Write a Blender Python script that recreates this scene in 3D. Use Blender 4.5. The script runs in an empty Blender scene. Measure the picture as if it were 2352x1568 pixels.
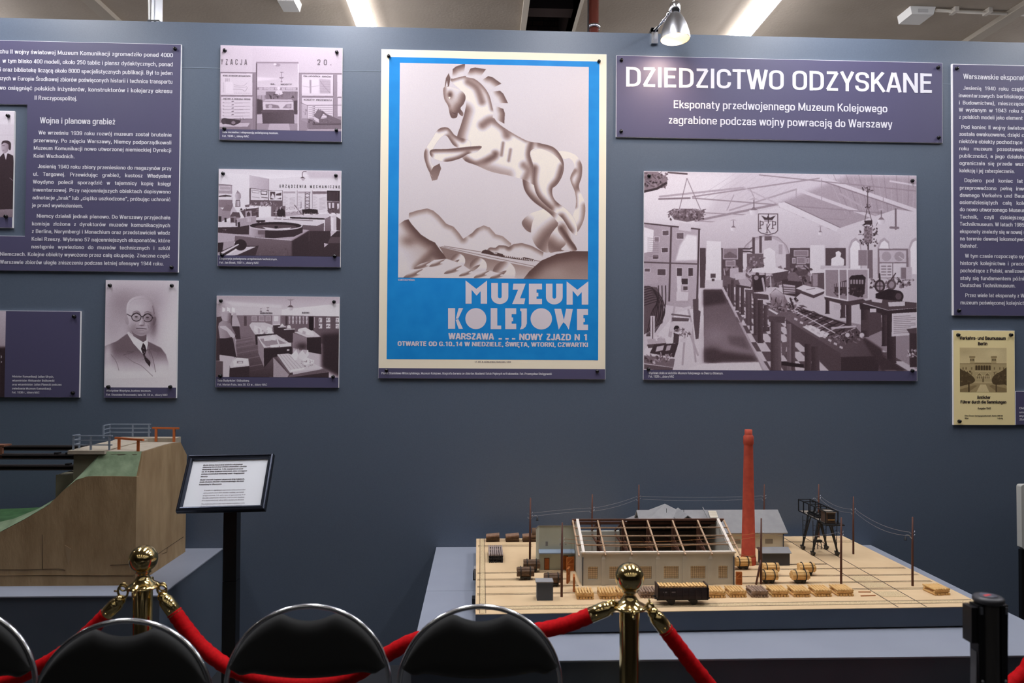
import bpy, math, random
import numpy as np
from mathutils import Vector, Matrix

random.seed(7); np.random.seed(7)
SC = bpy.context.scene
COL = SC.collection
PI = math.pi

# ------------------------------------------------------------------ camera
YAW, PITCH, ROLL, FPX, CH = 0.04170, 0.01716, 0.00607, 1700.0, 1.46
_f = Vector((math.sin(YAW)*math.cos(PITCH), math.cos(YAW)*math.cos(PITCH), math.sin(PITCH)))
_r = Vector((math.cos(YAW), -math.sin(YAW), 0)); _u = _r.cross(_f)
CR = _r*math.cos(ROLL)+_u*math.sin(ROLL); CU = -_r*math.sin(ROLL)+_u*math.cos(ROLL); CF = _f
cam = bpy.data.cameras.new('camera'); cam_o = bpy.data.objects.new('camera', cam); COL.objects.link(cam_o)
cam.sensor_width = 36.0; cam.lens = FPX*36.0/2352.0; cam.clip_start = 0.05
cam_o.matrix_world = Matrix(((CR.x, CU.x, -CF.x, 0), (CR.y, CU.y, -CF.y, 0), (CR.z, CU.z, -CF.z, CH), (0, 0, 0, 1)))
cam.dof.use_dof = True; cam.dof.focus_distance = 3.45; cam.dof.aperture_fstop = 3.2
SC.camera = cam_o

# ------------------------------------------------------------------ world, exposure
w = bpy.data.worlds.new('world'); SC.world = w; w.use_nodes = True
w.node_tree.nodes['Background'].inputs[0].default_value = (0.75, 0.85, 1.0, 1)
w.node_tree.nodes['Background'].inputs[1].default_value = 0.05
vs = SC.view_settings
SC.display_settings.display_device = 'sRGB'
vs.view_transform = 'Standard'; vs.look = 'None'; vs.gamma = 1.0; vs.use_curve_mapping = False
vs.exposure = -0.27
TUBE = 80.0          # fluorescent tube radiance
SPOT_W = 10.0        # clip lamp beam
LIGHTS = [(x, 2.1, 3.4) for x in (-2.3, -0.78, 1.69, 3.4)]+[(0.46, 1.6, 2.9)]+[(x, y0, y0+1.5) for y0 in (3.75, 5.6, 7.4) for x in (-5.6, -3.2, -0.78, 1.69, 4.1, 6.5) if y0 > 4 or abs(x-.5) > 3]  # unseen battens; past the partition and over the plinth added for brightness

def ray(px, py): return CR*(px-1176)+CU*(784-py)+CF*FPX
def atZ(px, py, z):
    d = ray(px, py); return d*((z-CH)/d.z)+Vector((0, 0, CH))
def atY(px, py, y):
    d = ray(px, py); return d*(y/d.y)+Vector((0, 0, CH))
def atX(px, py, x):
    d = ray(px, py); return d*(x/d.x)+Vector((0, 0, CH))

D = 3.514           # the partition wall
WALL_TOP = 3.01
CEIL = 3.55
PED = 0.55          # pedestal tops
ZB = 0.62           # yard board top

# ------------------------------------------------------------------ materials
def lin(c):
    return tuple(((v/255)/12.92 if v/255 <= 0.04045 else ((v/255+0.055)/1.055)**2.4) for v in c)
MATS = {}
def mat(name, rgb, rough=0.6, metal=0.0, noise=None, bump=None, coat=0.0, stretch=None, spec=None, sheen=0):
    if name in MATS: return MATS[name]
    m = bpy.data.materials.new(name); m.use_nodes = True; MATS[name] = m
    nt = m.node_tree; b = nt.nodes['Principled BSDF']
    c = lin(rgb)+(1,)
    b.inputs['Base Color'].default_value = c
    b.inputs['Roughness'].default_value = rough; b.inputs['Metallic'].default_value = metal
    if coat: b.inputs['Coat Weight'].default_value = coat
    if spec is not None: b.inputs['Specular IOR Level'].default_value = spec
    if sheen: b.inputs['Sheen Weight'].default_value = sheen
    if noise or bump:
        tc = nt.nodes.new('ShaderNodeTexCoord'); mp = nt.nodes.new('ShaderNodeMapping')
        nt.links.new(tc.outputs['Object'], mp.inputs[0])
        if stretch: mp.inputs['Scale'].default_value = stretch
    if noise:
        sc, rgb2, det = noise
        n = nt.nodes.new('ShaderNodeTexNoise'); n.inputs['Scale'].default_value = sc; n.inputs['Detail'].default_value = det
        nt.links.new(mp.outputs[0], n.inputs['Vector'])
        rp = nt.nodes.new('ShaderNodeValToRGB'); nt.links.new(n.outputs[0], rp.inputs[0])
        rp.color_ramp.elements[0].position = 0.32; rp.color_ramp.elements[1].position = 0.68
        rp.color_ramp.elements[0].color = lin(rgb2)+(1,); rp.color_ramp.elements[1].color = c
        nt.links.new(rp.outputs[0], b.inputs['Base Color'])
    if bump:
        n2 = nt.nodes.new('ShaderNodeTexNoise'); n2.inputs['Scale'].default_value = bump[0]; n2.inputs['Detail'].default_value = 4
        nt.links.new(mp.outputs[0], n2.inputs['Vector'])
        bp = nt.nodes.new('ShaderNodeBump'); bp.inputs['Strength'].default_value = bump[1]; bp.inputs['Distance'].default_value = bump[2] if len(bump) > 2 else 0.002
        nt.links.new(n2.outputs[0], bp.inputs['Height']); nt.links.new(bp.outputs[0], b.inputs['Normal'])
    return m
def emis(name, rgb, s):
    m = bpy.data.materials.new(name); m.use_nodes = True; MATS[name] = m
    b = m.node_tree.nodes['Principled BSDF']; b.inputs['Base Color'].default_value = lin(rgb)+(1,)
    b.inputs['Emission Color'].default_value = lin(rgb)+(1,); b.inputs['Emission Strength'].default_value = s
    return m
def print_mat():
    if 'photo print' in MATS: return MATS['photo print']
    m = bpy.data.materials.new('photo print'); m.use_nodes = True; MATS['photo print'] = m
    nt = m.node_tree; b = nt.nodes['Principled BSDF']; a = nt.nodes.new('ShaderNodeAttribute'); a.attribute_name = 'print'
    nt.links.new(a.outputs['Color'], b.inputs['Base Color']); b.inputs['Roughness'].default_value = 0.45
    b.inputs['Specular IOR Level'].default_value = 0.25
    return m
def brick_mat(name, c1, c2, cm, scale):
    m = bpy.data.materials.new(name); m.use_nodes = True; nt = m.node_tree; b = nt.nodes['Principled BSDF']
    tc = nt.nodes.new('ShaderNodeTexCoord'); br = nt.nodes.new('ShaderNodeTexBrick')
    mp = nt.nodes.new('ShaderNodeMapping'); mp.inputs['Rotation'].default_value = (PI/2, 0, 0)
    nt.links.new(tc.outputs['Object'], mp.inputs[0]); nt.links.new(mp.outputs[0], br.inputs['Vector'])
    br.inputs['Color1'].default_value = lin(c1)+(1,); br.inputs['Color2'].default_value = lin(c2)+(1,); br.inputs['Mortar'].default_value = lin(cm)+(1,)
    br.inputs['Scale'].default_value = scale; b.inputs['Roughness'].default_value = 0.9
    nt.links.new(br.outputs[0], b.inputs['Base Color']); return m

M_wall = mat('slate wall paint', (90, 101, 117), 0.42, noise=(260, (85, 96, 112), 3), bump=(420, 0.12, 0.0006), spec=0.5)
M_ped = mat('top-lit slate paint', (148, 154, 168), 0.5, noise=(6, (144, 150, 164), 2), spec=0.3)  # plinth tops: slate paint lightened to carry the overhead light
M_side = mat('shaded slate side paint', (86, 96, 110), 0.5, noise=(6, (82, 92, 106), 2), spec=0.3)  # same slate paint with shade put into it, plinth and board sides
M_ceil = mat('stained ceiling plaster', (176, 164, 150), 0.9, noise=(1.3, (154, 142, 128), 6), bump=(60, 0.35, 0.004))
M_floor = mat('grey concrete floor', (168, 162, 156), 0.45, noise=(2.5, (150, 145, 140), 5))
M_room = mat('dark hall wall', (62, 58, 56), 0.9)
M_purple = mat('violet panel print', (84, 80, 110), 0.5, noise=(900, (80, 76, 106), 1), spec=0.4)
M_white = mat('white foam board', (236, 234, 236), 0.6)
M_ink = mat('white lettering', (224, 222, 230), 0.55, spec=0.2)
M_dark = mat('dark lettering', (52, 42, 44), 0.6, spec=0.2)
M_grey = mat('grey lettering', (120, 108, 116), 0.6, spec=0.2)
M_pin = mat('black push pin plastic', (14, 13, 16), 0.25)
M_cream = mat('cream poster paper', (246, 234, 210), 0.55, spec=0.2)
M_blue = mat('bright blue poster ink', (22, 132, 208), 0.5, noise=(14, (28, 140, 214), 2), spec=0.2)
M_lilac = mat('pale lilac poster ink', (218, 208, 216), 0.55, spec=0.2)
M_yellow = mat('yellowed cover paper', (250, 230, 172), 0.55, spec=0.2)
M_black = mat('black powder coat', (17, 17, 19), 0.35)
M_brass = mat('polished brass', (238, 212, 146), 0.12, 1.0)
M_chrome = mat('chromed steel tube', (226, 228, 232), 0.2, 1.0)
M_steel = mat('brushed aluminium', (200, 202, 208), 0.3, 1.0)
M_uph = mat('black upholstery', (17, 18, 18), 0.75, bump=(700, 0.25, 0.0008), sheen=0.15)
M_red = mat('red velvet rope', (208, 6, 18), 0.75, noise=(120, (184, 3, 12), 3), bump=(260, 0.3, 0.001), spec=0.15)
M_sand = mat('sand ground', (222, 194, 154), 0.85, noise=(9, (212, 182, 142), 5), bump=(500, 0.15, 0.0005))
M_ballast = mat('pale ballast', (232, 208, 166), 0.9, noise=(420, (170, 146, 110), 2))
M_rail = mat('dark rail groove', (70, 56, 44), 0.7, noise=(160, (116, 92, 66), 3))
M_rail2 = mat('black crane rail', (46, 38, 36), 0.7)
M_timber = mat('pale pine', (236, 194, 130), 0.65, noise=(40, (220, 174, 108), 3))
M_grey_t = mat('weathered grey timber', (168, 142, 122), 0.8, noise=(60, (138, 112, 94), 3))
M_dark_t = mat('dark stained timber', (112, 86, 64), 0.75, noise=(60, (80, 60, 44), 3))
M_sleep = mat('tarred sleepers', (40, 36, 38), 0.8)
M_sleept = mat('greyed sleeper tops', (158, 142, 138), 0.85)
M_plast = mat('pale grey plaster', (200, 196, 184), 0.8, noise=(12, (188, 184, 172), 4))
M_plastg = mat('greenish grey plaster', (188, 192, 176), 0.8, noise=(10, (178, 182, 166), 4))
M_roof = mat('grey felt roof', (148, 147, 148), 0.85, noise=(25, (138, 137, 139), 3))
M_slate = mat('slate blue paint', (62, 68, 80), 0.7)
M_brown = mat('brown stained beam', (104, 66, 48), 0.7, noise=(50, (86, 54, 40), 3))
M_beamp = mat('pale brown rafter', (190, 158, 128), 0.7, noise=(50, (168, 136, 106), 3))
M_door = mat('orange brown door', (178, 96, 34), 0.6, noise=(50, (158, 82, 28), 3))
M_glass = mat('leaded window pane', (226, 206, 174), 0.4)
M_chim = mat('red chimney paint', (190, 76, 50), 0.75, noise=(38, (168, 60, 40), 4), bump=(200, 0.2, 0.001))
M_int = mat('dark interior', (36, 30, 28), 0.8)
M_iron = mat('black iron', (22, 22, 24), 0.5)
M_wagon = mat('dark brown wagon paint', (54, 36, 34), 0.6, noise=(40, (40, 28, 28), 3))
M_plaster_b = mat('brown fibre board', (172, 146, 110), 0.9, noise=(18, (148, 122, 88), 6), bump=(90, 0.5, 0.003), stretch=(1, 1, 0.35))
M_green = mat('grass green paint', (134, 152, 122), 0.85, noise=(22, (108, 126, 98), 5), bump=(70, 0.4, 0.002))
M_green2 = mat('dark grass green paint', (70, 112, 68), 0.85, noise=(26, (54, 90, 54), 5), bump=(60, 0.5, 0.003))
M_conc = mat('beige model concrete', (168, 158, 142), 0.85, noise=(30, (156, 146, 130), 4))
M_olive = mat('olive grey abutment', (112, 108, 90), 0.85, noise=(14, (100, 96, 78), 4))
M_railb = mat('blue grey model railing', (128, 138, 152), 0.5)
M_orange = mat('orange brown barrier', (186, 96, 44), 0.6)
M_wire = mat('thin grey wire', (150, 146, 148), 0.5)
M_wirec = mat('copper wire', (190, 128, 70), 0.5)
M_pole = mat('brown pole', (92, 54, 42), 0.7)
M_frame = mat('dark silver frame', (62, 66, 78), 0.28, 0.75)
M_paper = mat('white paper', (228, 230, 236), 0.5)
M_boxw = mat('white plastic box', (226, 224, 220), 0.5)
M_conduit = mat('cream conduit', (206, 198, 186), 0.6)
M_pipe = mat('red brown pipe', (120, 62, 52), 0.2, 0.3)
M_shade_in = mat('white lamp lining', (244, 238, 228), 0.5)
M_redlab = mat('red sticker', (206, 60, 70), 0.5)
M_tube = emis('lit fluorescent diffuser', (250, 250, 255), TUBE)
M_tube_side = emis('fluorescent diffuser side', (250, 250, 255), TUBE*0.10)
M_dim = emis('dim added diffuser', (250, 246, 240), 5.0)
M_bulb = emis('lit warm bulb', (255, 226, 190), 5.0)

# ------------------------------------------------------------------ mesh builder
class MB:
    def __init__(s): s.v = []; s.f = []; s.m = []; s.sm = []
    def add(s, vs_, fs, mi=0, smooth=False):
        o = len(s.v); s.v += [tuple(v) for v in vs_]
        for f in fs: s.f.append(tuple(i+o for i in f)); s.m.append(mi); s.sm.append(smooth)
        return s
    def box(s, x0, x1, y0, y1, z0, z1, mi=0, M=None):
        vs_ = [Vector((x, y, z)) for z in (z0, z1) for y in (y0, y1) for x in (x0, x1)]
        if M: vs_ = [M @ v for v in vs_]
        return s.add(vs_, [(0, 2, 3, 1), (4, 5, 7, 6), (0, 1, 5, 4), (2, 6, 7, 3), (0, 4, 6, 2), (1, 3, 7, 5)], mi)
    def bar(s, a, b, w, h=None, mi=0, up=(0, 0, 1)):
        a = Vector(a); b = Vector(b); h = h or w; d = (b-a)
        L = d.length; d = d/L; x = d.cross(Vector(up))
        if x.length < 1e-5: x = d.cross(Vector((0, 1, 0)))
        x.normalize(); u = x.cross(d)
        vs_ = [p+x*(sx*w/2)+u*(su*h/2) for p in (a, b) for su in (-1, 1) for sx in (-1, 1)]
        return s.add(vs_, [(0, 1, 3, 2), (4, 6, 7, 5), (0, 4, 5, 1), (2, 3, 7, 6), (0, 2, 6, 4), (1, 5, 7, 3)], mi)
    def prism(s, pts, vec, mi=0, mside=None):
        n = len(pts); v = Vector(vec); P = [Vector(p) for p in pts]
        fs = [tuple(range(n)), tuple(range(2*n-1, n-1, -1))]
        s.add(P+[p+v for p in P], fs, mi)
        o = len(s.v)-2*n
        for i in range(n):
            j = (i+1) % n; s.f.append((o+i, o+n+i, o+n+j, o+j)); s.m.append(mi if mside is None else mside); s.sm.append(False)
        return s
    def tube(s, pts, r, n=8, closed=False, mi=0, caps=True):
        P = [Vector(p) for p in pts]; k = len(P)
        rr = r if hasattr(r, '__len__') else [r]*k
        T = []
        for i in range(k):
            if closed: t = P[(i+1) % k]-P[i-1]
            else: t = P[min(i+1, k-1)]-P[max(i-1, 0)]
            T.append(t.normalized())
        a = T[0].cross(Vector((0, 0, 1)))
        if a.length < 1e-3: a = T[0].cross(Vector((0, 1, 0)))
        a.normalize(); vs_ = []
        for i in range(k):
            a = (a-T[i]*a.dot(T[i])).normalized(); b = T[i].cross(a)
            for j in range(n):
                q = 2*PI*j/n; vs_.append(P[i]+(a*math.cos(q)+b*math.sin(q))*rr[i])
        fs = []
        for i in range(k if closed else k-1):
            i2 = (i+1) % k
            for j in range(n): fs.append((i*n+j, i*n+(j+1) % n, i2*n+(j+1) % n, i2*n+j))
        s.add(vs_, fs, mi, True)
        if caps and not closed:
            o = len(s.v)-k*n
            s.f += [tuple(o+j for j in range(n-1, -1, -1)), tuple(o+(k-1)*n+j for j in range(n))]; s.m += [mi]*2; s.sm += [False]*2
        return s
    def lathe(s, prof, n=32, M=None, mi=0, smooth=True):
        vs_ = []; fs = []
        for (r, z) in prof:
            for j in range(n):
                q = 2*PI*j/n; v = Vector((r*math.cos(q), r*math.sin(q), z)); vs_.append(M @ v if M else v)
        for i in range(len(prof)-1):
            for j in range(n): fs.append((i*n+j, i*n+(j+1) % n, (i+1)*n+(j+1) % n, (i+1)*n+j))
        return s.add(vs_, fs, mi, smooth)
    def cyl(s, a, b, r, n=16, mi=0, r2=None):
        return s.tube([a, b], [r, r if r2 is None else r2], n, mi=mi)
    def ball(s, c, r, n=16, mi=0):
        pr = [(max(1e-5, r*math.sin(PI*i/(n//2))), -r*math.cos(PI*i/(n//2))) for i in range(n//2+1)]
        return s.lathe(pr, n, Matrix.Translation(Vector(c)), mi)
    def build(s, name, mats, parent=None, origin=None):
        """geometry is given in world coordinates; stored relative to the parent's (or the given) origin"""
        me = bpy.data.meshes.new(name); o = Vector((0, 0, 0))
        if parent: o = world_of(parent)
        elif origin is not None: o = Vector(origin)
        me.from_pydata([(v[0]-o.x, v[1]-o.y, v[2]-o.z) for v in s.v], [], s.f)
        for m in (mats if isinstance(mats, (list, tuple)) else [mats]): me.materials.append(m)
        me.polygons.foreach_set('material_index', s.m); me.polygons.foreach_set('use_smooth', s.sm)
        me.update()
        ob = bpy.data.objects.new(name, me); COL.objects.link(ob)
        if parent: ob.parent = parent
        else: ob.location = o
        return ob
def world_of(p):
    v = Vector(p.location)
    while p.parent: p = p.parent; v += Vector(p.location)
    return v
def tag(o, label, cat, group=None):
    o['label'] = label; o['category'] = cat
    if group: o['group'] = group
    return o
def thing(name, label, cat, loc=(0, 0, 0), group=None, rz=0):
    o = bpy.data.objects.new(name, None); COL.objects.link(o); o.location = loc; o.rotation_euler = (0, 0, rz); o.empty_display_size = 0.05
    return tag(o, label, cat, group)
def copy_tree(o, parent=None):
    c = o.copy(); COL.objects.link(c)
    if parent: c.parent = parent
    for ch in list(o.children): copy_tree(ch, c)
    return c
def struct(mb, name, m):
    o = mb.build(name, m); o['kind'] = 'structure'; return o
def lerp(a, b, t): return a+(b-a)*t
def smooth_path(pts, k=8):
    P = [Vector(p) for p in pts]; out = []
    for i in range(len(P)-1):
        p0 = P[max(i-1, 0)]; p1 = P[i]; p2 = P[i+1]; p3 = P[min(i+2, len(P)-1)]
        for j in range(k):
            t = j/k; out.append(0.5*((2*p1)+(p2-p0)*t+(2*p0-5*p1+4*p2-p3)*t*t+(3*p1-p0-3*p2+p3)*t**3))
    out.append(P[-1]); return out

# ------------------------------------------------------------------ lettering: a narrow stroke alphabet drawn as ribbons (cap height 1)
def _fil(p, r, closed):
    if r <= 0: return p
    out = []; n = len(p)
    for i in range(n):
        if not closed and i in (0, n-1): out.append(p[i]); continue
        a, b, c = Vector(p[i-1]), Vector(p[i]), Vector(p[(i+1) % n]); u = a-b; v = c-b
        k = min(r, u.length*(0.5 if closed or i > 1 else 0.9), v.length*(0.5 if closed or i < n-2 else 0.9)); s = b+u.normalized()*k; e = b+v.normalized()*k
        for j in range(6):
            t = j/5; out.append(tuple(s*(1-t)**2*0.86/((1-t)**2*0.86+2*t*(1-t)*0.78+t*t*0.86)+b*2*t*(1-t)*0.78/((1-t)**2*0.86+2*t*(1-t)*0.78+t*t*0.86)+e*t*t*0.86/((1-t)**2*0.86+2*t*(1-t)*0.78+t*t*0.86)))
    return out
def _rib(p, h, closed):
    q = [p[0]]
    for a in p[1:]:
        if (Vector(a)-Vector(q[-1])).length > 1e-4: q.append(a)
    p = q; n = len(p); vs_ = []; fs = []
    for i in range(n):
        b = Vector(p[i])
        d1 = (b-Vector(p[i-1])).normalized() if (closed or i > 0) else None
        d2 = (Vector(p[(i+1) % n])-b).normalized() if (closed or i < n-1) else None
        d1 = d1 or d2; d2 = d2 or d1; n1 = Vector((-d1.y, d1.x)); n2 = Vector((-d2.y, d2.x)); m = n1+n2
        if m.length < 0.2: m = n1
        m.normalize(); k = h/max(0.45, m.dot(n1)); vs_ += [tuple(b+m*k), tuple(b-m*k)]
    for i in range(n if closed else n-1):
        j = (i+1) % n; fs.append((2*i, 2*i+1, 2*j+1, 2*j))
    return vs_, fs
_o = lambda x0, x1, y0, y1: ([(x0, (y0+y1)/2), (x0, y1), (x1, y1), (x1, y0), (x0, y0)], 1, .22)
def _l(*p): return (list(p), 0, 0)
def _c(r, *p): return (list(p), 0, r)
_st = lambda x, y0=0, y1=1: _l((x, y0), (x, y1))
def _font():
    F = {}; T, B, t, b = .925, .075, .655, .07
    def g(ch, adv, *s): F[ch] = (list(s), adv)
    g('A', .60, _l((.05, 0), (.27, 1)), _l((.55, 0), (.33, 1)), _l((.13, .29), (.47, .29)))
    g('B', .60, _st(.09), _c(.2, (.09, T), (.48, T), (.48, .53), (.09, .53)), _c(.22, (.09, .53), (.51, .53), (.51, B), (.09, B)))
    g('C', .58, _c(.24, (.51, .67), (.51, T), (.08, T), (.08, B), (.51, B), (.51, .33)))
    g('D', .61, _st(.09), _c(.26, (.09, T), (.53, T), (.53, B), (.09, B)))
    g('E', .53, _st(.09), _l((.09, T), (.49, T)), _l((.09, .53), (.45, .53)), _l((.09, B), (.49, B)))
    g('F', .50, _st(.09), _l((.09, T), (.48, T)), _l((.09, .5), (.43, .5)))
    g('G', .61, _c(.24, (.52, .69), (.52, T), (.08, T), (.08, B), (.52, B), (.52, .47)), _l((.3, .45), (.59, .45)))
    g('H', .63, _st(.09), _st(.54), _l((.09, .53), (.54, .53))); g('I', .19, _st(.09))
    g('J', .45, _c(.2, (.36, 1), (.36, B), (.06, B), (.06, .27))); g('K', .59, _st(.09), _l((.51, 1), (.12, .42)), _l((.23, .58), (.55, 0)))
    g('L', .48, _st(.09), _l((.09, B), (.46, B))); g('M', .76, _st(.09), _st(.67), _l((.1, .93), (.36, .1)), _l((.66, .93), (.40, .1)))
    g('N', .64, _st(.09), _st(.55), _l((.1, .95), (.54, .05))); F['O'] = ([([(.08, .5), (.08, T), (.53, T), (.53, B), (.08, B)], 1, .24)], .62)
    g('P', .57, _st(.09), _c(.22, (.09, T), (.51, T), (.51, .44), (.09, .44))); F['Q'] = (F['O'][0]+[_l((.36, .22), (.58, -.03))], .62)
    g('R', .60, _st(.09), _c(.22, (.09, T), (.50, T), (.50, .47), (.09, .47)), _l((.3, .47), (.53, 0)))
    g('S', .56, _c(.22, (.49, .7), (.49, T), (.07, T), (.07, .53), (.49, .49), (.49, B), (.06, B), (.06, .3)))
    g('T', .52, _st(.26), _l((.0, T), (.52, T))); g('U', .62, _c(.24, (.09, 1), (.09, B), (.53, B), (.53, 1)))
    g('V', .56, _l((.05, 1), (.26, 0)), _l((.51, 1), (.30, 0))); g('W', .82, _l((.05, 1), (.22, 0)), _l((.40, 1), (.24, 0)), _l((.42, 1), (.58, 0)), _l((.77, 1), (.60, 0)))
    g('X', .56, _l((.05, 1), (.51, 0)), _l((.51, 1), (.05, 0))); g('Y', .55, _l((.05, 1), (.275, .42)), _l((.50, 1), (.275, .42)), _st(.275, 0, .46))
    g('Z', .54, _l((.05, T), (.48, T)), _l((.46, T), (.08, B)), _l((.05, B), (.50, B)))
    bowl = _c(.17, (.08, t), (.43, t), (.43, b), (.08, b)); bowlr = _c(.17, (.42, t), (.07, t), (.07, b), (.42, b))
    g('a', .49, _c(.15, (.08, .51), (.08, t), (.40, t), (.40, 0)), ([(.40, .4), (.07, .4), (.07, b), (.40, b)], 0, .13))
    g('b', .51, _st(.08), bowl); g('c', .47, _c(.17, (.41, .49), (.41, t), (.07, t), (.07, b), (.41, b), (.41, .23))); g('d', .51, _st(.42), bowlr)
    g('e', .49, _l((.07, .35), (.42, .35)), _c(.17, (.42, .32), (.42, t), (.07, t), (.07, b), (.41, b), (.41, .20)))
    g('f', .32, _c(.12, (.13, 0), (.13, .93), (.33, .93)), _l((.01, t), (.30, t))); g('g', .51, bowlr, _c(.14, (.42, .72), (.42, -.21), (.09, -.21), (.09, -.12)))
    g('h', .50, _st(.08), _c(.15, (.08, t), (.41, t), (.41, 0))); g('i', .20, _st(.09, 0, .72), _st(.09, .83, .98)); g('j', .20, _c(.1, (.10, .72), (.10, -.21), (-.04, -.21)), _st(.10, .83, .98))
    g('k', .47, _st(.08), _l((.40, .72), (.11, .3)), _l((.19, .43), (.43, 0))); g('l', .20, _st(.09)); g('m', .76, _st(.08, 0, .72), _c(.13, (.08, t), (.38, t), (.38, 0)), _c(.13, (.38, t), (.67, t), (.67, 0)))
    g('n', .50, _st(.08, 0, .72), _c(.15, (.08, t), (.41, t), (.41, 0))); F['o'] = ([([(.07, .36), (.07, t), (.43, t), (.43, b), (.07, b)], 1, .19)], .50)
    g('p', .51, _st(.08, -.26, .72), bowl); g('q', .51, _st(.42, -.26, .72), bowlr); g('r', .34, _st(.08, 0, .72), _c(.12, (.08, .5), (.1, t), (.33, t)))
    g('s', .45, _c(.14, (.38, .52), (.38, t), (.06, t), (.06, .38), (.39, .34), (.39, b), (.05, b), (.05, .2))); g('t', .33, _c(.1, (.13, .92), (.13, b), (.32, b)), _l((.01, t), (.31, t)))
    g('u', .50, _c(.15, (.08, .72), (.08, b), (.41, b)), _st(.41, 0, .72)); g('v', .45, _l((.05, .72), (.21, 0)), _l((.41, .72), (.25, 0)))
    g('w', .68, _l((.05, .72), (.18, 0)), _l((.33, .72), (.20, 0)), _l((.35, .72), (.48, 0)), _l((.63, .72), (.50, 0))); g('x', .45, _l((.05, .72), (.41, 0)), _l((.41, .72), (.05, 0)))
    g('y', .45, _l((.05, .72), (.23, .02)), _c(.1, (.41, .72), (.21, -.2), (.08, -.2))); g('z', .43, _l((.05, t), (.39, t)), _l((.36, t), (.09, b)), _l((.05, b), (.40, b)))
    F['0'] = ([([(.07, .5), (.07, T), (.45, T), (.45, B), (.07, B)], 1, .2)], .52); g('1', .52, _st(.31), _l((.08, .76), (.31, .94)))
    g('2', .52, _c(.2, (.07, .68), (.07, T), (.45, T), (.45, .52), (.07, B)), _l((.05, B), (.47, B))); g('3', .52, _c(.18, (.07, .74), (.07, T), (.44, T), (.44, .53), (.2, .53)), _c(.2, (.2, .53), (.45, .53), (.45, B), (.06, B), (.06, .28)))
    g('4', .52, _st(.37), _l((.35, .98), (.06, .27)), _l((.02, .24), (.50, .24))); g('5', .52, _l((.46, T), (.11, T)), _l((.11, T), (.08, .5)), _c(.2, (.08, .58), (.45, .58), (.45, B), (.06, B), (.06, .26)))
    g('6', .52, _c(.2, (.44, .74), (.44, T), (.07, T), (.07, B), (.45, B), (.45, .57), (.07, .57))); g('7', .52, _l((.05, T), (.47, T)), _l((.45, T), (.2, 0)))
    F['8'] = ([([(.26, T), (.44, T), (.44, .53), (.08, .53), (.08, T)], 1, .17), ([(.26, .53), (.45, .53), (.45, B), (.07, B), (.07, .53)], 1, .18)], .52); g('9', .52, _c(.2, (.08, .26), (.08, B), (.45, B), (.45, T), (.07, T), (.07, .43), (.45, .43)))
    g('.', .20, _st(.1, 0, .16)); g(',', .20, _l((.12, .16), (.12, .02), (.06, -.16))); g('-', .30, _l((.03, .38), (.27, .38))); g(':', .2, _st(.1, 0, .16), _st(.1, .5, .66))
    g('„', .36, _l((.12, .16), (.12, .02), (.06, -.16)), _l((.28, .16), (.28, .02), (.22, -.16))); g('”', .36, _l((.12, 1), (.12, .86), (.06, .7)), _l((.28, 1), (.28, .86), (.22, .7)))
    g('(', .28, _c(.2, (.24, 1.03), (.09, .8), (.09, .1), (.24, -.15))); g(')', .28, _c(.2, (.04, 1.03), (.19, .8), (.19, .1), (.04, -.15))); g('_', .44, _l((.02, .07), (.42, .07)))
    ac = lambda x, y: _l((x-.04, y), (x+.07, y+.17)); dt = lambda x, y: _st(x, y, y+.15); og = lambda x: _c(.06, (x, .02), (x-.1, -.12), (x-.03, -.22), (x+.06, -.2))
    for n, base, ex in (('ą', 'a', og(.40)), ('ć', 'c', ac(.25, .82)), ('ę', 'e', og(.38)), ('ń', 'n', ac(.25, .82)), ('ó', 'o', ac(.25, .82)), ('ś', 's', ac(.22, .82)), ('ź', 'z', ac(.22, .82)), ('ż', 'z', dt(.22, .82)),
      ('Ą', 'A', og(.53)), ('Ć', 'C', ac(.3, 1.08)), ('Ę', 'E', og(.44)), ('Ń', 'N', ac(.32, 1.08)), ('Ó', 'O', ac(.3, 1.08)), ('Ś', 'S', ac(.28, 1.08)), ('Ż', 'Z', dt(.28, 1.08)), ('ł', 'l', _l((-.04, .42), (.22, .62))), ('Ł', 'L', _l((-.05, .4), (.3, .64)))):
        F[n] = (F[base][0]+[ex], F[base][1])
    F['ü'] = (F['u'][0]+[dt(.14, .82), dt(.36, .82)], F['u'][1]); F['ö'] = (F['o'][0]+[dt(.14, .82), dt(.36, .82)], F['o'][1])
    return F
FONT = _font(); GL = {}
def glyph(ch, bold):
    key = (ch, bold)
    if key not in GL:
        v, f = [], []
        st, adv = FONT[ch]
        for i, (p, closed, r) in enumerate(st):
            a, q = _rib(_fil(p, r, closed), bold, closed); o = len(v); v += [(x, y, i*0.0003) for x, y in a]; f += [tuple(i+o for i in x) for x in q]
        GL[key] = (v, f, adv+0.055+max(0, bold-.075)*.6)
    return GL[key]
def text(mb, s, P0, width, cap, mi=0, bold=0.075, xd=Vector((1, 0, 0)), zd=Vector((0, 0, 1)), fit=None, shear=0.0, lo=1.0, hi=1.32, sp0=0.26):
    """line of text from P0 along xd, filling width; cap = cap height"""
    nd = xd.cross(zd); sy = cap; ink = sum(glyph(c, bold)[2] for c in s if c != ' '); nsp = s.count(' ')
    if fit or nsp == 0: sx = width/(ink+sp0*nsp); sp = sp0*sx
    else:
        sx = min(max(width/(ink+0.3*nsp), lo*sy), hi*sy); sp = (width-ink*sx)/nsp
        if sp < 0.12*sy: sx = width/(ink+0.2*nsp); sp = 0.2*sx
    x = 0.0
    for c in s:
        if c == ' ': x += sp; continue
        v, f, a = glyph(c, bold)
        mb.add([P0+xd*(x+px*sx+py*sy*shear)+zd*(py*sy)+nd*pz for px, py, pz in v], f, mi)
        x += a*sx
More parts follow.
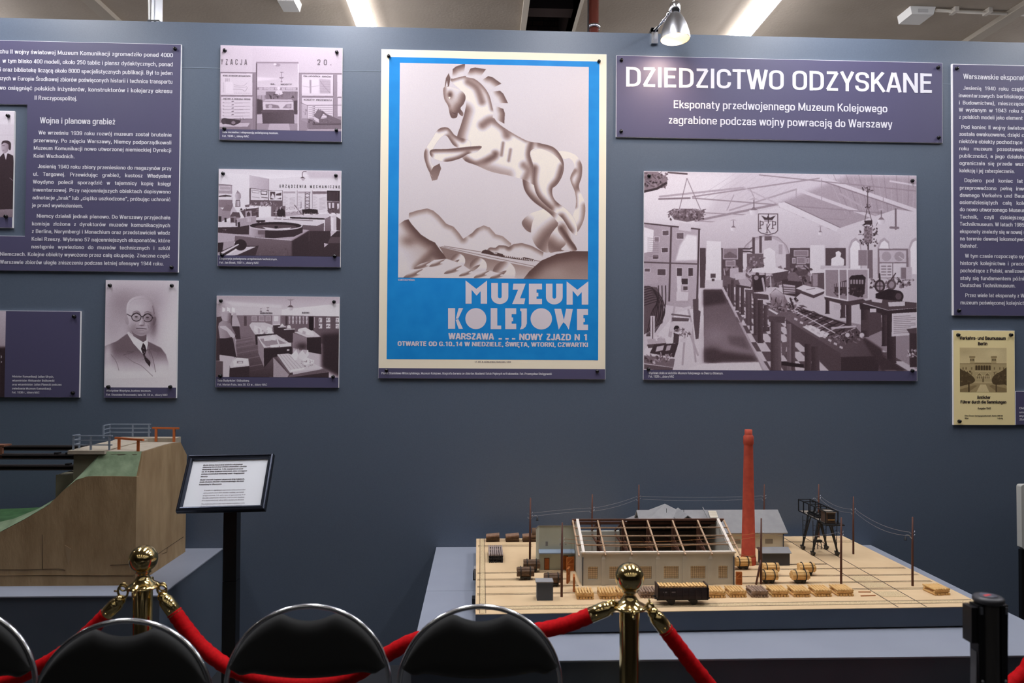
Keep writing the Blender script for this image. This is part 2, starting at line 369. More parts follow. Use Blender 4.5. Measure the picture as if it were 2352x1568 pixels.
def wall_lines(mb, k, ox, oy, lines, cap, Y, mi=0, bold=0.07, **kw):
    for (s, x0, x1, y) in lines:
        a = atY(ox+x0/k, oy+y/k, Y); b = atY(ox+x1/k, oy+y/k, Y)
        c = atY(ox+x0/k, oy+(y-cap)/k, Y)
        text(mb, s, a, b.x-a.x, c.z-a.z, mi, bold, **kw)

# ------------------------------------------------------------------ printed pictures: numpy drawing -> point colours on a fine grid
def sst(t): t = np.clip(t, 0, 1); return t*t*(3-2*t)
class Pic:
    def __init__(s, quad, res=1.0, base=0.8):
        s.quad = quad; TL, TR, BR, BL = [np.array(q, float) for q in quad]
        s.W = int(np.linalg.norm(TR-TL)*res); s.H = int(np.linalg.norm(BL-TL)*res)
        s.o = TL; s.I = np.linalg.inv(np.array([(TR-TL+BR-BL)/2, (BL-TL+BR-TR)/2]).T)
        s.w2, s.h2 = s.W*2, s.H*2; s.A = np.full((s.h2, s.w2), float(base)); s.k = (1, 0, 0)
        s.px = s.w2/np.linalg.norm(TR-TL)
    def T(s, pts):
        k, ox, oy = s.k; p = np.array(pts, float)/k+[ox, oy]
        return ((p-s.o) @ s.I.T)*[s.w2, s.h2]
    def S(s, d): return d/s.k[0]*s.px
    def bb(s, p, pad=2):
        x0 = int(max(0, p[:, 0].min()-pad)); x1 = int(min(s.w2, p[:, 0].max()+pad+1)); y0 = int(max(0, p[:, 1].min()-pad)); y1 = int(min(s.h2, p[:, 1].max()+pad+1))
        if x1 <= x0 or y1 <= y0: return None
        Y, X = np.mgrid[y0:y1, x0:x1]; return slice(y0, y1), slice(x0, x1), X+0.5, Y+0.5
    def sm(s, p, n=6):
        q = []
        N = len(p)
        for i in range(N):
            p0, p1, p2, p3 = p[i-1], p[i], p[(i+1) % N], p[(i+2) % N]
            for j in range(n):
                t = j/n; q.append(0.5*(2*p1+(p2-p0)*t+(2*p0-5*p1+4*p2-p3)*t*t+(3*p1-p0-3*p2+p3)*t**3))
        return np.array(q)
    def mask(s, p, X, Y):
        m = np.zeros(X.shape, bool); n = len(p)
        for i in range(n):
            (x0, y0), (x1, y1) = p[i], p[(i+1) % n]
            if y0 == y1: continue
            m ^= ((y0 > Y) != (y1 > Y)) & (X < (x1-x0)*(Y-y0)/(y1-y0)+x0)
        return m
    @staticmethod
    def blur(a, r):
        r = int(r)
        if r < 1: return a
        for ax in (0, 1, 0, 1):
            b = np.pad(a, [(r+1, r) if i == ax else (0, 0) for i in (0, 1)], mode='edge').cumsum(ax)
            a = (np.take(b, range(2*r+1, b.shape[ax]), ax)-np.take(b, range(0, b.shape[ax]-2*r-1), ax))/(2*r+1)
        return a
    def P(s, pts, g, g2=None, ax=None, smooth=0, soft=0, al=1.0):
        p = s.T(pts)
        if smooth: p = s.sm(p)
        so = s.S(soft)
        b = s.bb(p, 2+2*so)
        if b is None: return
        ys, xs, X, Y = b; m = s.mask(p, X, Y).astype(float)
        if so >= 1: m = s.blur(m, so/2)
        v = g
        if g2 is not None:
            a_ = s.T([ax[:2], ax[2:]]); d = a_[1]-a_[0]
            t = ((X-a_[0][0])*d[0]+(Y-a_[0][1])*d[1])/(d @ d); v = g+(g2-g)*np.clip(t, 0, 1)
        m *= al; s.A[ys, xs] = s.A[ys, xs]*(1-m)+v*m
    def dist(s, q, X, Y):
        dd = np.full(X.shape, 1e9)
        for i in range(len(q)-1):
            a_, d = q[i], q[i+1]-q[i]; t = np.clip(((X-a_[0])*d[0]+(Y-a_[1])*d[1])/max(d @ d, 1e-9), 0, 1)
            dd = np.minimum(dd, np.hypot(X-a_[0]-t*d[0], Y-a_[1]-t*d[1]))
        return dd
    def L(s, pts, wd, g, al=1.0, smooth=0):
        q = s.T(pts)
        if smooth: q = np.array([tuple(v)[:2] for v in smooth_path([(a, b, 0) for a, b in q], 6)])
        r = max(s.S(wd)/2, 0.6); b = s.bb(q, r+2)
        if b is None: return
        ys, xs, X, Y = b; m = np.clip(r+0.5-s.dist(q, X, Y), 0, 1)*al; s.A[ys, xs] = s.A[ys, xs]*(1-m)+g*m
    def shade(s, clip, line, wd, g, al=1.0, smooth=1):
        p = s.T(clip); q = s.T(line)
        if smooth:
            p = s.sm(p); q = np.array([tuple(v)[:2] for v in smooth_path([(a, b, 0) for a, b in q], 6)])
        b = s.bb(p)
        if b is None: return
        ys, xs, X, Y = b; m = s.mask(p, X, Y)*(1-sst(s.dist(q, X, Y)/s.S(wd)))*al; s.A[ys, xs] = s.A[ys, xs]*(1-m)+g*m
    def G(s, cx, cy, rx, ry, g, al=1.0):
        c = s.T([(cx, cy)])[0]; rx, ry = s.S(rx), s.S(ry)
        b = s.bb(np.array([[c[0]-2.4*rx, c[1]-2.4*ry], [c[0]+2.4*rx, c[1]+2.4*ry]]))
        if b is None: return
        ys, xs, X, Y = b; m = np.exp(-(((X-c[0])/rx)**2+((Y-c[1])/ry)**2))*al; s.A[ys, xs] = s.A[ys, xs]*(1-m)+g*m
    def E(s, cx, cy, rx, ry, g, soft=0, al=1.0):
        s.P([(cx+rx*math.cos(a*PI/14), cy+ry*math.sin(a*PI/14)) for a in range(28)], g, soft=soft, al=al)
    def R(s, x0, y0, x1, y1, g, al=1.0): s.P([(x0, y0), (x1, y0), (x1, y1), (x0, y1)], g, al=al)
    def fuzz(s, x0, y0, x1, y1, n, r, g0, g1):
        """clutter: small irregular facets and strokes"""
        for q in range(n):
            x, y = random.uniform(x0, x1), random.uniform(y0, y1); g = random.uniform(g0, g1); a = random.uniform(0, PI)
            if q % 3 == 2: s.L([(x-r*math.cos(a), y-r*math.sin(a)), (x+r*math.cos(a), y+r*math.sin(a))], r*.3, g)
            else: s.P([(x+r*random.uniform(.35, 1)*math.cos(a+k*1.4), y+r*random.uniform(.35, 1)*math.sin(a+k*1.4)) for k in range(4)], g)
    def mesh(s, mb_name, rect, Y, parent, stops, grain=0.02):
        A = s.A.reshape(s.H, 2, s.W, 2).mean((1, 3))+np.random.normal(0, grain, (s.H, s.W))
        A = np.clip(A, 0, 1)
        gs = [t[0] for t in stops]; c = np.stack([np.interp(A, gs, [t[1][i] for t in stops]) for i in range(3)], -1)/255
        c = np.where(c <= 0.04045, c/12.92, ((c+0.055)/1.055)**2.4)
        x0, z0, x1, z1 = rect
        H, W = A.shape; xs = np.linspace(x0, x1, W); zs = np.linspace(z1, z0, H)
        co = np.empty((H, W, 3)); co[..., 0] = xs[None, :]; co[..., 1] = Y; co[..., 2] = zs[:, None]
        pl = world_of(parent); co -= [pl.x, pl.y, pl.z]
        idx = np.arange(H*W).reshape(H, W)
        q = np.stack([idx[1:, :-1], idx[1:, 1:], idx[:-1, 1:], idx[:-1, :-1]], -1).reshape(-1)
        me = bpy.data.meshes.new(mb_name); n = (H-1)*(W-1)
        me.vertices.add(H*W); me.vertices.foreach_set('co', co.ravel())
        me.loops.add(n*4); me.loops.foreach_set('vertex_index', q)
        me.polygons.add(n); me.polygons.foreach_set('loop_start', np.arange(0, n*4, 4))
        try: me.polygons.foreach_set('loop_total', np.full(n, 4))
        except Exception: pass
        me.update(calc_edges=True)
        at = me.color_attributes.new('print', 'FLOAT_COLOR', 'POINT')
        col = np.ones((H*W, 4), np.float32); col[:, :3] = c.reshape(-1, 3); at.data.foreach_set('color', col.ravel())
        me.materials.append(print_mat())
        o = bpy.data.objects.new(mb_name, me); COL.objects.link(o); o.parent = parent; return o
DUO2 = [(0, (32, 24, 28)), (0.25, (86, 70, 76)), (0.5, (148, 129, 139)), (0.75, (214, 200, 211)), (1, (255, 252, 255))]
DUO = [(0, (30, 22, 26)), (0.25, (82, 66, 72)), (0.5, (138, 120, 130)), (0.75, (198, 183, 196)), (1, (246, 239, 247))]
# ------------------------------------------------------------------ the hall
struct(MB().box(-8, 8, D+0.04, 9, -0.1, 0), 'floor', M_floor)  # pale floor past the partition, chosen to bounce light to the ceiling
struct(MB().box(-8, 8, -7, D+0.04, -0.1, 0), 'floor', mat('dark grey front floor', (48, 49, 54), 0.6, noise=(3, (43, 44, 48), 5)))  # front floor split off and darkened to keep bounce off the wall
HX0, HX1, HY0, HY1 = 0.272, 0.572, 3.9, 5.6
mb = MB()
for (x0, x1, y0, y1) in ((-8, HX0, -7, 9), (HX1, 8, -7, 9), (HX0, HX1, -7, HY0), (HX0, HX1, HY1, 9)): mb.box(x0, x1, y0, y1, CEIL, CEIL+0.12)
struct(mb, 'ceiling', M_ceil)
struct(MB().box(-8.2, -8, -7, 9, 0, 4.6), 'wall_left', M_room)
struct(MB().box(8, 8.2, -7, 9, 0, 4.6), 'wall_right', M_room)
struct(MB().box(-8, 8, 9, 9.2, 0, 4.6), 'wall_far', M_room)
struct(MB().box(-8, 8, -7.2, -7, 0, 4.6), 'wall_rear', M_room)
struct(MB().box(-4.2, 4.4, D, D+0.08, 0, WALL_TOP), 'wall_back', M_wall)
# hairline joints between the partition boards
mb = MB()
for (x, y, x2) in ((417, 155, 505), (788, 162, 873), (2165, 193, 2187)):
    a = atY(x, y, D); b = atY(x2, y, D); mb.box(a.x, b.x, D-0.0012, D, a.z-0.0012, a.z+0.0012)
struct(mb, 'trim_1', mat('joint edge', (128, 140, 154), 0.6))
# opening in the ceiling: cream slab edges and dark old brickwork above
mb = MB(); mb.box(HX0, HX1, HY1-0.02, HY1, CEIL+0.12, 4.5); mb.box(HX0-0.02, HX0, HY0, HY1, CEIL+0.12, 4.5); mb.box(HX1, HX1+0.02, HY0, HY1, CEIL+0.12, 4.5); mb.box(HX0, HX1, HY0-0.02, HY0, CEIL+0.12, 4.5)
mb.box(HX0, HX1, HY0, HY1, 4.5, 4.52)
struct(mb, 'trim_2', brick_mat('dark old brick', (72, 50, 44), (52, 38, 36), (30, 26, 26), 6))
mb = MB()
for k, (x, y, z, sx) in enumerate([(0.30, 4.4, 3.72, 0.06), (0.30, 4.55, 3.80, 0.05), (0.47, 4.5, 3.78, 0.09), (0.40, 4.7, 3.84, 0.12)]): mb.box(x, x+sx, y, y+0.12, z, z+0.06)
mb.box(HX0, HX1, 4.66, 4.78, 3.66, 3.72)
struct(mb, 'trim_3', mat('old iron and brick stubs', (58, 44, 42), 0.9))
struct(MB().box(HX0-0.035, HX0, HY0, HY1, CEIL-0.02, CEIL+0.16).box(HX1, HX1+0.02, HY0, HY1, CEIL-0.01, CEIL+0.16), 'trim_4', mat('cream slab edge', (214, 204, 188), 0.8))
# shallow ribs of the ceiling
for i, px in enumerate((236, 2275)):
    c = atZ(px, 20 if i == 0 else 60, CEIL)
    struct(MB().box(c.x-0.04, c.x+0.04, 3.0, 8, CEIL-0.03, CEIL), 'trim_%d' % (5+i), mat('ceiling rib plaster', (176, 166, 152), 0.9))

# fluorescent battens
def batten(x, y0, y1, label, mats=None):
    t = thing('ceiling_light', label, 'ceiling light', (x, (y0+y1)/2, CEIL-0.07), 'fluorescent battens on the ceiling')
    MB().box(x-0.035, x+0.035, y0, y1, CEIL-0.035, CEIL).build('housing', M_boxw, t)
    m = MB(); pts = [(x+0.062*math.cos(a), y0+0.01, CEIL-0.035-0.05*math.sin(a)) for a in [PI*i/10 for i in range(11)]]
    m.prism(pts, (0, y1-y0-0.02, 0))
    n_ = len(m.f); m.m = [0 if (i < 2 or 2 <= (i-2) <= 7) else 1 for i in range(n_)]
    m.build('diffuser', mats or [M_tube, M_tube_side], t)
    for yy in (y0, y1-0.01): MB().box(x-0.065, x+0.065, yy, yy+0.01, CEIL-0.09, CEIL).build('end_cap', M_boxw, t)
    return t
XL, XR = atZ(828, 30, CEIL-0.06).x, atZ(1740, 40, CEIL-0.06).x
batten(XL, 3.75, 5.25, 'lit fluorescent batten on the ceiling left of the dark ceiling opening')
batten(XR, 3.75, 5.25, 'lit fluorescent batten on the ceiling right of the steel clip lamp')
OFF = 'unseen lit fluorescent batten placed to light wall, plinth and ceiling'
for (x, y0, y1) in LIGHTS: batten(x, y0, y1, OFF)
for x in (-3.2, -2.0, -0.78, 0.46, 1.69, 2.9, 4.1):  # unseen dim battens, put in to give brass and chrome highlights
    for y0 in (-1.4, -3.6): batten(x, y0, y0+1.3, 'unseen dim batten added for highlights on brass and chrome', [M_dim, M_dim])

# posts and pipes behind the partition
c = atY(361, 40, 3.66)
t = thing('support_post', 'slotted aluminium post rising behind the wall at the left', 'post', (c.x, 3.66, 0))
m = MB(); m.box(c.x-0.018, c.x+0.018, 3.642, 3.678, 0, CEIL)
for dx in (-0.018, 0.006): m.box(c.x+dx, c.x+dx+0.012, 3.636, 3.642, 0, CEIL)
m.build('profile', M_steel, t)
MB().tube([(c.x-0.028, 3.65, 0), (c.x-0.028, 3.65, 2.9), (c.x-0.03, 3.645, 3.1), (c.x-0.034, 3.64, 3.3), (c.x-0.03, 3.65, CEIL)], 0.006, 8).build('cable', M_boxw, t)
MB().box(c.x-0.036, c.x+0.021, 3.633, 3.681, 3.066, 3.071).build('cable_tie', M_black, t)
MB().cyl((c.x-0.01, 3.634, 3.025), (c.x-0.01, 3.642, 3.025), 0.006).build('bolt', M_steel, t)
c = atY(1364, 40, 3.9)
t = thing('pipe', 'shiny red brown pipe standing behind the wall beside the ceiling opening', 'pipe', (c.x, 3.9, 0))
MB().cyl((c.x, 3.9, 0), (c.x, 3.9, CEIL), 0.026, 20).build('main_pipe', M_pipe, t)
MB().cyl((c.x-0.032, 3.885, 0), (c.x-0.032, 3.885, CEIL), 0.005, 8).build('side_conduit', M_steel, t)
MB().lathe([(0.027, 3.2), (0.034, 3.2), (0.034, 3.215), (0.027, 3.215)], 20, Matrix.Translation((c.x, 3.9, 0))).build('collar', M_steel, t)
def junction(name, px0, px1, py, label):
    a = atZ(px0, py, CEIL-0.03); b = atZ(px1, py, CEIL-0.03); t = thing(name, label, 'ceiling box', ((a.x+b.x)/2, a.y, CEIL-0.025))
    m = MB(); P = [(a.x, a.y-0.05, CEIL), (b.x, a.y-0.05, CEIL), (b.x-0.012, a.y-0.045, CEIL-0.045), (a.x+0.012, a.y-0.045, CEIL-0.045)]
    m.prism(P, (0, 0.14, 0)).build('housing', M_boxw, t)
    mx = (a.x+b.x)/2
    MB().box(mx-0.03, mx+0.03, a.y-0.052, a.y-0.045, CEIL-0.034, CEIL-0.016).build('cover_plate', mat('box plate', (198, 196, 194), .5), t)
    return t, a, b
junction('emergency_light', 637, 684, 4, 'small white box on the ceiling left of the left batten')
t, a, b = junction('emergency_light', 2080, 2140, 34, 'small white box on the ceiling at the right end of a cream conduit')
q = atZ(2352, 36, CEIL-0.015); e = atZ(2150, 24, CEIL-0.015)
m = MB(); m.cyl((e.x, e.y, CEIL-0.015), (q.x+0.3, q.y, CEIL-0.015), 0.009, 10)
t = thing('conduit', 'cream conduit clipped along the ceiling at the upper right corner', 'conduit', (e.x, e.y, CEIL-0.012)); m.build('tube', M_conduit, t)
for px in (2190, 2270): k = atZ(px, 26, CEIL-0.015); MB().box(k.x-0.012, k.x+0.012, e.y-0.03, e.y+0.03, CEIL-0.028, CEIL).build('clip', M_conduit, t)
a = atZ(198, 0, CEIL-0.01)
tag(MB().cyl((a.x, 3.3, CEIL-0.01), (a.x, 6, CEIL-0.01), 0.009, 10).build('conduit', M_boxw, None, (a.x, 4.5, CEIL-0.01)), 'thin white conduit on the ceiling near the upper left corner', 'conduit')

# steel clip lamp
c = Vector((0.878, 3.33, 0)); zb, zt = 2.905, 3.01
t = thing('clip_lamp', 'brushed steel clip lamp shining on the title panel from the wall top', 'lamp', (c.x, c.y, zb))
Mx = Matrix.Translation((c.x, c.y, zb)) @ Matrix.Rotation(-0.03, 4, 'X')
pr = [(0.067, 0.0), (0.0665, 0.012), (0.062, 0.036), (0.052, 0.068), (0.040, 0.095), (0.028, 0.113), (0.023, 0.120), (0.020, 0.122)]
MB().lathe(pr, 40, Mx).build('shade', M_steel, t)
MB().lathe([(r-0.0022, z+0.0004) for r, z in pr[:-1]], 40, Mx).build('shade_lining', M_shade_in, t)
MB().lathe([(0.001, 0.168), (0.021, 0.168), (0.0235, 0.164), (0.0235, 0.118), (0.001, 0.118)], 28, Mx).build('socket', M_chrome, t)
MB().lathe([(0.0005, 0.014), (0.018, 0.017), (0.029, 0.029), (0.034, 0.046), (0.029, 0.064), (0.017, 0.086), (0.013, 0.116)], 24, Mx).build('bulb', M_bulb, t)
m = MB(); a = Mx @ Vector((-0.0, 0, 0.168))
m.tube(smooth_path([a, a+Vector((-0.004, 0.005, 0.014)), a+Vector((-0.012, 0.03, 0.0)), a+Vector((-0.03, 0.08, -0.05)), (c.x-0.06, 3.50, 3.02), (c.x-0.07, 3.62, 2.98), (c.x-0.07, 3.62, 2.5)]), 0.003, 8)
m.build('cord', M_boxw, t)
m = MB(); p0 = Mx @ Vector((-0.026, 0.012, 0.125)); p1 = Vector((c.x-0.055, 3.49, 3.015))
m.tube([p0, lerp(p0, p1, .5), p1], 0.005, 10); m.ball(p0, 0.012, 12); m.ball(lerp(p0, p1, .35), 0.009, 12)
m.build('swivel_arm', M_chrome, t)
m = MB(); x = c.x-0.055
m.box(x-0.016, x+0.016, 3.495, 3.514-0.0005, 2.955, 3.03); m.box(x-0.016, x+0.016, D+0.0805, D+0.098, 2.955, 3.03); m.box(x-0.016, x+0.016, 3.495, D+0.098, 3.0105, 3.032)
m.build('clamp', M_chrome, t)
ld = bpy.data.lights.new('clip_lamp_beam', 'SPOT'); lo = bpy.data.objects.new('clip_lamp_beam', ld); COL.objects.link(lo)
ld.energy = SPOT_W; ld.color = (1.0, 0.74, 0.52); ld.spot_size = 2.5; ld.spot_blend = 1.0; ld.shadow_soft_size = 0.03
lo.location = Mx @ Vector((0, 0, 0.010)); tgt = Vector((0.80, D, 2.66)); lo.rotation_euler = (tgt-Vector(lo.location)).to_track_quat('-Z', 'Y').to_euler()

# ------------------------------------------------------------------ panels on the wall
PF = D-0.010          # panel faces
YT = PF-0.0016        # lettering
def pin(parent, px, py, Y=None):
    p = atY(px, py, PF); m = MB()
    Mp = Matrix.Translation((p.x, (Y or PF), p.z)) @ Matrix.Rotation(PI/2, 4, 'X')
    m.lathe([(0.0082, -0.001), (0.0086, 0.002), (0.0066, 0.004), (0.0062, 0.008), (0.0078, 0.010), (0.0070, 0.012), (0.0005, 0.0128)], 14, Mp).build('push_pin', M_pin, parent)
def rect_of(q):
    P = [atY(x, y, PF) for x, y in q]
    return ((P[0].x+P[3].x)/2, (P[2].z+P[3].z)/2, (P[1].x+P[2].x)/2, (P[0].z+P[1].z)/2)
def board(name, label, cat, q, face, pins, group=None, split=None):
    """white foam board with a printed face; split = z below which the caption band lies"""
    x0, z0, x1, z1 = rect_of(q)
    t = thing(name, label, cat, ((x0+x1)/2, D-0.0005, z0), group)
    MB().box(x0, x1, PF, D-0.0005, z0, z1).build('backing_board', M_white, t)
    e = 0.0016; m = MB()
    if face is not None:
        m.box(x0+e, x1-e, PF-0.0008, PF, z0+0.001, z1-e); m.build('printed_face', face, t)
    for p in pins: pin(t, *p)
    return t, (x0, z0, x1, z1)
def zr(k, ox, oy, *pts): return [(ox+x/k, oy+y/k) for x, y in pts]

# left text panel with its notch
def L1(): return 2.94, 0, 0
P = [atY(*p, PF) for p in ((-190, 88), (416.7, 102), (408.7, 625.2))]
xr = (P[1].x+P[2].x)/2; zt = P[1].z; zb = P[2].z; xl = P[0].x
n0 = atY(62, 240, PF); n1 = atY(58, 542, PF); xn = (n0.x+n1.x)/2; nl = atY(-120, 240, PF).x
t = thing('information_board', 'large violet text panel with white Polish text at the left edge', 'text panel', ((xl+xr)/2, D, zb), 'violet text panels')
def notched(e, y0, y1):
    m = MB(); a, b, c, d = xl+e, xr-e, zb+e*.4, zt-e
    for (x0, x1, z0, z1) in ((a, nl-e*.3, c, d), (xn+e*.3, b, c, d), (nl-e*.3, xn+e*.3, n0.z+e*.3, d), (nl-e*.3, xn+e*.3, c, n1.z-e*.8)): m.box(x0, x1, y0, y1, z0, z1)
    return m
notched(0, PF, D-0.0005).build('backing_board', M_white, t)
notched(0.0016, PF-0.0008, PF).build('printed_face', M_purple, t)
m = MB()
wall_lines(m, 2.94, 0, 0, [("chu II wojny światowej Muzeum Komunikacji zgromadziło ponad 4000", -3, 1170, 360), ("w tym blisko 400 modeli, około 250 tablic i plansz dydaktycznych, ponad", 17, 1169, 423),
 ("i oraz bibliotekę liczącą około 8000 specjalistycznych publikacji. Był to jeden", 0, 1168, 482), ("szych w Europie Środkowej zbiorów poświęconych historii i technice transportu", -8, 1167, 541),
 ("wo osiągnięć polskich inżynierów, konstruktorów i kolejarzy okresu", -8, 1166, 605), ("II Rzeczypospolitej.", 233, 523, 673)], 28, YT)
K = (3.92, 0, 240)
wall_lines(m, *K, [("Wojna i planowa grabież", 360, 1042, 168)], 54, YT, fit=1)
wall_lines(m, *K, [("We wrześniu 1939 roku rozwój muzeum został brutalnie", 347, 1548, 268), ("przerwany. Po zajęciu Warszawy, Niemcy podporządkowali", 303, 1547, 338), ("Muzeum Komunikacji nowo utworzonej niemieckiej Dyrekcji", 303, 1546, 407), ("Kolei Wschodnich.", 302, 674, 478),
 ("Jesienią 1940 roku zbiory przeniesiono do magazynów przy", 340, 1545, 572), ("ul. Targowej. Przewidując grabież, kustosz Władysław", 298, 1544, 641), ("Woydyno polecił sporządzić w tajemnicy kopię księgi", 296, 1542, 711), ("inwentarzowej. Przy najcenniejszych obiektach dopisywano", 295, 1540, 783), ("adnotacje „brak” lub „ciężko uszkodzone”, próbując uchronić", 292, 1538, 853), ("je przed wywiezieniem.", 289, 749, 922),
 ("Niemcy działali jednak planowo. Do Warszawy przyjechała", 330, 1536, 1018), ("komisja złożona z dyrektorów muzeów komunikacyjnych", 288, 1535, 1088), ("z Berlina, Norymbergi i Monachium oraz przedstawicieli władz", 286, 1534, 1156), ("Kolei Rzeszy. Wybrano 57 najcenniejszych eksponatów, które", 284, 1533, 1226), ("następnie wywieziono do muzeów technicznych i szkół", 283, 1532, 1295),
 ("Niemczech. Kolejne obiekty wywożono przez całą okupację. Znaczna część", 0, 1531, 1361), ("Warszawie zbiorów uległa zniszczeniu podczas letniej ofensywy 1944 roku.", 0, 1476, 1433)], 34, YT)
m.build('lettering', M_ink, t)
pin(t, 403, 113); pin(t, 395, 614)

# right text panel
P = [atY(*p, PF) for p in ((2185.5, 146.5), (2189.5, 724))]
x0 = (P[0].x+P[1].x)/2; x1 = x0+1.1; zt, zb = P[0].z, P[1].z
t = thing('information_board', 'tall violet text panel with white Polish text at the right edge', 'text panel', (x0+.55, D, zb), 'violet text panels')
MB().box(x0, x1, PF, D-0.0005, zb, zt).build('backing_board', M_white, t)
MB().box(x0+0.005, x1-0.003, PF-0.0008, PF, zb+0.001, zt-0.003).build('printed_face', M_purple, t)
m = MB(); K = (3.646, 2160, 130)
wall_lines(m, *K, [("Warszawskie eksponaty", 192, 738, 187)], 44, YT, fit=1)
wall_lines(m, *K, [("Jesienią 1940 roku część z ksiąg", 192, 870, 278), ("inwentarzowych berlińskiego muzeum", 153, 870, 340), ("i Budownictwa), mieszczącego się w", 155, 870, 400), ("W wydanym w 1943 roku oficjalnym", 155, 870, 460), ("z polskich modeli jako element berliń", 155, 800, 520),
 ("Pod koniec II wojny światowej część", 175, 870, 604), ("została ewakuowana, dzięki czemu", 156, 800, 663), ("niektóre obiekty pochodzące z Warsz", 157, 845, 724), ("roku muzeum pozostawało zam", 158, 820, 784), ("publiczności, a jego działalność do", 159, 830, 845), ("ograniczała się przede wszystkim", 160, 820, 906), ("kolekcją i jej zabezpieczania.", 160, 624, 968),
 ("Dopiero pod koniec lat siedem", 201, 860, 1050), ("przeprowadzono pełną inwenta", 162, 780, 1113), ("dawnego Verkehrs und Baumus", 162, 770, 1174), ("osiemdziesiątych całą kolekcję", 162, 790, 1234), ("do nowo utworzonego Museum für", 162, 790, 1294), ("Technik, czyli dzisiejszego D", 163, 800, 1356), ("Technikmuseum. W latach 1985-88", 163, 760, 1416), ("eksponaty znalazły się w nowej sie", 163, 745, 1478), ("na terenie dawnej lokomotywowni", 164, 770, 1538)], 32, YT)
K = (3.5636, 2160, 550)
wall_lines(m, *K, [("Bahnhof.", 162, 306, 66), ("W tym czasie rozpoczęto syste", 202, 735, 148), ("historyk kolejnictwa i pracown", 162, 735, 207), ("pochodzące z Polski, analizował n", 163, 735, 268), ("stały się fundamentem później", 163, 720, 330), ("Deutsches Technikmuseum.", 163, 616, 388), ("Przez wiele lat eksponaty z Wars", 203, 740, 470), ("muzeum poświęconej kolejnictwu", 164, 735, 530)], 31, YT)
m.build('lettering', M_ink, t)
pin(t, 2196.5, 158); pin(t, 2201.5, 713)

# title panel
Q = [(1415.3, 126.5), (2164.6, 144.9), (2164.6, 328.6), (1415.3, 314.3)]
t, r = board('title_panel', 'wide violet title panel reading DZIEDZICTWO ODZYSKANE lit by the clip lamp', 'title panel', Q, M_purple, [(1427, 139), (2153.5, 156), (1426.5, 302), (2155, 316.5)])
m = MB(); K = (2.94, 1400, 100)
wall_lines(m, *K, [("DZIEDZICTWO ODZYSKANE", 108, 2192, 290)], 134, YT, fit=1, bold=0.068); m.build('title_lettering', M_ink, t); m = MB()
wall_lines(m, *K, [("Eksponaty przedwojennego Muzeum Kolejowego", 432, 1880, 436)], 54, YT, fit=1, bold=.062); m.build('subtitle_lettering', M_ink, t); m = MB()
wall_lines(m, *K, [("zagrabione podczas wojny powracają do Warszawy", 397, 1912, 541)], 54, YT, fit=1, bold=.062)
m.build('subtitle_lettering', M_ink, t)
# ---- framed museum photographs
def photo(name, label, q, split, k, ox, oy, pquad, base, caption, pins, draw, group, res=1.3, stops=DUO, texts=()):
    t, r = board(name, label, 'photograph', q, None, pins, group)
    x0, z0, x1, z1 = r; zs = atY(split[0], split[1], PF).z; e = 0.0016
    MB().box(x0+0.001, x1-e, PF-0.0008, PF, z0+0.001, zs).build('caption_band', M_purple, t)
    pc = Pic([(ox+x/k, oy+y/k) for x, y in pquad], res, base); pc.k = (k, ox, oy); draw(pc)
    pc.mesh('photo_print', (x0+0.001, zs, x1-e, z1-e*.6), PF-0.0012, t, stops)
    m = MB(); wall_lines(m, k, ox, oy, caption[1:], caption[0], YT, bold=0.07, fit=1); m.build('caption', M_ink, t)
    for nm, cap, ls, mt, b in texts:
        for l_ in ls: m = MB(); wall_lines(m, k, ox, oy, [l_], cap, YT, bold=b, fit=1, sp0=.5); m.build(nm, mt, t)
    return t
PG = 'museum photographs on the wall'

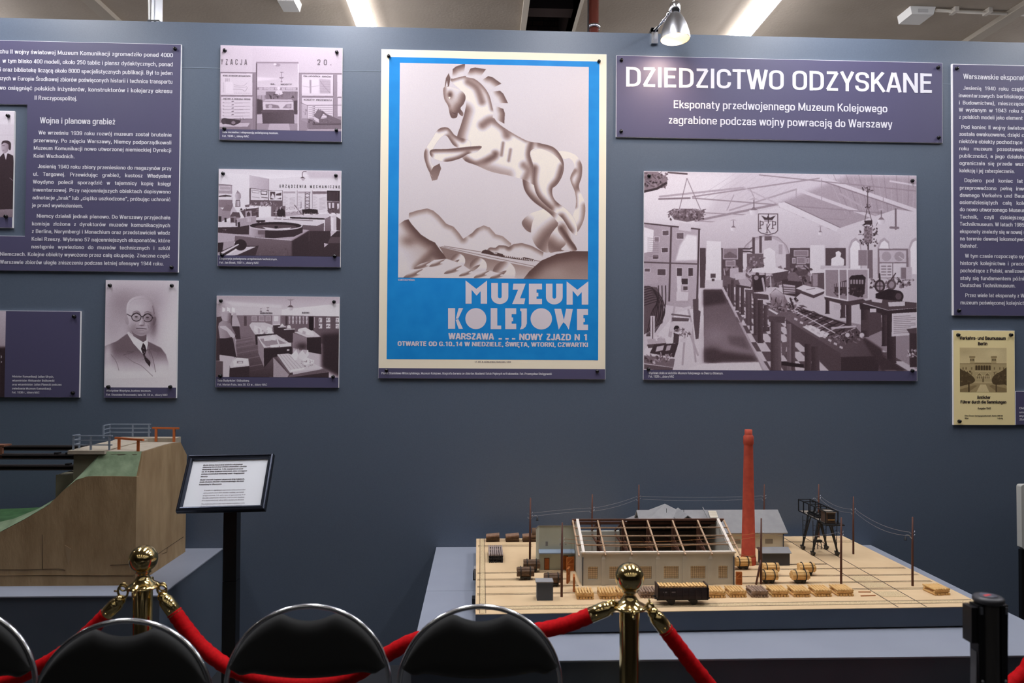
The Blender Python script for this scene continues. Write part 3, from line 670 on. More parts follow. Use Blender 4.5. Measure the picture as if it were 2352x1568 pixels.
def d1(p):
    p.P([(630, 130), (1925, 130), (1925, 480), (630, 480)], .84); p.L([(632, 120), (632, 470)], 4, .78)
    p.P([(140, 476), (690, 480), (690, 1310), (140, 1310)], .56); p.P([(1288, 482), (1930, 484), (1930, 1320), (1288, 1320)], .58)
    p.P([(640, 482), (690, 482), (690, 1310), (640, 1310)], .5, .62, (640, 0, 690, 0)); p.L([(150, 474), (690, 478)], 8, .45); p.L([(1290, 480), (1925, 482)], 8, .45)
    for x0, y0, x1, y1 in ((172, 492, 626, 800), (178, 825, 628, 1136), (1338, 500, 1790, 805), (1342, 836, 1790, 1130), (1852, 500, 1918, 815), (1858, 835, 1915, 1100)):
        p.R(x0+6, y0+6, x1+10, y1+10, .4, .7); p.R(x0, y0, x1, y1, .93)
    for i in range(12): p.L([(205, 625+i*12), (212, 625+i*12)], 4, .5)
    for x in (245, 265, 290): p.L([(x, 565), (x, 610)], 8, .55)
    p.P([(240, 610), (340, 610), (355, 775), (245, 775)], .98)
    p.L([(360, 650), (430, 668), (500, 665), (550, 625)], 4, .62, smooth=1); p.L([(360, 680), (480, 690), (545, 680)], 4, .62, smooth=1); p.L([(350, 715), (470, 720), (520, 745), (555, 690)], 5, .58, smooth=1)
    for i in range(10): p.L([(370+i*24, 772), (380+i*24, 772)], 5, .5)
    for i in range(5):
        y = 915+i*47; p.L([(210, y), (590, y-4)], 5, .6); p.L([(375, y), (490+i % 2*25, y-2)], 9, .62); p.P([(325, y-22), (345, y-30), (362, y-28), (360, y-20), (330, y-14)], .35); p.L([(205, y-8), (215, y-8)], 10, .6)
    p.P([(1340, 570), (1580, 570), (1580, 770), (1340, 770)], .96); p.P([(1448, 575), (1475, 575), (1475, 770), (1455, 770)], .62, soft=12); p.P([(1590, 560), (1755, 570), (1755, 770), (1600, 770)], .74, soft=10)
    p.L([(1345, 665), (1440, 680), (1590, 660)], 6, .7); p.L([(1600, 590), (1680, 690), (1750, 765)], 5, .5)
    for i in range(5): p.L([(1605, 600+i*34), (1750, 606+i*34)], 4, .6)
    for i in range(6): p.L([(1440, 975+i*28), (1780, 972+i*28)], 6, .62); p.P([(1480, 960+i*28), (1530, 950+i*28), (1525, 965+i*28)], .4)
    # doorway
    p.R(676, 325, 1290, 1310, .62); p.L([(680, 328), (1285, 326)], 8, .5); p.P([(694, 345), (1278, 345), (1278, 1312), (690, 1312)], .78)
    p.P([(694, 345), (1278, 345), (1278, 690), (694, 690)], .76, .9, (0, 345, 0, 690)); p.P([(694, 540), (1030, 560), (694, 600)], .97, soft=20)
    p.E(990, 366, 38, 22, .62); p.E(950, 355, 22, 12, .96); p.L([(1028, 468), (1070, 468)], 7, .3); p.L([(1045, 468), (1042, 610)], 6, .35); p.P([(1010, 540), (1080, 540), (1060, 560), (1025, 560)], .5); p.E(1045, 605, 16, 10, .55)
    p.R(694, 686, 1278, 724, .55)
    for x in (725, 785, 840, 890, 950, 1050, 1110, 1150, 1205): p.R(x, 692, x+46, 718, .9); p.R(x+6, 697, x+40, 712, .75)
    p.P([(820, 748), (1278, 745), (1278, 905), (820, 905)], .42, .5, (0, 745, 0, 905))
    for x in range(700, 860, 18): p.R(x, 800, x+9, 905, .45)
    for x in range(1080, 1270, 22): p.R(x, 755, x+8, 840, .52)
    p.P([(690, 850), (770, 870), (780, 1040), (760, 1070), (690, 1075)], .22, soft=14); p.P([(1218, 880), (1278, 870), (1278, 1070), (1225, 1070)], .24, soft=14)
    p.E(1005, 700, 22, 24, .97); p.P([(950, 780), (965, 735), (1005, 722), (1050, 738), (1065, 780), (1010, 800)], .92); p.fuzz(930, 780, 1075, 845, 26, 16, .15, .45)
    p.P([(862, 785), (900, 810), (905, 855), (890, 855)], .2); p.P([(1185, 838), (1210, 795), (1235, 838)], .25)
    p.P([(820, 858), (1190, 860), (1222, 888), (775, 890)], .8); p.L([(775, 890), (1222, 888)], 6, .5)
    p.P([(778, 895), (1218, 893), (1210, 1006), (782, 1008)], .88); p.P([(815, 930), (900, 925), (1000, 945), (1020, 985), (820, 985)], .5, soft=8); p.P([(1060, 985), (1110, 930), (1190, 920), (1190, 985)], .55, soft=8); p.E(885, 960, 28, 25, .75); p.E(1150, 955, 30, 22, .7)
    p.P([(750, 1030), (780, 1006), (1215, 1006), (1232, 1030), (1225, 1045), (760, 1048)], .3); p.P([(765, 1048), (1228, 1044), (1232, 1200), (775, 1202)], .24, .32, (765, 0, 1228, 0))
    p.P([(692, 1200), (1278, 1200), (1278, 1312), (690, 1312)], .6); p.P([(876, 1203), (1150, 1203), (1176, 1312), (846, 1312)], .76); p.L([(774, 1203), (1232, 1200)], 6, .2); p.P([(1278, 345), (1292, 345), (1296, 1312), (1278, 1312)], .95); p.P([(676, 340), (694, 345), (692, 1312), (672, 1312)], .38)
    # car model and shelf
    p.P([(150, 1200), (590, 1198), (560, 1250), (150, 1252)], .82); p.P([(150, 1252), (560, 1250), (600, 1215), (602, 1305), (150, 1305)], .5)
    p.P([(182, 1165), (215, 1130), (300, 1140), (390, 1150), (455, 1165), (445, 1195), (380, 1225), (250, 1215), (190, 1195)], .18, smooth=1); p.E(355, 1195, 48, 40, .2); p.E(355, 1195, 28, 24, .5); p.E(215, 1185, 28, 34, .22); p.L([(452, 1125), (458, 1165)], 6, .25); p.L([(488, 1125), (505, 1150)], 6, .3)
    # glass case with the little house
    p.L([(1325, 905), (1418, 945), (1420, 1260)], 8, .4); p.L([(1418, 942), (1920, 936)], 9, .45); p.P([(1325, 915), (1415, 955), (1425, 1195), (1330, 1150)], .66, al=.6); p.fuzz(1370, 940, 1415, 1080, 6, 20, .5, .6)
    p.P([(1430, 1180), (1920, 1170), (1920, 1280), (1435, 1285)], .45); p.P([(1490, 1200), (1905, 1195), (1905, 1222), (1500, 1224)], .3); p.P([(1700, 1065), (1905, 1150), (1905, 1195), (1700, 1200)], .4)
    p.P([(1515, 1095), (1580, 1100), (1590, 1190), (1520, 1160)], .88); p.P([(1585, 1140), (1705, 1120), (1735, 1190), (1590, 1195)], .4); p.P([(1512, 1092), (1568, 1002), (1640, 1018), (1590, 1135)], .42); p.P([(1590, 1135), (1640, 1018), (1738, 1098), (1725, 1108), (1648, 1060), (1610, 1135)], .36); p.R(1575, 990, 1588, 1010, .5); p.R(1602, 995, 1615, 1015, .5); p.L([(1515, 1095), (1590, 1137)], 6, .25)
    p.fuzz(1440, 1150, 1530, 1190, 12, 22, .2, .45); p.fuzz(1640, 1160, 1760, 1195, 10, 20, .25, .5); p.P([(1430, 1285), (1920, 1280), (1920, 1300), (1400, 1305)], .75)
photo('museum_photograph', 'small photograph of a doorway into a museum room marked 20, topmost of three', [(506.3, 104), (786.4, 109.9), (785.3, 325.2), (503.9, 321.2)], (645, 299.2), 6.272, 480, 90,
  [(165, 88), (1922, 125), (1915, 1315), (152, 1302)], .86, (30, ("Sala muzealna z ekspozycją poświęconą mostom.", 192, 1003, 1352), ("Fot. 1938 r., zbiory NAC", 192, 577, 1408)),
  [(517, 117), (774, 121), (516, 296), (773, 299.5)], d1, PG, stops=[(0, (34, 26, 32)), (0.25, (80, 66, 74)), (0.5, (134, 118, 130)), (0.75, (180, 164, 178)), (1, (222, 208, 220))],
  texts=[('print_lettering', 82, [("Y Z A C J A", 170, 552, 364), ("2 0 .", 1560, 1770, 372)], M_grey, .09), ('small_print_lettering', 22, [("WYNIKI AUTOBUSÓW MECHANICZNYCH", 200, 600, 535), ("CIĘŻAR A RODZAJ DROGI", 203, 598, 868), ("DŁUGOŚCI DRÓG", 1362, 1765, 542), ("KOSZTY PRZEWOZU", 1366, 1770, 882), ("55.   MOSTY", 888, 1198, 656)], M_grey, .1)])

def d2(p):
    p.P([(570, 180), (835, 240), (1840, 170), (1840, 120), (130, 100), (130, 160)], .9, .97, (0, 110, 0, 240)); p.P([(560, 190), (830, 240), (830, 400), (560, 370)], .82, .72, (560, 0, 830, 0)); p.P([(835, 242), (1840, 160), (1840, 400), (835, 400)], .92)
    p.P([(1340, 130), (1840, 132), (1840, 225), (1400, 230)], .8, soft=30); p.L([(830, 240), (830, 400)], 6, .6)
    p.L([(1350, 136), (1310, 140), (1295, 165), (1298, 220)], 9, .35, smooth=1); p.P([(1262, 228), (1290, 212), (1310, 212), (1340, 232)], .3); p.P([(1275, 232), (1335, 234), (1320, 262), (1300, 268)], .72)
    p.P([(130, 318), (320, 332), (325, 620), (130, 640)], .66); p.L([(135, 318), (320, 332)], 7, .3); p.R(135, 345, 302, 405, .84); p.P([(150, 350), (298, 355), (296, 392), (152, 390)], .7); p.P([(135, 445), (320, 450), (320, 530), (135, 530)], .92); p.P([(135, 480), (230, 462), (315, 478), (312, 488), (135, 492)], .2); p.R(135, 535, 325, 640, .52)
    # display boards on the far wall
    p.P([(560, 372), (830, 402), (1020, 402), (1020, 620), (560, 610)], .36); p.P([(582, 375), (826, 402), (822, 535), (580, 535)], .9); p.L([(575, 372), (826, 400)], 6, .2)
    p.L([(595, 400), (600, 430), (690, 440), (700, 408), (595, 398)], 5, .45); p.L([(720, 408), (725, 455), (800, 460), (805, 415), (720, 406)], 9, .15); p.L([(600, 490), (700, 505)], 6, .5); p.L([(730, 495), (810, 505)], 12, .35)
    p.P([(834, 405), (1016, 405), (1014, 538), (832, 538)], .93); p.P([(848, 418), (918, 420), (915, 525), (850, 525)], .28); p.P([(855, 500), (880, 440), (905, 470), (915, 525)], .9); p.P([(928, 450), (1004, 430), (1004, 472), (930, 472)], .25); p.P([(930, 520), (1000, 500), (1004, 522)], .35)
    for x0, x1 in ((1020, 1215), (1224, 1425), (1434, 1640)):
        p.P([(x0, 405), (x1, 405), (x1, 700), (x0, 720)], .9); p.L([(x0, 402), (x0, 650)], 5, .35); p.R(x0+12, 415, x1-15, 440, .7)
        for i in range(9): p.L([(x0+12, 480+i*22), (x0+(70 if i % 2 else 45), 480+i*22)], 4, .65); p.L([(x0+100, 510+i*19), (x1-20, 500+i*19)], 4, .6)
    p.P([(1440, 410), (1640, 410), (1640, 448), (1440, 452)], .3, al=.6)
    p.P([(1640, 400), (1820, 400), (1820, 550), (1640, 545)], .14)
    for x in range(1660, 1800, 18): p.L([(x, 420), (x, 540)], 4, .38)
    p.P([(1640, 550), (1820, 552), (1820, 720), (1650, 700)], .34); p.P([(1660, 570), (1690, 570), (1690, 650), (1665, 650)], .88); p.P([(1710, 570), (1740, 570), (1740, 640), (1712, 640)], .85); p.P([(1780, 580), (1810, 580), (1810, 660), (1785, 660)], .9); p.fuzz(1650, 640, 1815, 720, 26, 16, .1, .4)
    # water tower
    p.P([(360, 470), (372, 440), (405, 412), (440, 450), (445, 500), (430, 530), (370, 530)], .82, .6, (370, 0, 445, 0)); p.P([(372, 442), (400, 408), (440, 450)], .62); p.L([(395, 425), (392, 405)], 6, .4); p.P([(372, 532), (432, 532), (438, 630), (365, 630)], .45); p.P([(385, 545), (395, 545), (395, 620), (385, 620)], .9); p.P([(405, 545), (420, 545), (420, 620), (405, 620)], .85)
    # model town on the left
    p.P([(125, 840), (560, 800), (560, 905), (125, 918)], .9); p.P([(180, 680), (250, 590), (320, 610), (380, 690), (380, 760), (290, 780), (180, 830)], .6); p.P([(178, 680), (248, 592), (335, 612), (300, 690)], .48); p.P([(300, 690), (335, 612), (385, 690), (378, 740), (298, 745)], .8); p.R(238, 578, 252, 605, .5); p.R(322, 582, 334, 612, .55)
    p.P([(125, 620), (185, 660), (180, 840), (125, 838)], .62); p.R(135, 760, 175, 838, .15); p.R(215, 780, 245, 840, .12); p.P([(293, 765), (330, 700), (420, 705), (440, 770)], .32); p.P([(295, 770), (440, 770), (380, 850), (300, 850)], .5); p.R(305, 785, 345, 840, .25)
    p.P([(440, 690), (520, 660), (690, 640), (690, 770), (500, 790)], .3); p.fuzz(440, 640, 690, 720, 20, 22, .12, .5); p.P([(500, 605), (560, 595), (560, 632), (502, 635)], .42); p.fuzz(570, 570, 670, 620, 14, 14, .3, .8)
    p.P([(385, 800), (505, 780), (505, 690), (590, 680), (595, 762), (655, 755), (655, 860), (440, 915), (370, 895)], .68); p.P([(525, 720), (550, 690), (572, 720), (572, 755), (525, 760)], .25); p.L([(385, 798), (655, 755)], 8, .85); p.P([(400, 845), (430, 838), (432, 925), (402, 925)], .12); p.R(370, 805, 386, 895, .15)
    for x in (530, 550, 570): p.L([(x, 785), (x, 835)], 8, .85)
    # white cabinet, engine, middle tables
    p.P([(690, 620), (860, 612), (862, 760), (690, 770)], .97); p.P([(862, 612), (1060, 615), (1060, 770), (862, 760)], .4); p.fuzz(720, 560, 870, 620, 40, 14, .4, .95); p.fuzz(900, 570, 950, 610, 10, 10, .4, .7)
    p.E(930, 705, 38, 42, .3); p.L([(900, 705), (960, 705)], 9, .85); p.L([(930, 668), (930, 742)], 9, .85); p.P([(950, 680), (1010, 650), (1055, 690), (1055, 750), (960, 760)], .12, smooth=1); p.L([(945, 635), (945, 680)], 10, .7); p.L([(990, 660), (990, 635), (1010, 625)], 10, .75)
    p.P([(1060, 700), (1300, 690), (1300, 740), (1060, 760)], .7); p.fuzz(1080, 640, 1290, 730, 30, 14, .4, .9); p.L([(1190, 605), (1280, 720)], 12, .35); p.L([(1215, 605), (1255, 720)], 10, .8); p.L([(1278, 560), (1278, 640)], 6, .3)
    for x in (1335, 1395): p.L([(x, 430), (x, 650)], 7, .15)
    for y in (430, 480, 530, 580, 625): p.L([(1335, y), (1395, y+30)], 5, .2); p.L([(1395, y), (1335, y+30)], 5, .2)
    p.P([(1290, 665), (1400, 655), (1510, 665), (1515, 720), (1300, 725)], .12); p.fuzz(1300, 710, 1540, 745, 26, 14, .1, .5)
    p.P([(1120, 760), (1660, 720), (1680, 745), (1610, 790), (1130, 770)], .86); p.P([(1120, 765), (1610, 785), (1610, 805), (1130, 790)], .12); p.P([(1612, 790), (1690, 752), (1700, 1100), (1605, 1090)], .5, .35, (0, 790, 0, 1100)); p.P([(1700, 750), (1770, 740), (1760, 950), (1730, 950), (1730, 780), (1700, 770)], .85); p.P([(1770, 760), (1830, 800), (1830, 960), (1770, 950)], .25)
    p.P([(650, 790), (900, 770), (1130, 790), (1590, 815), (1600, 845), (1500, 888), (1300, 868), (660, 820)], .9); p.L([(905, 795), (1440, 820)], 8, .35); p.fuzz(900, 765, 1120, 800, 20, 14, .7, 1); p.P([(1300, 875), (1500, 890), (1600, 848), (1590, 1100), (1590, 1190), (1300, 960)], .4, .24, (0, 870, 0, 1190)); p.P([(655, 815), (780, 812), (780, 860), (660, 870)], .14)
    p.P([(1390, 960), (1830, 960), (1830, 1330), (1150, 1330), (1150, 1100)], .17); p.P([(1690, 960), (1780, 960), (1690, 1040)], .82); p.P([(1600, 1130), (1660, 1140), (1600, 1190)], .8); p.P([(1690, 1045), (1830, 1045), (1830, 1130), (1650, 1130)], .3)
    # round turntable and its stand
    p.P([(360, 1025), (700, 1060), (1160, 1095), (1395, 950), (1395, 1100), (1160, 1330), (650, 1330), (520, 1180), (355, 1110)], .44, .34, (0, 1030, 0, 1330)); p.P([(360, 1028), (560, 985), (1300, 940), (1395, 950), (1155, 1090)], .72); p.P([(1150, 1095), (1395, 955), (1395, 1330), (1150, 1330)], .16, soft=20)
    p.P([(555, 900), (555, 1010), (640, 1050), (900, 1062), (1180, 1040), (1300, 985), (1300, 890)], .16); p.P([(555, 900), (555, 1010), (620, 1042), (780, 1058), (780, 950)], .8, .5, (555, 0, 790, 0)); p.R(680, 955, 780, 1010, .42)
    p.E(925, 895, 372, 60, .85); p.E(925, 888, 360, 50, .12); p.E(925, 905, 290, 34, .3); p.P([(740, 905), (925, 930), (1150, 915), (1100, 940), (800, 940)], .92); p.R(910, 895, 955, 925, .05)
    for i in range(16): a = PI*(i+.5)/16; p.L([(925-345*math.cos(a), 875-40*math.sin(a)), (925-345*math.cos(a)+14, 872-40*math.sin(a))], 6, .8)
    p.P([(125, 912), (420, 905), (560, 880), (555, 1010), (420, 1010), (125, 985)], .2); p.fuzz(180, 930, 260, 990, 10, 12, .1, .85); p.P([(125, 985), (420, 1010), (355, 1030), (355, 1100), (125, 1130)], .74)
    p.P([(125, 1120), (350, 1100), (360, 1170), (125, 1300)], .68); p.P([(125, 1125), (205, 1120), (190, 1240), (125, 1260)], .12); p.P([(520, 1165), (690, 1165), (640, 1320), (250, 1320)], .2); p.P([(260, 1310), (400, 1215), (520, 1180), (650, 1180), (400, 1290)], .88)
    p.E(440, 1155, 85, 78, .13); p.P([(150, 1250), (410, 1135), (440, 1165), (190, 1320), (150, 1320)], .16); p.P([(165, 1258), (405, 1140), (420, 1150), (200, 1275)], .9); p.fuzz(700, 1200, 1100, 1310, 20, 30, .3, .42)
photo('museum_photograph', 'small photograph of a model turntable and machinery room, middle one of three', [(502.4, 387.4), (784, 392.4), (781.8, 613.8), (499.6, 610.8)], (640, 587.5), 6.03, 480, 370,
  [(135, 105), (1835, 135), (1825, 1318), (120, 1308)], .95, (30, ("Ekspozycja poświęcona urządzeniom technicznym.", 145, 950, 1363), ("Fot. Jan Binek, 1931 r., zbiory NAC", 145, 690, 1418)),
  [(513, 399), (772, 403.5), (511, 586), (769, 588.5)], d2, PG, texts=[('print_lettering', 40, [("U R Z Ą D Z E N I A   M E C H A N I C Z N E", 975, 1815, 364)], M_dark, .08)])

def d3(p):
    p.P([(100, 120), (1970, 140), (1970, 240), (1080, 320), (360, 280), (110, 230)], .7, .82, (0, 150, 0, 310)); p.P([(230, 200), (1100, 260), (1080, 310), (360, 280)], .88, soft=30); p.P([(100, 230), (350, 300), (360, 420), (100, 440)], .62, .86, (100, 0, 350, 0)); p.P([(350, 290), (1090, 315), (1090, 415), (350, 412)], .85); p.P([(1088, 325), (1970, 235), (1970, 435), (1088, 412)], .93)
    for x in (200, 270, 345): p.P([(x, 290), (x+44, 310), (x+44, 365), (x, 360)], .97)
    p.P([(100, 440), (350, 412), (350, 760), (100, 900)], .25); p.P([(350, 412), (1090, 412), (1090, 660), (350, 700)], .5); p.P([(1090, 412), (1970, 432), (1970, 900), (1090, 700)], .46, .34, (1090, 0, 1950, 0))
    for x in (640, 750, 848): p.R(x, 425, x+78, 500, .72); p.R(x+8, 432, x+70, 494, .6)
    p.R(950, 415, 1070, 560, .75); p.R(975, 425, 1040, 500, .92); p.R(1145, 425, 1180, 560, .25); p.R(525, 425, 565, 570, .3)
    for x in range(1195, 1480, 52):
        for y in (430, 490): p.P([(x, y), (x+28, y), (x+20, y+55), (x+8, y+55)], .85 if (x//52+y) % 2 else .7)
    p.R(1500, 435, 1570, 690, .08); p.L([(1585, 440), (1585, 600)], 8, .8)
    for x, wd in ((1650, 50), (1762, 62), (1905, 55)):
        for y in (450, 540): p.R(x, y, x+wd, y+70, .9); p.fuzz(x+8, y+12, x+wd-8, y+58, 4, 14, .3, .5)
    p.P([(410, 700), (700, 620), (1260, 760), (1260, 1340), (430, 1340), (400, 900)], .5, .22, (0, 700, 0, 1340))
    for i in range(16): y = 690+i*i*2.4; p.L([(400-i*2, y+60), (820, y-20)], 4+i*.5, .33 if i % 2 else .56, al=.6)
    # lamps
    for x, y, s in ((1225, 300, 1), (882, 350, .45), (780, 360, .4)):
        p.L([(x, y-130*s), (x, y)], 10*s, .4); p.P([(x-50*s, y-130*s), (x+55*s, y-128*s), (x+20*s, y-105*s), (x-20*s, y-105*s)], .6); p.P([(x-55*s, y-5*s), (x-20*s, y-35*s), (x+20*s, y-35*s), (x+45*s, y-5*s)], .35); p.P([(x-52*s, y-5*s), (x+42*s, y-5*s), (x+30*s, y+30*s), (x-5, y+44*s), (x-38*s, y+28*s)], .93, .7, (x-40*s, 0, x+45*s, 0))
    # two busts
    p.P([(345, 470), (360, 385), (405, 378), (420, 440), (445, 500), (470, 580), (345, 580)], .72); p.P([(345, 578), (455, 578), (475, 770), (400, 770)], .22)
    p.P([(140, 585), (150, 530), (200, 490), (185, 420), (215, 360), (290, 352), (335, 400), (330, 480), (320, 520), (350, 600), (400, 700), (390, 730), (165, 770)], .66, .5, (180, 0, 380, 0), smooth=0); p.E(255, 425, 72, 74, .72); p.shade([(185, 380), (335, 380), (335, 530), (185, 530)], [(330, 400), (320, 470), (330, 520)], 70, .4, .8, 0)
    p.P([(160, 575), (250, 570), (330, 640), (385, 705), (390, 730), (330, 740), (270, 650), (170, 600)], .82); p.P([(155, 755), (370, 755), (425, 1040), (150, 1000)], .16); p.P([(358, 755), (385, 735), (425, 1030), (410, 1030)], .6); p.P([(100, 760), (160, 760), (160, 1090), (100, 1090)], .2); p.P([(100, 1090), (210, 1100), (210, 1340), (100, 1340)], .32, soft=10)
    # tables with white models
    def tab(top, front, side, g1=.16, g2=.5): p.P(side, g2); p.P(front, g1); p.P(top, .86)
    tab([(640, 625), (900, 600), (985, 685), (690, 700)], [(690, 700), (985, 685), (985, 760), (700, 860)], [(635, 630), (690, 700), (705, 860), (630, 700)]); p.P([(605, 560), (640, 520), (830, 520), (960, 560), (950, 600), (640, 630)], .85)
    p.P([(670, 640), (680, 560), (760, 590), (800, 610), (800, 690), (730, 685)], .93); p.P([(765, 600), (800, 545), (850, 580), (880, 640), (800, 640)], .88); p.P([(860, 640), (880, 580), (950, 610), (950, 685), (870, 690)], .95); p.fuzz(800, 640, 870, 690, 8, 14, .4, .7); p.P([(730, 600), (765, 620), (765, 685), (735, 685)], .76)
    for x, y, wd in ((955, 550, 110), (1030, 585, 120), (1118, 620, 170)): p.P([(x+8, y+8), (x+wd, y+8), (x+wd, y+120+wd*.5), (x+20, y+110+wd*.5)], .2); p.P([(x, y), (x+wd, y-8), (x+wd+8, y+5), (x+10, y+14)], .86)
    p.P([(1065, 580), (1095, 535), (1135, 575)], .93); p.P([(1165, 612), (1200, 560), (1240, 610)], .93); p.E(1200, 585, 28, 26, .92)
    tab([(1275, 665), (1560, 640), (1680, 735), (1470, 745)], [(1470, 750), (1685, 745), (1690, 1000), (1470, 960)], [(1262, 675), (1470, 750), (1470, 960), (1255, 900)], .13, .55); p.P([(1330, 650), (1345, 615), (1450, 595), (1530, 640), (1575, 680), (1575, 720), (1490, 710), (1440, 690)], .93); p.P([(1400, 690), (1410, 640), (1450, 660), (1450, 705)], .72); p.G(1400, 880, 90, 60, .1, .8); p.P([(1690, 700), (1960, 680), (1960, 1340), (1690, 1200)], .14, soft=60)
    tab([(730, 730), (1010, 700), (1240, 850), (830, 900)], [(820, 910), (1245, 885), (1245, 1000), (960, 1040), (825, 1200)], [(725, 735), (825, 900), (825, 1190), (740, 980)], .14, .6); p.P([(750, 770), (960, 740), (1180, 840), (860, 880)], .62); p.P([(820, 760), (850, 740), (930, 740), (930, 790), (830, 800)], .9); p.P([(915, 730), (960, 700), (1010, 740), (1000, 790), (930, 780)], .94); p.P([(920, 860), (1050, 845), (1050, 890), (920, 895)], .95); p.P([(1060, 845), (1230, 825), (1235, 875), (1060, 890)], .93); p.L([(735, 735), (830, 890)], 16, .92); p.L([(1010, 745), (1050, 850)], 22, .9); p.R(1170, 922, 1205, 945, .88)
    tab([(315, 1160), (360, 1060), (590, 1060), (605, 1170), (320, 1200)], [(310, 1198), (605, 1170), (605, 1345), (305, 1345)], [(310, 1160), (320, 1190), (310, 1345), (300, 1345)], .17); p.P([(360, 1100), (420, 1045), (580, 1060), (585, 1150), (370, 1175)], .94); p.R(420, 1095, 510, 1130, .55); p.R(440, 1105, 500, 1125, .88)
    p.P([(965, 1045), (1200, 1300), (1175, 1350), (965, 1350)], .66); p.P([(1180, 1345), (1800, 1265), (1800, 1355), (1180, 1355)], .17); p.P([(1210, 1310), (1740, 1215), (1800, 1262), (1180, 1350)], .4); p.P([(1020, 1000), (1190, 985), (1500, 1100), (1710, 1205), (1215, 1275)], .88); p.P([(1020, 1010), (1210, 1275), (1205, 1305), (1020, 1050)], .42)
    for i in range(4): p.L([(1060+i*45, 1000), (1235+i*60, 1230)], 5, .6)
    p.P([(1230, 1010), (1310, 930), (1340, 1000), (1320, 1080), (1280, 1090)], .96); p.P([(1330, 1020), (1400, 930), (1490, 935), (1500, 1010), (1420, 1090), (1350, 1060)], .93); p.P([(1400, 935), (1480, 935), (1450, 1000)], .76); p.P([(1400, 1080), (1450, 1040), (1580, 1090), (1570, 1130), (1430, 1160)], .96); p.fuzz(1380, 1090, 1580, 1180, 16, 18, .5, .85); p.P([(1225, 1230), (1430, 1200), (1430, 1225), (1225, 1258)], .97); p.L([(1320, 915), (1320, 960)], 6, .85); p.L([(1340, 915), (1340, 960)], 6, .85)
photo('museum_photograph', 'small photograph of white building models on dark tables, lowest of three', [(497.6, 678.4), (780.4, 681.9), (777.7, 890.3), (495, 889.6)], (640, 866), 6.534, 480, 660,
  [(115, 120), (1963, 143), (1948, 1350), (100, 1342)], .8, (32, ("Sala Budynków i Odbudowy.", 128, 612, 1410), ("Fot. Marian Fuks, lata 30. XX w., zbiory NAC", 127, 873, 1470)),
  [(508, 690.5), (767.5, 693), (506.5, 863), (765.5, 865)], d3, PG, stops=DUO2, texts=[('print_lettering', 24, [("ODBUDOWA", 765, 955, 396), ("BUDYNKI", 1398, 1508, 390)], M_grey, .12)])

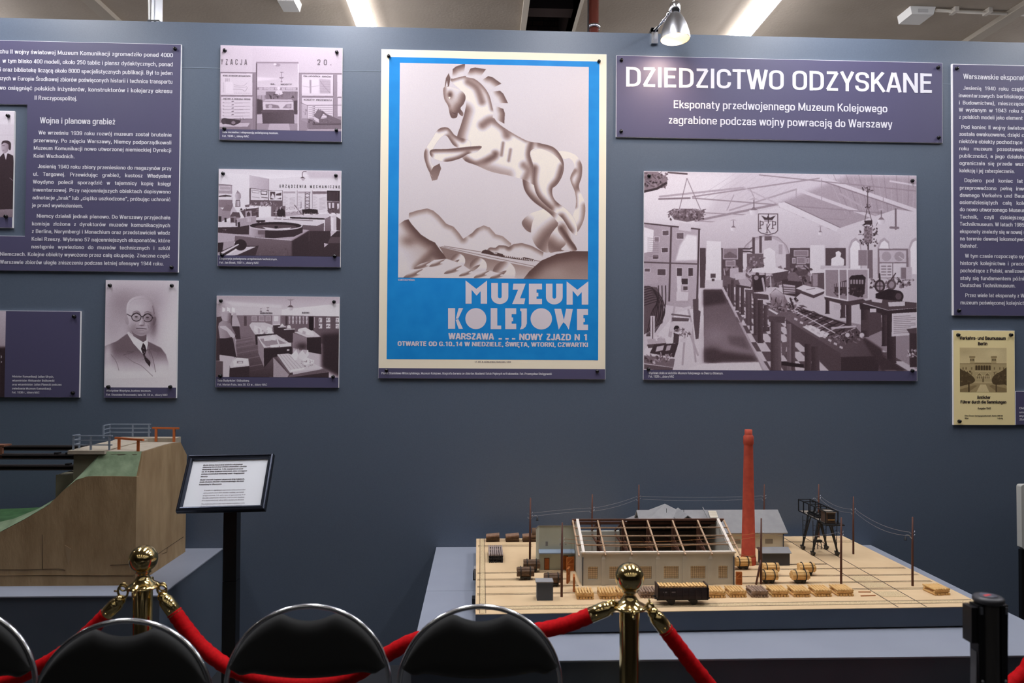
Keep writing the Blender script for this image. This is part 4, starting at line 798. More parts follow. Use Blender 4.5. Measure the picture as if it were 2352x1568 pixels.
def d4(p):   # portrait of a man in glasses
    p.G(1640, 420, 420, 420, .50, .55); p.G(1450, 330, 180, 180, .48, .45); p.G(1330, 640, 120, 260, .62, .4); p.G(1900, 300, 130, 160, .55, .3); p.G(2080, 850, 160, 500, .95, .8); p.G(1650, 90, 500, 60, .82, .6)
    body = [(1250, 860), (1400, 800), (1510, 720), (1560, 690), (1700, 830), (1765, 800), (1830, 830), (1930, 880), (1990, 960), (2020, 1060), (2020, 1230), (1250, 1250)]
    p.P(body, .42, .93, (0, 930, 0, 1190), soft=8); p.G(1290, 960, 60, 160, .84, .9); p.G(1300, 1150, 120, 90, .93, .9); p.G(1950, 1130, 130, 80, .93, .8)
    p.L([(1330, 960), (1390, 1040), (1425, 1150)], 6, .5, smooth=1); p.L([(1480, 965), (1600, 1050), (1700, 1100), (1830, 1220)], 6, .5, smooth=1); p.L([(1480, 965), (1600, 930)], 5, .35); p.L([(1520, 930), (1600, 925)], 5, .3)
    p.P([(1800, 900), (1890, 940), (1840, 1060), (1870, 1170), (1800, 1080)], .48, .85, (0, 940, 0, 1170), soft=6); p.L([(1760, 820), (1830, 1000), (1865, 1170)], 6, .4, smooth=1)
    p.P([(1520, 700), (1545, 685), (1640, 760), (1760, 745), (1775, 830), (1760, 900), (1730, 980), (1690, 930), (1600, 830)], .95); p.P([(1690, 890), (1715, 820), (1740, 850), (1770, 960), (1805, 1060), (1795, 1110), (1740, 1040)], .13); p.fuzz(1705, 860, 1790, 1060, 44, 7, .4, .75); p.P([(1735, 970), (1760, 900), (1800, 990), (1815, 1060)], .6, soft=6)
    p.P([(1560, 640), (1760, 660), (1755, 790), (1715, 812), (1600, 740)], .5, .38, (1560, 640, 1720, 800))
    head = [(1515, 420), (1530, 340), (1590, 280), (1690, 258), (1790, 285), (1845, 360), (1855, 450), (1845, 540), (1825, 620), (1790, 690), (1735, 730), (1670, 735), (1600, 700), (1545, 620), (1520, 540)]
    p.P(head, .80, .70, (1520, 0, 1850, 0), smooth=1); p.P([(1495, 500), (1515, 480), (1540, 540), (1540, 600), (1510, 590)], .66, smooth=1); p.P([(1838, 520), (1868, 510), (1870, 560), (1840, 615)], .52, smooth=1)
    p.P([(1530, 350), (1580, 285), (1690, 255), (1790, 280), (1845, 350), (1858, 440), (1850, 480), (1835, 390), (1790, 320), (1700, 300), (1600, 320), (1545, 375), (1522, 470), (1515, 420)], .84, .66, (1520, 0, 1850, 0), smooth=1); p.L([(1555, 345), (1620, 300), (1720, 285)], 5, .68, smooth=1); p.L([(1830, 380), (1850, 470)], 14, .55)
    p.G(1840, 600, 50, 150, .36, .75); p.G(1600, 650, 60, 70, .5, .6); p.G(1690, 700, 110, 35, .46, .6); p.G(1640, 520, 48, 40, .52, .6); p.G(1770, 525, 46, 40, .44, .7); p.G(1640, 400, 90, 50, .86, .6)
    for x, y in ((1635, 512), (1770, 520)):
        p.L([(x+56*math.cos(i*PI/10), y+48*math.sin(i*PI/10)) for i in range(21)], 9, .12); p.L([(x-52, y-20), (x, y-48), (x+50, y-22)], 12, .12, smooth=1); p.E(x-2, y-4, 18, 8, .22); p.L([(x-42, y-44), (x+10, y-58), (x+46, y-44)], 9, .5, smooth=1)
    p.L([(1690, 505), (1715, 505)], 10, .12); p.L([(1520, 475), (1580, 505)], 9, .12); p.L([(1826, 515), (1838, 522)], 9, .12)
    p.P([(1695, 530), (1720, 530), (1740, 590), (1725, 612), (1665, 600), (1675, 580)], .86, .58, (1680, 0, 1740, 0), soft=5); p.G(1700, 612, 30, 9, .3, .8); p.L([(1634, 648), (1690, 646), (1756, 654)], 8, .28, smooth=1); p.L([(1595, 452), (1640, 440), (1672, 452)], 10, .55, smooth=1); p.L([(1735, 455), (1775, 445), (1812, 460)], 10, .5, smooth=1); p.L([(1620, 600), (1612, 640)], 7, .6); p.L([(1772, 605), (1785, 645)], 7, .52); p.L([(1650, 668), (1720, 672)], 8, .58); p.G(1700, 690, 40, 12, .78, .5)
photo('portrait_photograph', 'portrait photograph of a man in round glasses, suit and dotted tie', [(242.4, 642.8), (408.5, 644.4), (405.1, 914.5), (239.2, 913.2)], (320, 889.5), 5.226, 0, 630,
  [(1267, 67), (2135, 75), (2112, 1360), (1250, 1355)], .9, (24, ("Władysław Woydyno, kustosz muzeum.", 1275, 1818, 1406), ("Fot. Stanisław Brzozowski, lata 30. XX w., zbiory NAC", 1275, 2013, 1455)),
  [(253.5, 655.5), (395.5, 656), (250, 888), (392, 888)], d4, PG, res=1.5, stops=DUO2)

def d5(p):   # the big photograph of the exhibition hall
    p.P([(50, 30), (2000, 60), (2000, 560), (50, 560)], .84); p.P([(60, 40), (700, 50), (420, 420), (60, 400)], .93, soft=60)
    p.P([(1000, 260), (1500, 60), (2000, 70), (2000, 420), (1460, 470)], .66, soft=30)
    for i in range(16): p.L([(1350+i*45, 55), (1480+i*34, 330+i*3)], 5, .52 if i % 2 else .74, al=.6)
    for i in range(10): p.L([(700+i*60, 50), (420+i*60, 230)], 5, .78, al=.6)
    # roof beams and tie rods
    for a, b, wd, g in (((170, 215), (760, 150), 14, .7), ((165, 232), (380, 225), 12, .5), ((400, 215), (1310, 80), 10, .62), ((1310, 80), (1990, 310), 26, .86), ((1000, 265), (1460, 460), 24, .86), ((1000, 265), (420, 385), 16, .6), ((1130, 160), (1800, 400), 22, .85), ((1130, 160), (660, 310), 12, .68), ((1440, 190), (1840, 420), 14, .7), ((870, 60), (1990, 170), 8, .58), ((400, 225), (1985, 345), 9, .6), ((420, 325), (1480, 375), 7, .62), ((430, 385), (1560, 450), 8, .66), ((1800, 100), (1990, 130), 12, .85), ((760, 150), (1000, 265), 10, .75)):
        p.L([a, b], wd, g)
    for a, b in (((1130, 165), (1130, 350)), ((1010, 270), (1010, 400)), ((1310, 85), (1310, 400)), ((1750, 140), (1750, 300)), ((800, 150), (835, 225)), ((690, 200), (640, 310)), ((1500, 330), (1480, 375))): p.L([a, b], 6, .66)
    p.P([(1000, 262), (1050, 250), (1460, 440), (1460, 480), (1010, 285)], .9); p.L([(1050, 250), (1460, 440)], 5, .45); p.L([(1310, 100), (1990, 330)], 5, .5); p.L([(1450, 470), (1450, 500)], 30, .5); p.P([(1420, 440), (1840, 300), (1990, 320), (1990, 700), (1420, 600)], .86); p.L([(1838, 300), (1838, 440)], 14, .45); p.L([(1800, 430), (1855, 432)], 16, .5)
    # end wall with arch
    p.P([(430, 420), (1000, 285), (1450, 480), (1420, 600), (430, 600)], .88, .8, (0, 300, 0, 600)); arch = [(735, 760), (735, 640), (770, 560), (830, 505), (920, 485), (1000, 500), (1060, 560), (1088, 640), (1088, 760)]
    p.P(arch, .74); p.L(arch, 6, .6); p.P([(800, 540), (920, 490), (1040, 545), (1060, 620), (780, 620)], .83); p.R(818, 500, 836, 720, .32); p.R(868, 490, 886, 610, .34); p.R(905, 492, 955, 522, .4); p.R(780, 615, 920, 720, .4); p.P([(895, 640), (900, 590), (940, 572), (980, 600), (985, 720), (900, 720)], .94); p.R(1005, 550, 1030, 720, .7); p.R(985, 620, 1060, 720, .86); p.L([(750, 580), (800, 582), (815, 575)], 10, .22); p.L([(750, 600), (800, 600), (818, 605)], 10, .22); p.fuzz(790, 630, 900, 700, 16, 14, .25, .7); p.P([(735, 620), (780, 610), (780, 730), (735, 730)], .88); p.P([(1055, 620), (1085, 615), (1085, 740), (1055, 740)], .35)
    for x0, x1 in ((600, 752), (1085, 1225), (1335, 1480)): p.R(x0, 575, x1, 800, .3)
    for x0, y0, x1, y1 in ((612, 575, 718, 655), (630, 662, 700, 705), (1110, 590, 1215, 635), (1130, 640, 1195, 690), (1100, 645, 1124, 685), (1198, 645, 1222, 685), (1125, 698, 1200, 725)): p.R(x0, y0, x1, y1, .72); p.R(x0+6, y0+6, x1-6, y1-6, .55)
    p.P([(620, 625), (660, 600), (710, 630), (710, 645), (620, 645)], .42); p.R(1228, 555, 1330, 760, .92)
    # emblem with three letters
    sh = [(862, 335), (862, 455), (880, 470), (930, 482), (980, 470), (998, 452), (998, 335)]; p.P(sh, .87); p.L(sh+[sh[0]], 6, .28); p.P([(880, 345), (920, 362), (930, 345), (942, 362), (985, 345), (960, 378), (905, 378)], .22); p.L([(932, 335), (932, 400)], 7, .22); p.L([(905, 385), (955, 385)], 4, .3)
    for x in (874, 962): p.L([(x, 385), (x, 438)], 7, .3); p.L([(x, 388), (x+22, 392), (x+20, 412), (x, 414)], 6, .3); p.L([(x-8, 438), (x+9, 438)], 5, .3)
    p.L([(922, 408), (922, 468)], 7, .3); p.L([(942, 408), (925, 438), (945, 468)], 6, .3); p.L([(914, 468), (930, 468)], 5, .3)
    # lamps
    for x, y, s in ((830, 320, 1), (686, 440, .68), (1735, 385, .9), (1300, 470, .55)):
        p.L([(x, y-90*s), (x, y-30*s)], 7*s, .4); p.P([(x-38*s, y-85*s), (x+38*s, y-85*s), (x, y-100*s)], .72); p.P([(x-26*s, y-12*s), (x, y-38*s), (x+26*s, y-12*s)], .5); p.P([(x-33*s, y-12*s), (x+33*s, y-12*s), (x+24*s, y+20*s), (x, y+30*s), (x-24*s, y+20*s)], .95, .78, (x-30*s, 0, x+30*s, 0))
    p.L([(360, 85), (305, 310)], 5, .5); p.L([(360, 85), (455, 305)], 5, .5); p.P([(228, 320), (270, 300), (420, 300), (488, 320), (450, 375), (360, 392), (270, 375)], .42); p.fuzz(235, 305, 480, 380, 90, 15, .2, .72)
    p.P([(60, 40), (150, 40), (225, 80), (220, 140), (150, 165), (60, 190)], .5); p.fuzz(62, 45, 225, 150, 60, 14, .12, .6); p.L([(62, 180), (150, 160), (215, 120)], 16, .15); p.L([(230, 45), (360, 55)], 12, .3)
    p.L([(1638, 145), (1638, 280)], 6, .25); p.fuzz(1600, 140, 1675, 180, 20, 9, .15, .35); p.fuzz(1615, 268, 1662, 290, 14, 8, .15, .35); p.L([(1636, 285), (1615, 390)], 5, .3); p.L([(1640, 285), (1668, 390)], 5, .3); p.R(1615, 380, 1670, 410, .2); p.fuzz(1580, 405, 1705, 560, 80, 12, .1, .4); p.R(1610, 430, 1670, 540, .45, .7); p.L([(1640, 540), (1640, 585)], 10, .2)
    # windows on the right
    for x in (1500, 1705, 1930):
        p.P([(x, 760), (x, 570), (x+20, 520), (x+50, 500), (x+85, 530), (x+92, 600), (x+92, 760)], .72); p.P([(x+12, 760), (x+12, 580), (x+30, 535), (x+52, 522), (x+78, 545), (x+84, 600), (x+84, 760)], .98)
    p.R(1635, 590, 1672, 790, .45); p.R(1570, 590, 1632, 700, .55); p.R(1708, 580, 1928, 790, .5); p.R(1720, 592, 1912, 676, .8); p.E(1770, 635, 34, 34, .68); p.E(1862, 635, 36, 34, .66); p.R(1720, 684, 1812, 785, .86); p.R(1818, 684, 1912, 785, .88); p.L([(1860, 635), (1895, 660)], 4, .9)
    for i in range(4): p.L([(1735, 705+i*20), (1765, 705+i*20)], 9, .55); p.L([(1780, 705+i*20), (1800, 705+i*20)], 9, .5)
    # floor
    p.P([(430, 860), (620, 870), (920, 1445), (50, 1445), (50, 1300)], .9); p.P([(600, 870), (1000, 1000), (2000, 1200), (2000, 1455), (880, 1445)], .62)
    tl = lambda u, v: (lerp(lerp(640, 880, v), lerp(1180, 2000, v), u), lerp(lerp(940, 1445, v), lerp(980, 1445, v), u))
    for i in range(14):
        for j in range(10):
            if (i+j) % 2: u0, u1, v0, v1 = i/14, (i+1)/14, (j/10)**1.5, ((j+1)/10)**1.5; p.P([tl(u0, v0), tl(u1, v0), tl(u1, v1), tl(u0, v1)], .34)
            else: u0, u1, v0, v1 = i/14, (i+1)/14, (j/10)**1.5, ((j+1)/10)**1.5; p.P([tl(u0, v0), tl(u1, v0), tl(u1, v1), tl(u0, v1)], .84)
    p.P([(475, 865), (600, 865), (690, 1000), (880, 1380), (900, 1445), (880, 1445), (720, 1095), (600, 870)], .7); p.P([(474, 868), (604, 866), (860, 1372), (478, 1376)], .36, .52, (0, 868, 0, 1250)); p.P([(474, 870), (605, 872), (640, 960), (474, 985)], .2, soft=24); p.G(540, 1330, 50, 60, .12, .9); p.P([(480, 1280), (820, 1330), (860, 1375), (480, 1378)], .25, soft=30); p.P([(640, 1190), (760, 1200), (800, 1290), (660, 1250)], .3, al=.6, soft=24); p.G(560, 1190, 80, 60, .58, .7); p.P([(700, 1060), (760, 1060), (740, 1100), (705, 1095)], .42)
    p.P([(470, 1385), (860, 1378), (890, 1445), (280, 1445)], .93)
    # display wall on the left
    p.P([(60, 400), (450, 440), (440, 1010), (60, 950)], .66, .74, (60, 0, 440, 0)); p.P([(60, 430), (128, 450), (120, 600), (60, 610)], .97); p.P([(280, 665), (310, 560), (360, 480), (430, 490), (432, 660)], .97, soft=10); p.L([(60, 402), (450, 444)], 10, .25); p.L([(250, 430), (235, 945)], 13, .3); p.L([(445, 445), (430, 930)], 12, .25); p.L([(60, 675), (440, 688)], 10, .32)
    for x0, y0, x1, y1, g in ((185, 450, 235, 490, .35), (285, 465, 340, 515, .4), (130, 495, 168, 535, .5), (180, 570, 230, 610, .3), (118, 622, 165, 655, .3), (150, 720, 215, 770, .3), (285, 712, 328, 775, .25), (365, 712, 405, 775, .25), (318, 785, 370, 835, .2), (62, 715, 105, 745, .35), (330, 840, 368, 875, .3)): p.R(x0, y0, x1, y1, .85); p.R(x0+4, y0+4, x1-4, y1-4, g)
    for i in range(10): p.L([(85, 505+i*14), (160, 510+i*14)], 3, .55)
    p.P([(305, 395), (390, 408), (386, 460), (302, 448)], .86); p.R(450, 575, 492, 855, .28); p.P([(498, 525), (598, 530), (598, 830), (486, 840)], .95); p.P([(486, 800), (598, 800), (598, 858), (484, 858)], .86); p.R(525, 755, 560, 785, .3); p.R(532, 790, 552, 808, .3)
    # pipes, stool and tools at the left
    p.P([(60, 750), (150, 750), (160, 820), (60, 835)], .7); p.P([(60, 840), (150, 850), (200, 960), (190, 1100), (60, 1180)], .34)
    for i in range(8): p.L([(62, 850+i*18), (110+i*8, 850+i*14), (190-i*10, 940+i*10), (200-i*15, 1050+i*8), (120-i*6, 1190)], 5, .12, smooth=1)
    for x in (160, 185, 210): p.L([(x, 840), (x, 960), (x-25, 1090)], 7, .15, smooth=1)
    p.R(105, 1050, 135, 1220, .86); p.R(115, 1055, 124, 1215, .45); p.P([(80, 1215), (200, 1200), (215, 1235), (90, 1250)], .74); p.P([(80, 1250), (215, 1238), (210, 1262), (90, 1275)], .3); p.fuzz(140, 1190, 200, 1220, 10, 12, .6, .95)
    p.P([(130, 1250), (300, 1240), (270, 1340), (100, 1310)], .2); p.P([(150, 1265), (200, 1255), (190, 1290), (140, 1300)], .78); p.P([(220, 1258), (250, 1255), (240, 1290), (210, 1295)], .7); p.P([(60, 1325), (275, 1350), (265, 1410), (60, 1380)], .45); p.fuzz(70, 1320, 250, 1375, 40, 16, .2, .9); p.P([(60, 1385), (262, 1412), (258, 1440), (60, 1420)], .35)
    for a, b in (((280, 950), (235, 1190)), ((355, 950), (395, 1110)), ((350, 1120), (328, 1390)), ((390, 1100), (420, 1370)), ((375, 1160), (435, 1325)), ((260, 1110), (245, 1195))): p.L([a, b], 14, .72)
    p.P([(275, 935), (380, 930), (372, 960), (280, 962)], .7); p.P([(285, 880), (370, 885), (365, 945), (285, 945)], .88); p.P([(288, 770), (318, 775), (318, 885), (292, 885)], .9); p.L([(255, 1040), (380, 1055)], 12, .4); p.L([(300, 1015), (380, 990)], 18, .85); p.P([(255, 1060), (375, 1068), (370, 1090), (255, 1088)], .35); p.P([(240, 1095), (400, 1095), (395, 1160), (240, 1160)], .85); p.E(288, 1140, 20, 22, .1); p.fuzz(270, 1140, 380, 1190, 24, 14, .15, .7); p.P([(268, 1170), (305, 1180), (300, 1240), (262, 1240)], .25); p.P([(310, 1210), (360, 1208), (350, 1235), (312, 1235)], .86)
    p.P([(400, 935), (440, 930), (440, 1010), (455, 1020), (440, 1210), (420, 1215), (405, 1090)], .32)
    # tables and exhibits
    def leg(x0, x1, y0, y1, g=.25): p.P([(x0, y0), (x1, y0), (x1, y1-12), (x1+5, y1), (x0-5, y1), (x0, y1-12)], g, g+.12, (x0, 0, x1, 0))
    p.R(610, 770, 1330, 850, .42); p.fuzz(620, 710, 1240, 850, 110, 22, .15, .8)
    p.P([(615, 780), (700, 760), (760, 800), (720, 840), (650, 860), (620, 850)], .38); p.P([(660, 720), (720, 712), (725, 770), (690, 790), (660, 780)], .75); p.P([(720, 800), (770, 770), (810, 820), (805, 850), (740, 850)], .72); p.P([(690, 760), (770, 745), (770, 790), (700, 800)], .8); p.P([(815, 720), (960, 705), (1075, 735), (960, 755), (820, 745)], .93); p.P([(960, 755), (1075, 735), (1070, 800), (975, 820)], .3)
    p.P([(815, 765), (910, 765), (915, 880), (820, 890)], .24); p.P([(825, 775), (905, 775), (905, 870), (828, 875)], .16); p.E(845, 785, 16, 16, .6); p.L([(890, 790), (905, 880)], 14, .75); p.L([(945, 780), (950, 880)], 8, .8)
    p.P([(1025, 800), (1100, 790), (1170, 815), (1165, 890), (1130, 920), (1035, 900)], .22); p.P([(1035, 830), (1120, 840), (1120, 895), (1040, 895)], .75); p.P([(1065, 780), (1080, 745), (1120, 745), (1155, 790), (1150, 812), (1070, 805)], .45)
    for i in range(3): p.L([(1040, 850+i*16), (1118, 856+i*16)], 8, .35)
    p.P([(1125, 860), (1180, 835), (1330, 875), (1250, 905)], .9); p.L([(1200, 870), (1260, 860)], 5, .5); p.P([(1125, 862), (1250, 908), (1330, 880), (1320, 900), (1250, 930), (1130, 885)], .28); p.P([(1240, 755), (1330, 750), (1330, 870), (1245, 840)], .35); p.R(1245, 760, 1280, 845, .62)
    for x0, x1, y0, y1 in ((645, 668, 830, 950), (668, 690, 800, 960), (700, 728, 850, 1015), (735, 760, 850, 1045), (618, 640, 840, 885)): leg(x0, x1, y0, y1)
    p.P([(700, 830), (810, 850), (810, 862), (705, 850)], .25); p.P([(765, 868), (830, 870), (830, 895), (770, 895)], .35); leg(770, 798, 890, 1105, .3); leg(798, 812, 890, 1155, .3); p.P([(815, 890), (930, 905), (935, 940), (820, 930)], .3); leg(825, 855, 930, 1190, .24); leg(855, 892, 940, 1245, .22); p.P([(892, 1130), (940, 1130), (940, 1160), (892, 1165)], .25)
    # bust, glass case with tram, stationary engine
    p.P([(1375, 700), (1378, 650), (1410, 635), (1408, 605), (1430, 595), (1448, 612), (1442, 638), (1468, 655), (1468, 690), (1455, 712)], .96); p.R(1300, 700, 1480, 725, .8)
    p.P([(1330, 725), (1640, 725), (1640, 930), (1490, 950), (1332, 915)], .66); p.P([(1335, 730), (1490, 730), (1490, 940), (1335, 910)], .58); p.P([(1505, 790), (1560, 765), (1620, 790), (1612, 900), (1570, 925), (1505, 905)], .16); p.P([(1500, 795), (1520, 770), (1600, 765), (1625, 790)], .12)
    for i in range(5): p.R(1512+i*20, 800, 1525+i*20, 830, .62)
    p.P([(1395, 830), (1490, 800), (1490, 900), (1400, 890)], .28); p.fuzz(1395, 860, 1600, 920, 26, 14, .08, .4)
    for i in range(6): p.R(1400+i*15, 815, 1409+i*15, 850, .6)
    for a, b in (((1330, 725), (1332, 915)), ((1430, 728), (1432, 930)), ((1490, 725), (1492, 945)), ((1640, 725), (1640, 930)), ((1332, 915), (1492, 948)), ((1330, 725), (1640, 725))): p.L([a, b], 9, .92)
    p.P([(1325, 920), (1490, 952), (1600, 935), (1640, 960), (1500, 985), (1330, 940)], .26); leg(1335, 1362, 940, 1040, .2); leg(1440, 1475, 970, 1070, .22); leg(1480, 1518, 975, 1140, .2)
    p.fuzz(1650, 790, 1960, 860, 60, 18, .15, .7); p.E(1722, 845, 38, 46, .2); p.E(1722, 845, 24, 31, .6); p.L([(1722, 800), (1722, 890)], 7, .2); p.L([(1690, 845), (1755, 845)], 7, .2); p.L([(1720, 760), (1722, 800)], 12, .15); p.E(1805, 835, 34, 38, .35); p.E(1805, 835, 20, 24, .6); p.P([(1690, 900), (1780, 865), (1870, 880), (1890, 920), (1880, 955), (1800, 955), (1690, 930)], .12); p.E(1855, 918, 36, 38, .14); p.E(1855, 918, 22, 24, .32); p.L([(1780, 830), (1835, 755)], 8, .25)
    p.R(1868, 710, 1950, 800, .78); p.R(1875, 716, 1910, 795, .5); p.L([(1950, 715), (1955, 840)], 6, .85)
    p.P([(1575, 955), (1700, 935), (1995, 965), (1995, 1000), (1780, 1015)], .3); p.P([(1660, 935), (1740, 940), (1735, 965), (1665, 955)], .84); p.P([(1780, 960), (1900, 955), (1900, 985), (1785, 990)], .86); p.P([(1575, 962), (1780, 1018), (1990, 1002), (1990, 1050), (1790, 1065), (1580, 1010)], .17)
    leg(1585, 1640, 1010, 1205, .18); leg(1735, 1770, 1050, 1270, .18); leg(1770, 1835, 1060, 1390, .16); p.P([(1640, 1015), (1730, 1040), (1735, 1160), (1640, 1200)], .3); p.P([(1390, 970), (1445, 980), (1445, 1010), (1395, 1010)], .8); p.R(1650, 1005, 1695, 1030, .86); p.R(1590, 1085, 1640, 1160, .28)
    p.P([(1808, 1040), (1990, 1030), (1990, 1190), (1804, 1202)], .88)
    for i in range(10): p.L([(1820, 1062+i*13), (1975 if i % 3 else 1940, 1056+i*13)], 4, .5)
    p.P([(1910, 1150), (1990, 1140), (1990, 1180), (1930, 1180)], .3); p.R(1932, 1180, 1990, 1420, .2); p.fuzz(1920, 1300, 1990, 1360, 16, 14, .4, .95)
    # steam engine and the long chassis on the front table
    p.P([(940, 900), (980, 860), (1040, 900), (1070, 960), (1060, 1030), (1010, 1040), (950, 980)], .5); p.P([(945, 895), (985, 865), (1040, 905), (1042, 940), (990, 945), (950, 930)], .8, .45, (0, 870, 0, 945)); p.fuzz(945, 930, 1140, 1030, 70, 16, .08, .75); p.P([(890, 965), (1010, 1030), (1120, 1020), (1110, 1060), (930, 1060)], .42); p.P([(935, 1000), (1000, 1035), (990, 1045), (930, 1010)], .9); p.L([(1085, 930), (1110, 1000)], 12, .2)
    leg(895, 925, 980, 1150, .26); p.P([(930, 1055), (1050, 1060), (1045, 1105), (935, 1095)], .3); leg(945, 980, 1090, 1440, .26); leg(980, 1020, 1100, 1440, .34); leg(1080, 1118, 1150, 1440, .28)
    p.P([(1045, 1055), (1110, 1030), (1730, 1300), (1725, 1345), (1440, 1350), (1060, 1100)], .44, .3, (1045, 1055, 1730, 1330)); p.P([(1050, 1075), (1440, 1320), (1440, 1445), (1380, 1445), (1060, 1170)], .3); p.P([(1440, 1345), (1722, 1340), (1715, 1400), (1705, 1450), (1440, 1450)], .19, soft=4); leg(1060, 1090, 1110, 1440, .42); leg(1185, 1230, 1250, 1440, .2); leg(1232, 1290, 1270, 1440, .22); p.P([(1020, 1240), (1060, 1235), (1050, 1330), (1025, 1330)], .4); p.P([(1020, 1372), (1180, 1395), (1180, 1420), (1020, 1400)], .12)
    p.P([(1170, 1130), (1230, 1118), (1360, 1180), (1340, 1205), (1290, 1205)], .93); p.P([(1110, 1010), (1170, 1000), (1545, 1130), (1590, 1180), (1540, 1240), (1450, 1235), (1350, 1165)], .3)
    for i in range(11): t_ = i/10; a = (lerp(1105, 1380, t_), lerp(1030, 1215, t_)); b = (lerp(1170, 1545, t_), lerp(1005, 1140, t_)); p.L([a, b], 7, .12 if i % 2 else .75)
    for o_ in (0, 22, 45): p.L([(1112+o_, 1012-o_*.1), (1400+o_*3.2, 1175-o_*.85)], 7, .15 if o_ else .85)
    p.L([(1380, 1140), (1545, 1130)], 14, .8); p.fuzz(1360, 1160, 1580, 1245, 60, 14, .06, .6); p.E(1490, 1190, 16, 16, .85); p.E(1592, 1192, 17, 17, .88)
    for i in range(9): x, y = 1115+i*40, 1065+i*25; p.P([(x, y), (x+22, y+10), (x+18, y+24), (x-4, y+14)], .84)
    p.P([(620, 860), (700, 1020), (780, 1200), (940, 1440), (900, 1440), (760, 1150), (612, 880)], .8)
    p.P([(1600, 1200), (1735, 1290), (1740, 1330), (1900, 1445), (1730, 1445), (1600, 1230)], .22, soft=14)
photo('exhibition_photograph', 'large photograph of an exhibition hall with models on long tables', [(1479.5, 391.7), (2105.9, 404.4), (2105.6, 875.3), (1477.2, 871.7)], (1790, 850.5), 3.075, 1460, 380,
  [(60, 36), (1986, 75), (1985, 1450), (53, 1442)], .84, (17, ("Wystawa stała w siedzibie Muzeum Kolejowego na Dworcu Głównym.", 92, 620, 1472), ("Fot. 1928 r., zbiory NAC", 92, 272, 1497)),
  [(1490.5, 404), (2094.5, 415.5), (1489, 847.5), (2094.5, 851)], d5, PG, res=1.0)
# ---- the large railway museum poster
Q = [(875.8, 111.9), (1392.6, 125.7), (1390.9, 870.9), (869.2, 868.7)]
t, r = board('poster', 'tall blue and cream poster of a rearing horse above hills and a train', 'poster', Q, None, [(893, 130), (1375.5, 142), (888, 850.5), (1371.5, 852.5)])
x0, z0, x1, z1 = r; zs = atY(1130, 846.3, PF).z; e = 0.0016
MB().box(x0+0.001, x1-e, PF-0.0008, PF, z0+0.001, zs).build('caption_band', M_purple, t)
MB().box(x0+0.001, x1-e*.5, PF-0.0008, PF, zs, z1-e*.5).build('paper_sheet', M_cream, t)
bq = [atY(*p, PF) for p in ((893.9, 130), (1376, 142.3), (1374.4, 827), (888.4, 824.2))]
MB().box((bq[0].x+bq[3].x)/2, (bq[1].x+bq[2].x)/2, PF-0.0012, PF-0.0006, (bq[2].z+bq[3].z)/2, (bq[0].z+bq[1].z)/2).build('blue_field', M_blue, t)
SEP = [(0, (58, 38, 38)), (.3, (104, 78, 74)), (.6, (166, 142, 136)), (.82, (208, 194, 194)), (.88, (216, 206, 211)), (1, (242, 231, 216))]
pq = [(918.4, 144.1), (1352, 154.3), (1350.3, 641), (914.7, 637.7)]
p = Pic(pq, 1.25, .88)
U = (3.92, 850, 90); Lo = (3.646, 850, 460)
p.k = Lo
# hills, valley and train
hl = [(330, 100), (400, 78), (480, 62), (530, 80), (580, 122), (640, 190), (700, 215), (740, 260), (780, 315), (850, 270), (890, 230), (950, 204), (1000, 222), (1050, 278), (1110, 295), (1180, 355), (1180, 480), (300, 480)]
p.P(hl, .9); p.shade(hl, hl[:9], 60, .45, .8, 0); p.shade(hl, hl[9:16], 55, .5, .75, 0); p.shade(hl, [(840, 280), (850, 270), (890, 230)], 40, .4, .6, 0)
h2 = [(238, 200), (290, 162), (325, 152), (350, 190), (380, 225), (430, 280), (500, 325), (545, 345), (590, 410), (640, 470), (640, 560), (238, 640)]
p.P(h2, .66, .9, (560, 330, 270, 420)); p.shade(h2, h2[2:10], 110, .22, .9, 0); p.shade(h2, [(400, 560), (520, 440), (640, 470)], 70, .3, .7, 0); p.G(330, 330, 70, 50, .3, .6); p.G(280, 560, 70, 60, .92, .8)
rb = [(600, 375), (900, 430), (1440, 520), (1380, 560), (980, 480), (600, 385)]
p.P([(580, 380), (950, 445), (1400, 540), (1290, 650), (700, 640), (640, 480)], .5, .82, (0, 470, 0, 640)); p.P(rb, .86); p.L([(600, 380), (1380, 548)], 4, .35); p.L([(620, 375), (1420, 505)], 5, .4)
sm_ = [(980, 405), (1000, 388), (1050, 390), (1075, 370), (1130, 372), (1160, 385), (1200, 360), (1270, 352), (1350, 375), (1450, 430), (1440, 500), (1000, 430)]
p.P(sm_, .9); p.shade(sm_, sm_[:6], 45, .35, .85, 0); p.shade(sm_, sm_[5:10], 50, .4, .8, 0)
p.P([(930, 435), (940, 415), (965, 405), (1000, 415), (1030, 432), (1060, 430), (1110, 445), (1120, 462), (1270, 478), (1285, 470), (1370, 488), (1375, 505), (1280, 496), (1110, 470), (960, 440)], .16)
for i in range(16): p.R(1130+i*15.5, 456+i*2.5, 1139+i*15.5, 466+i*2.5, .9)
for i in range(3): p.R(1035+i*10, 432+i, 1042+i*10, 442+i, .9)
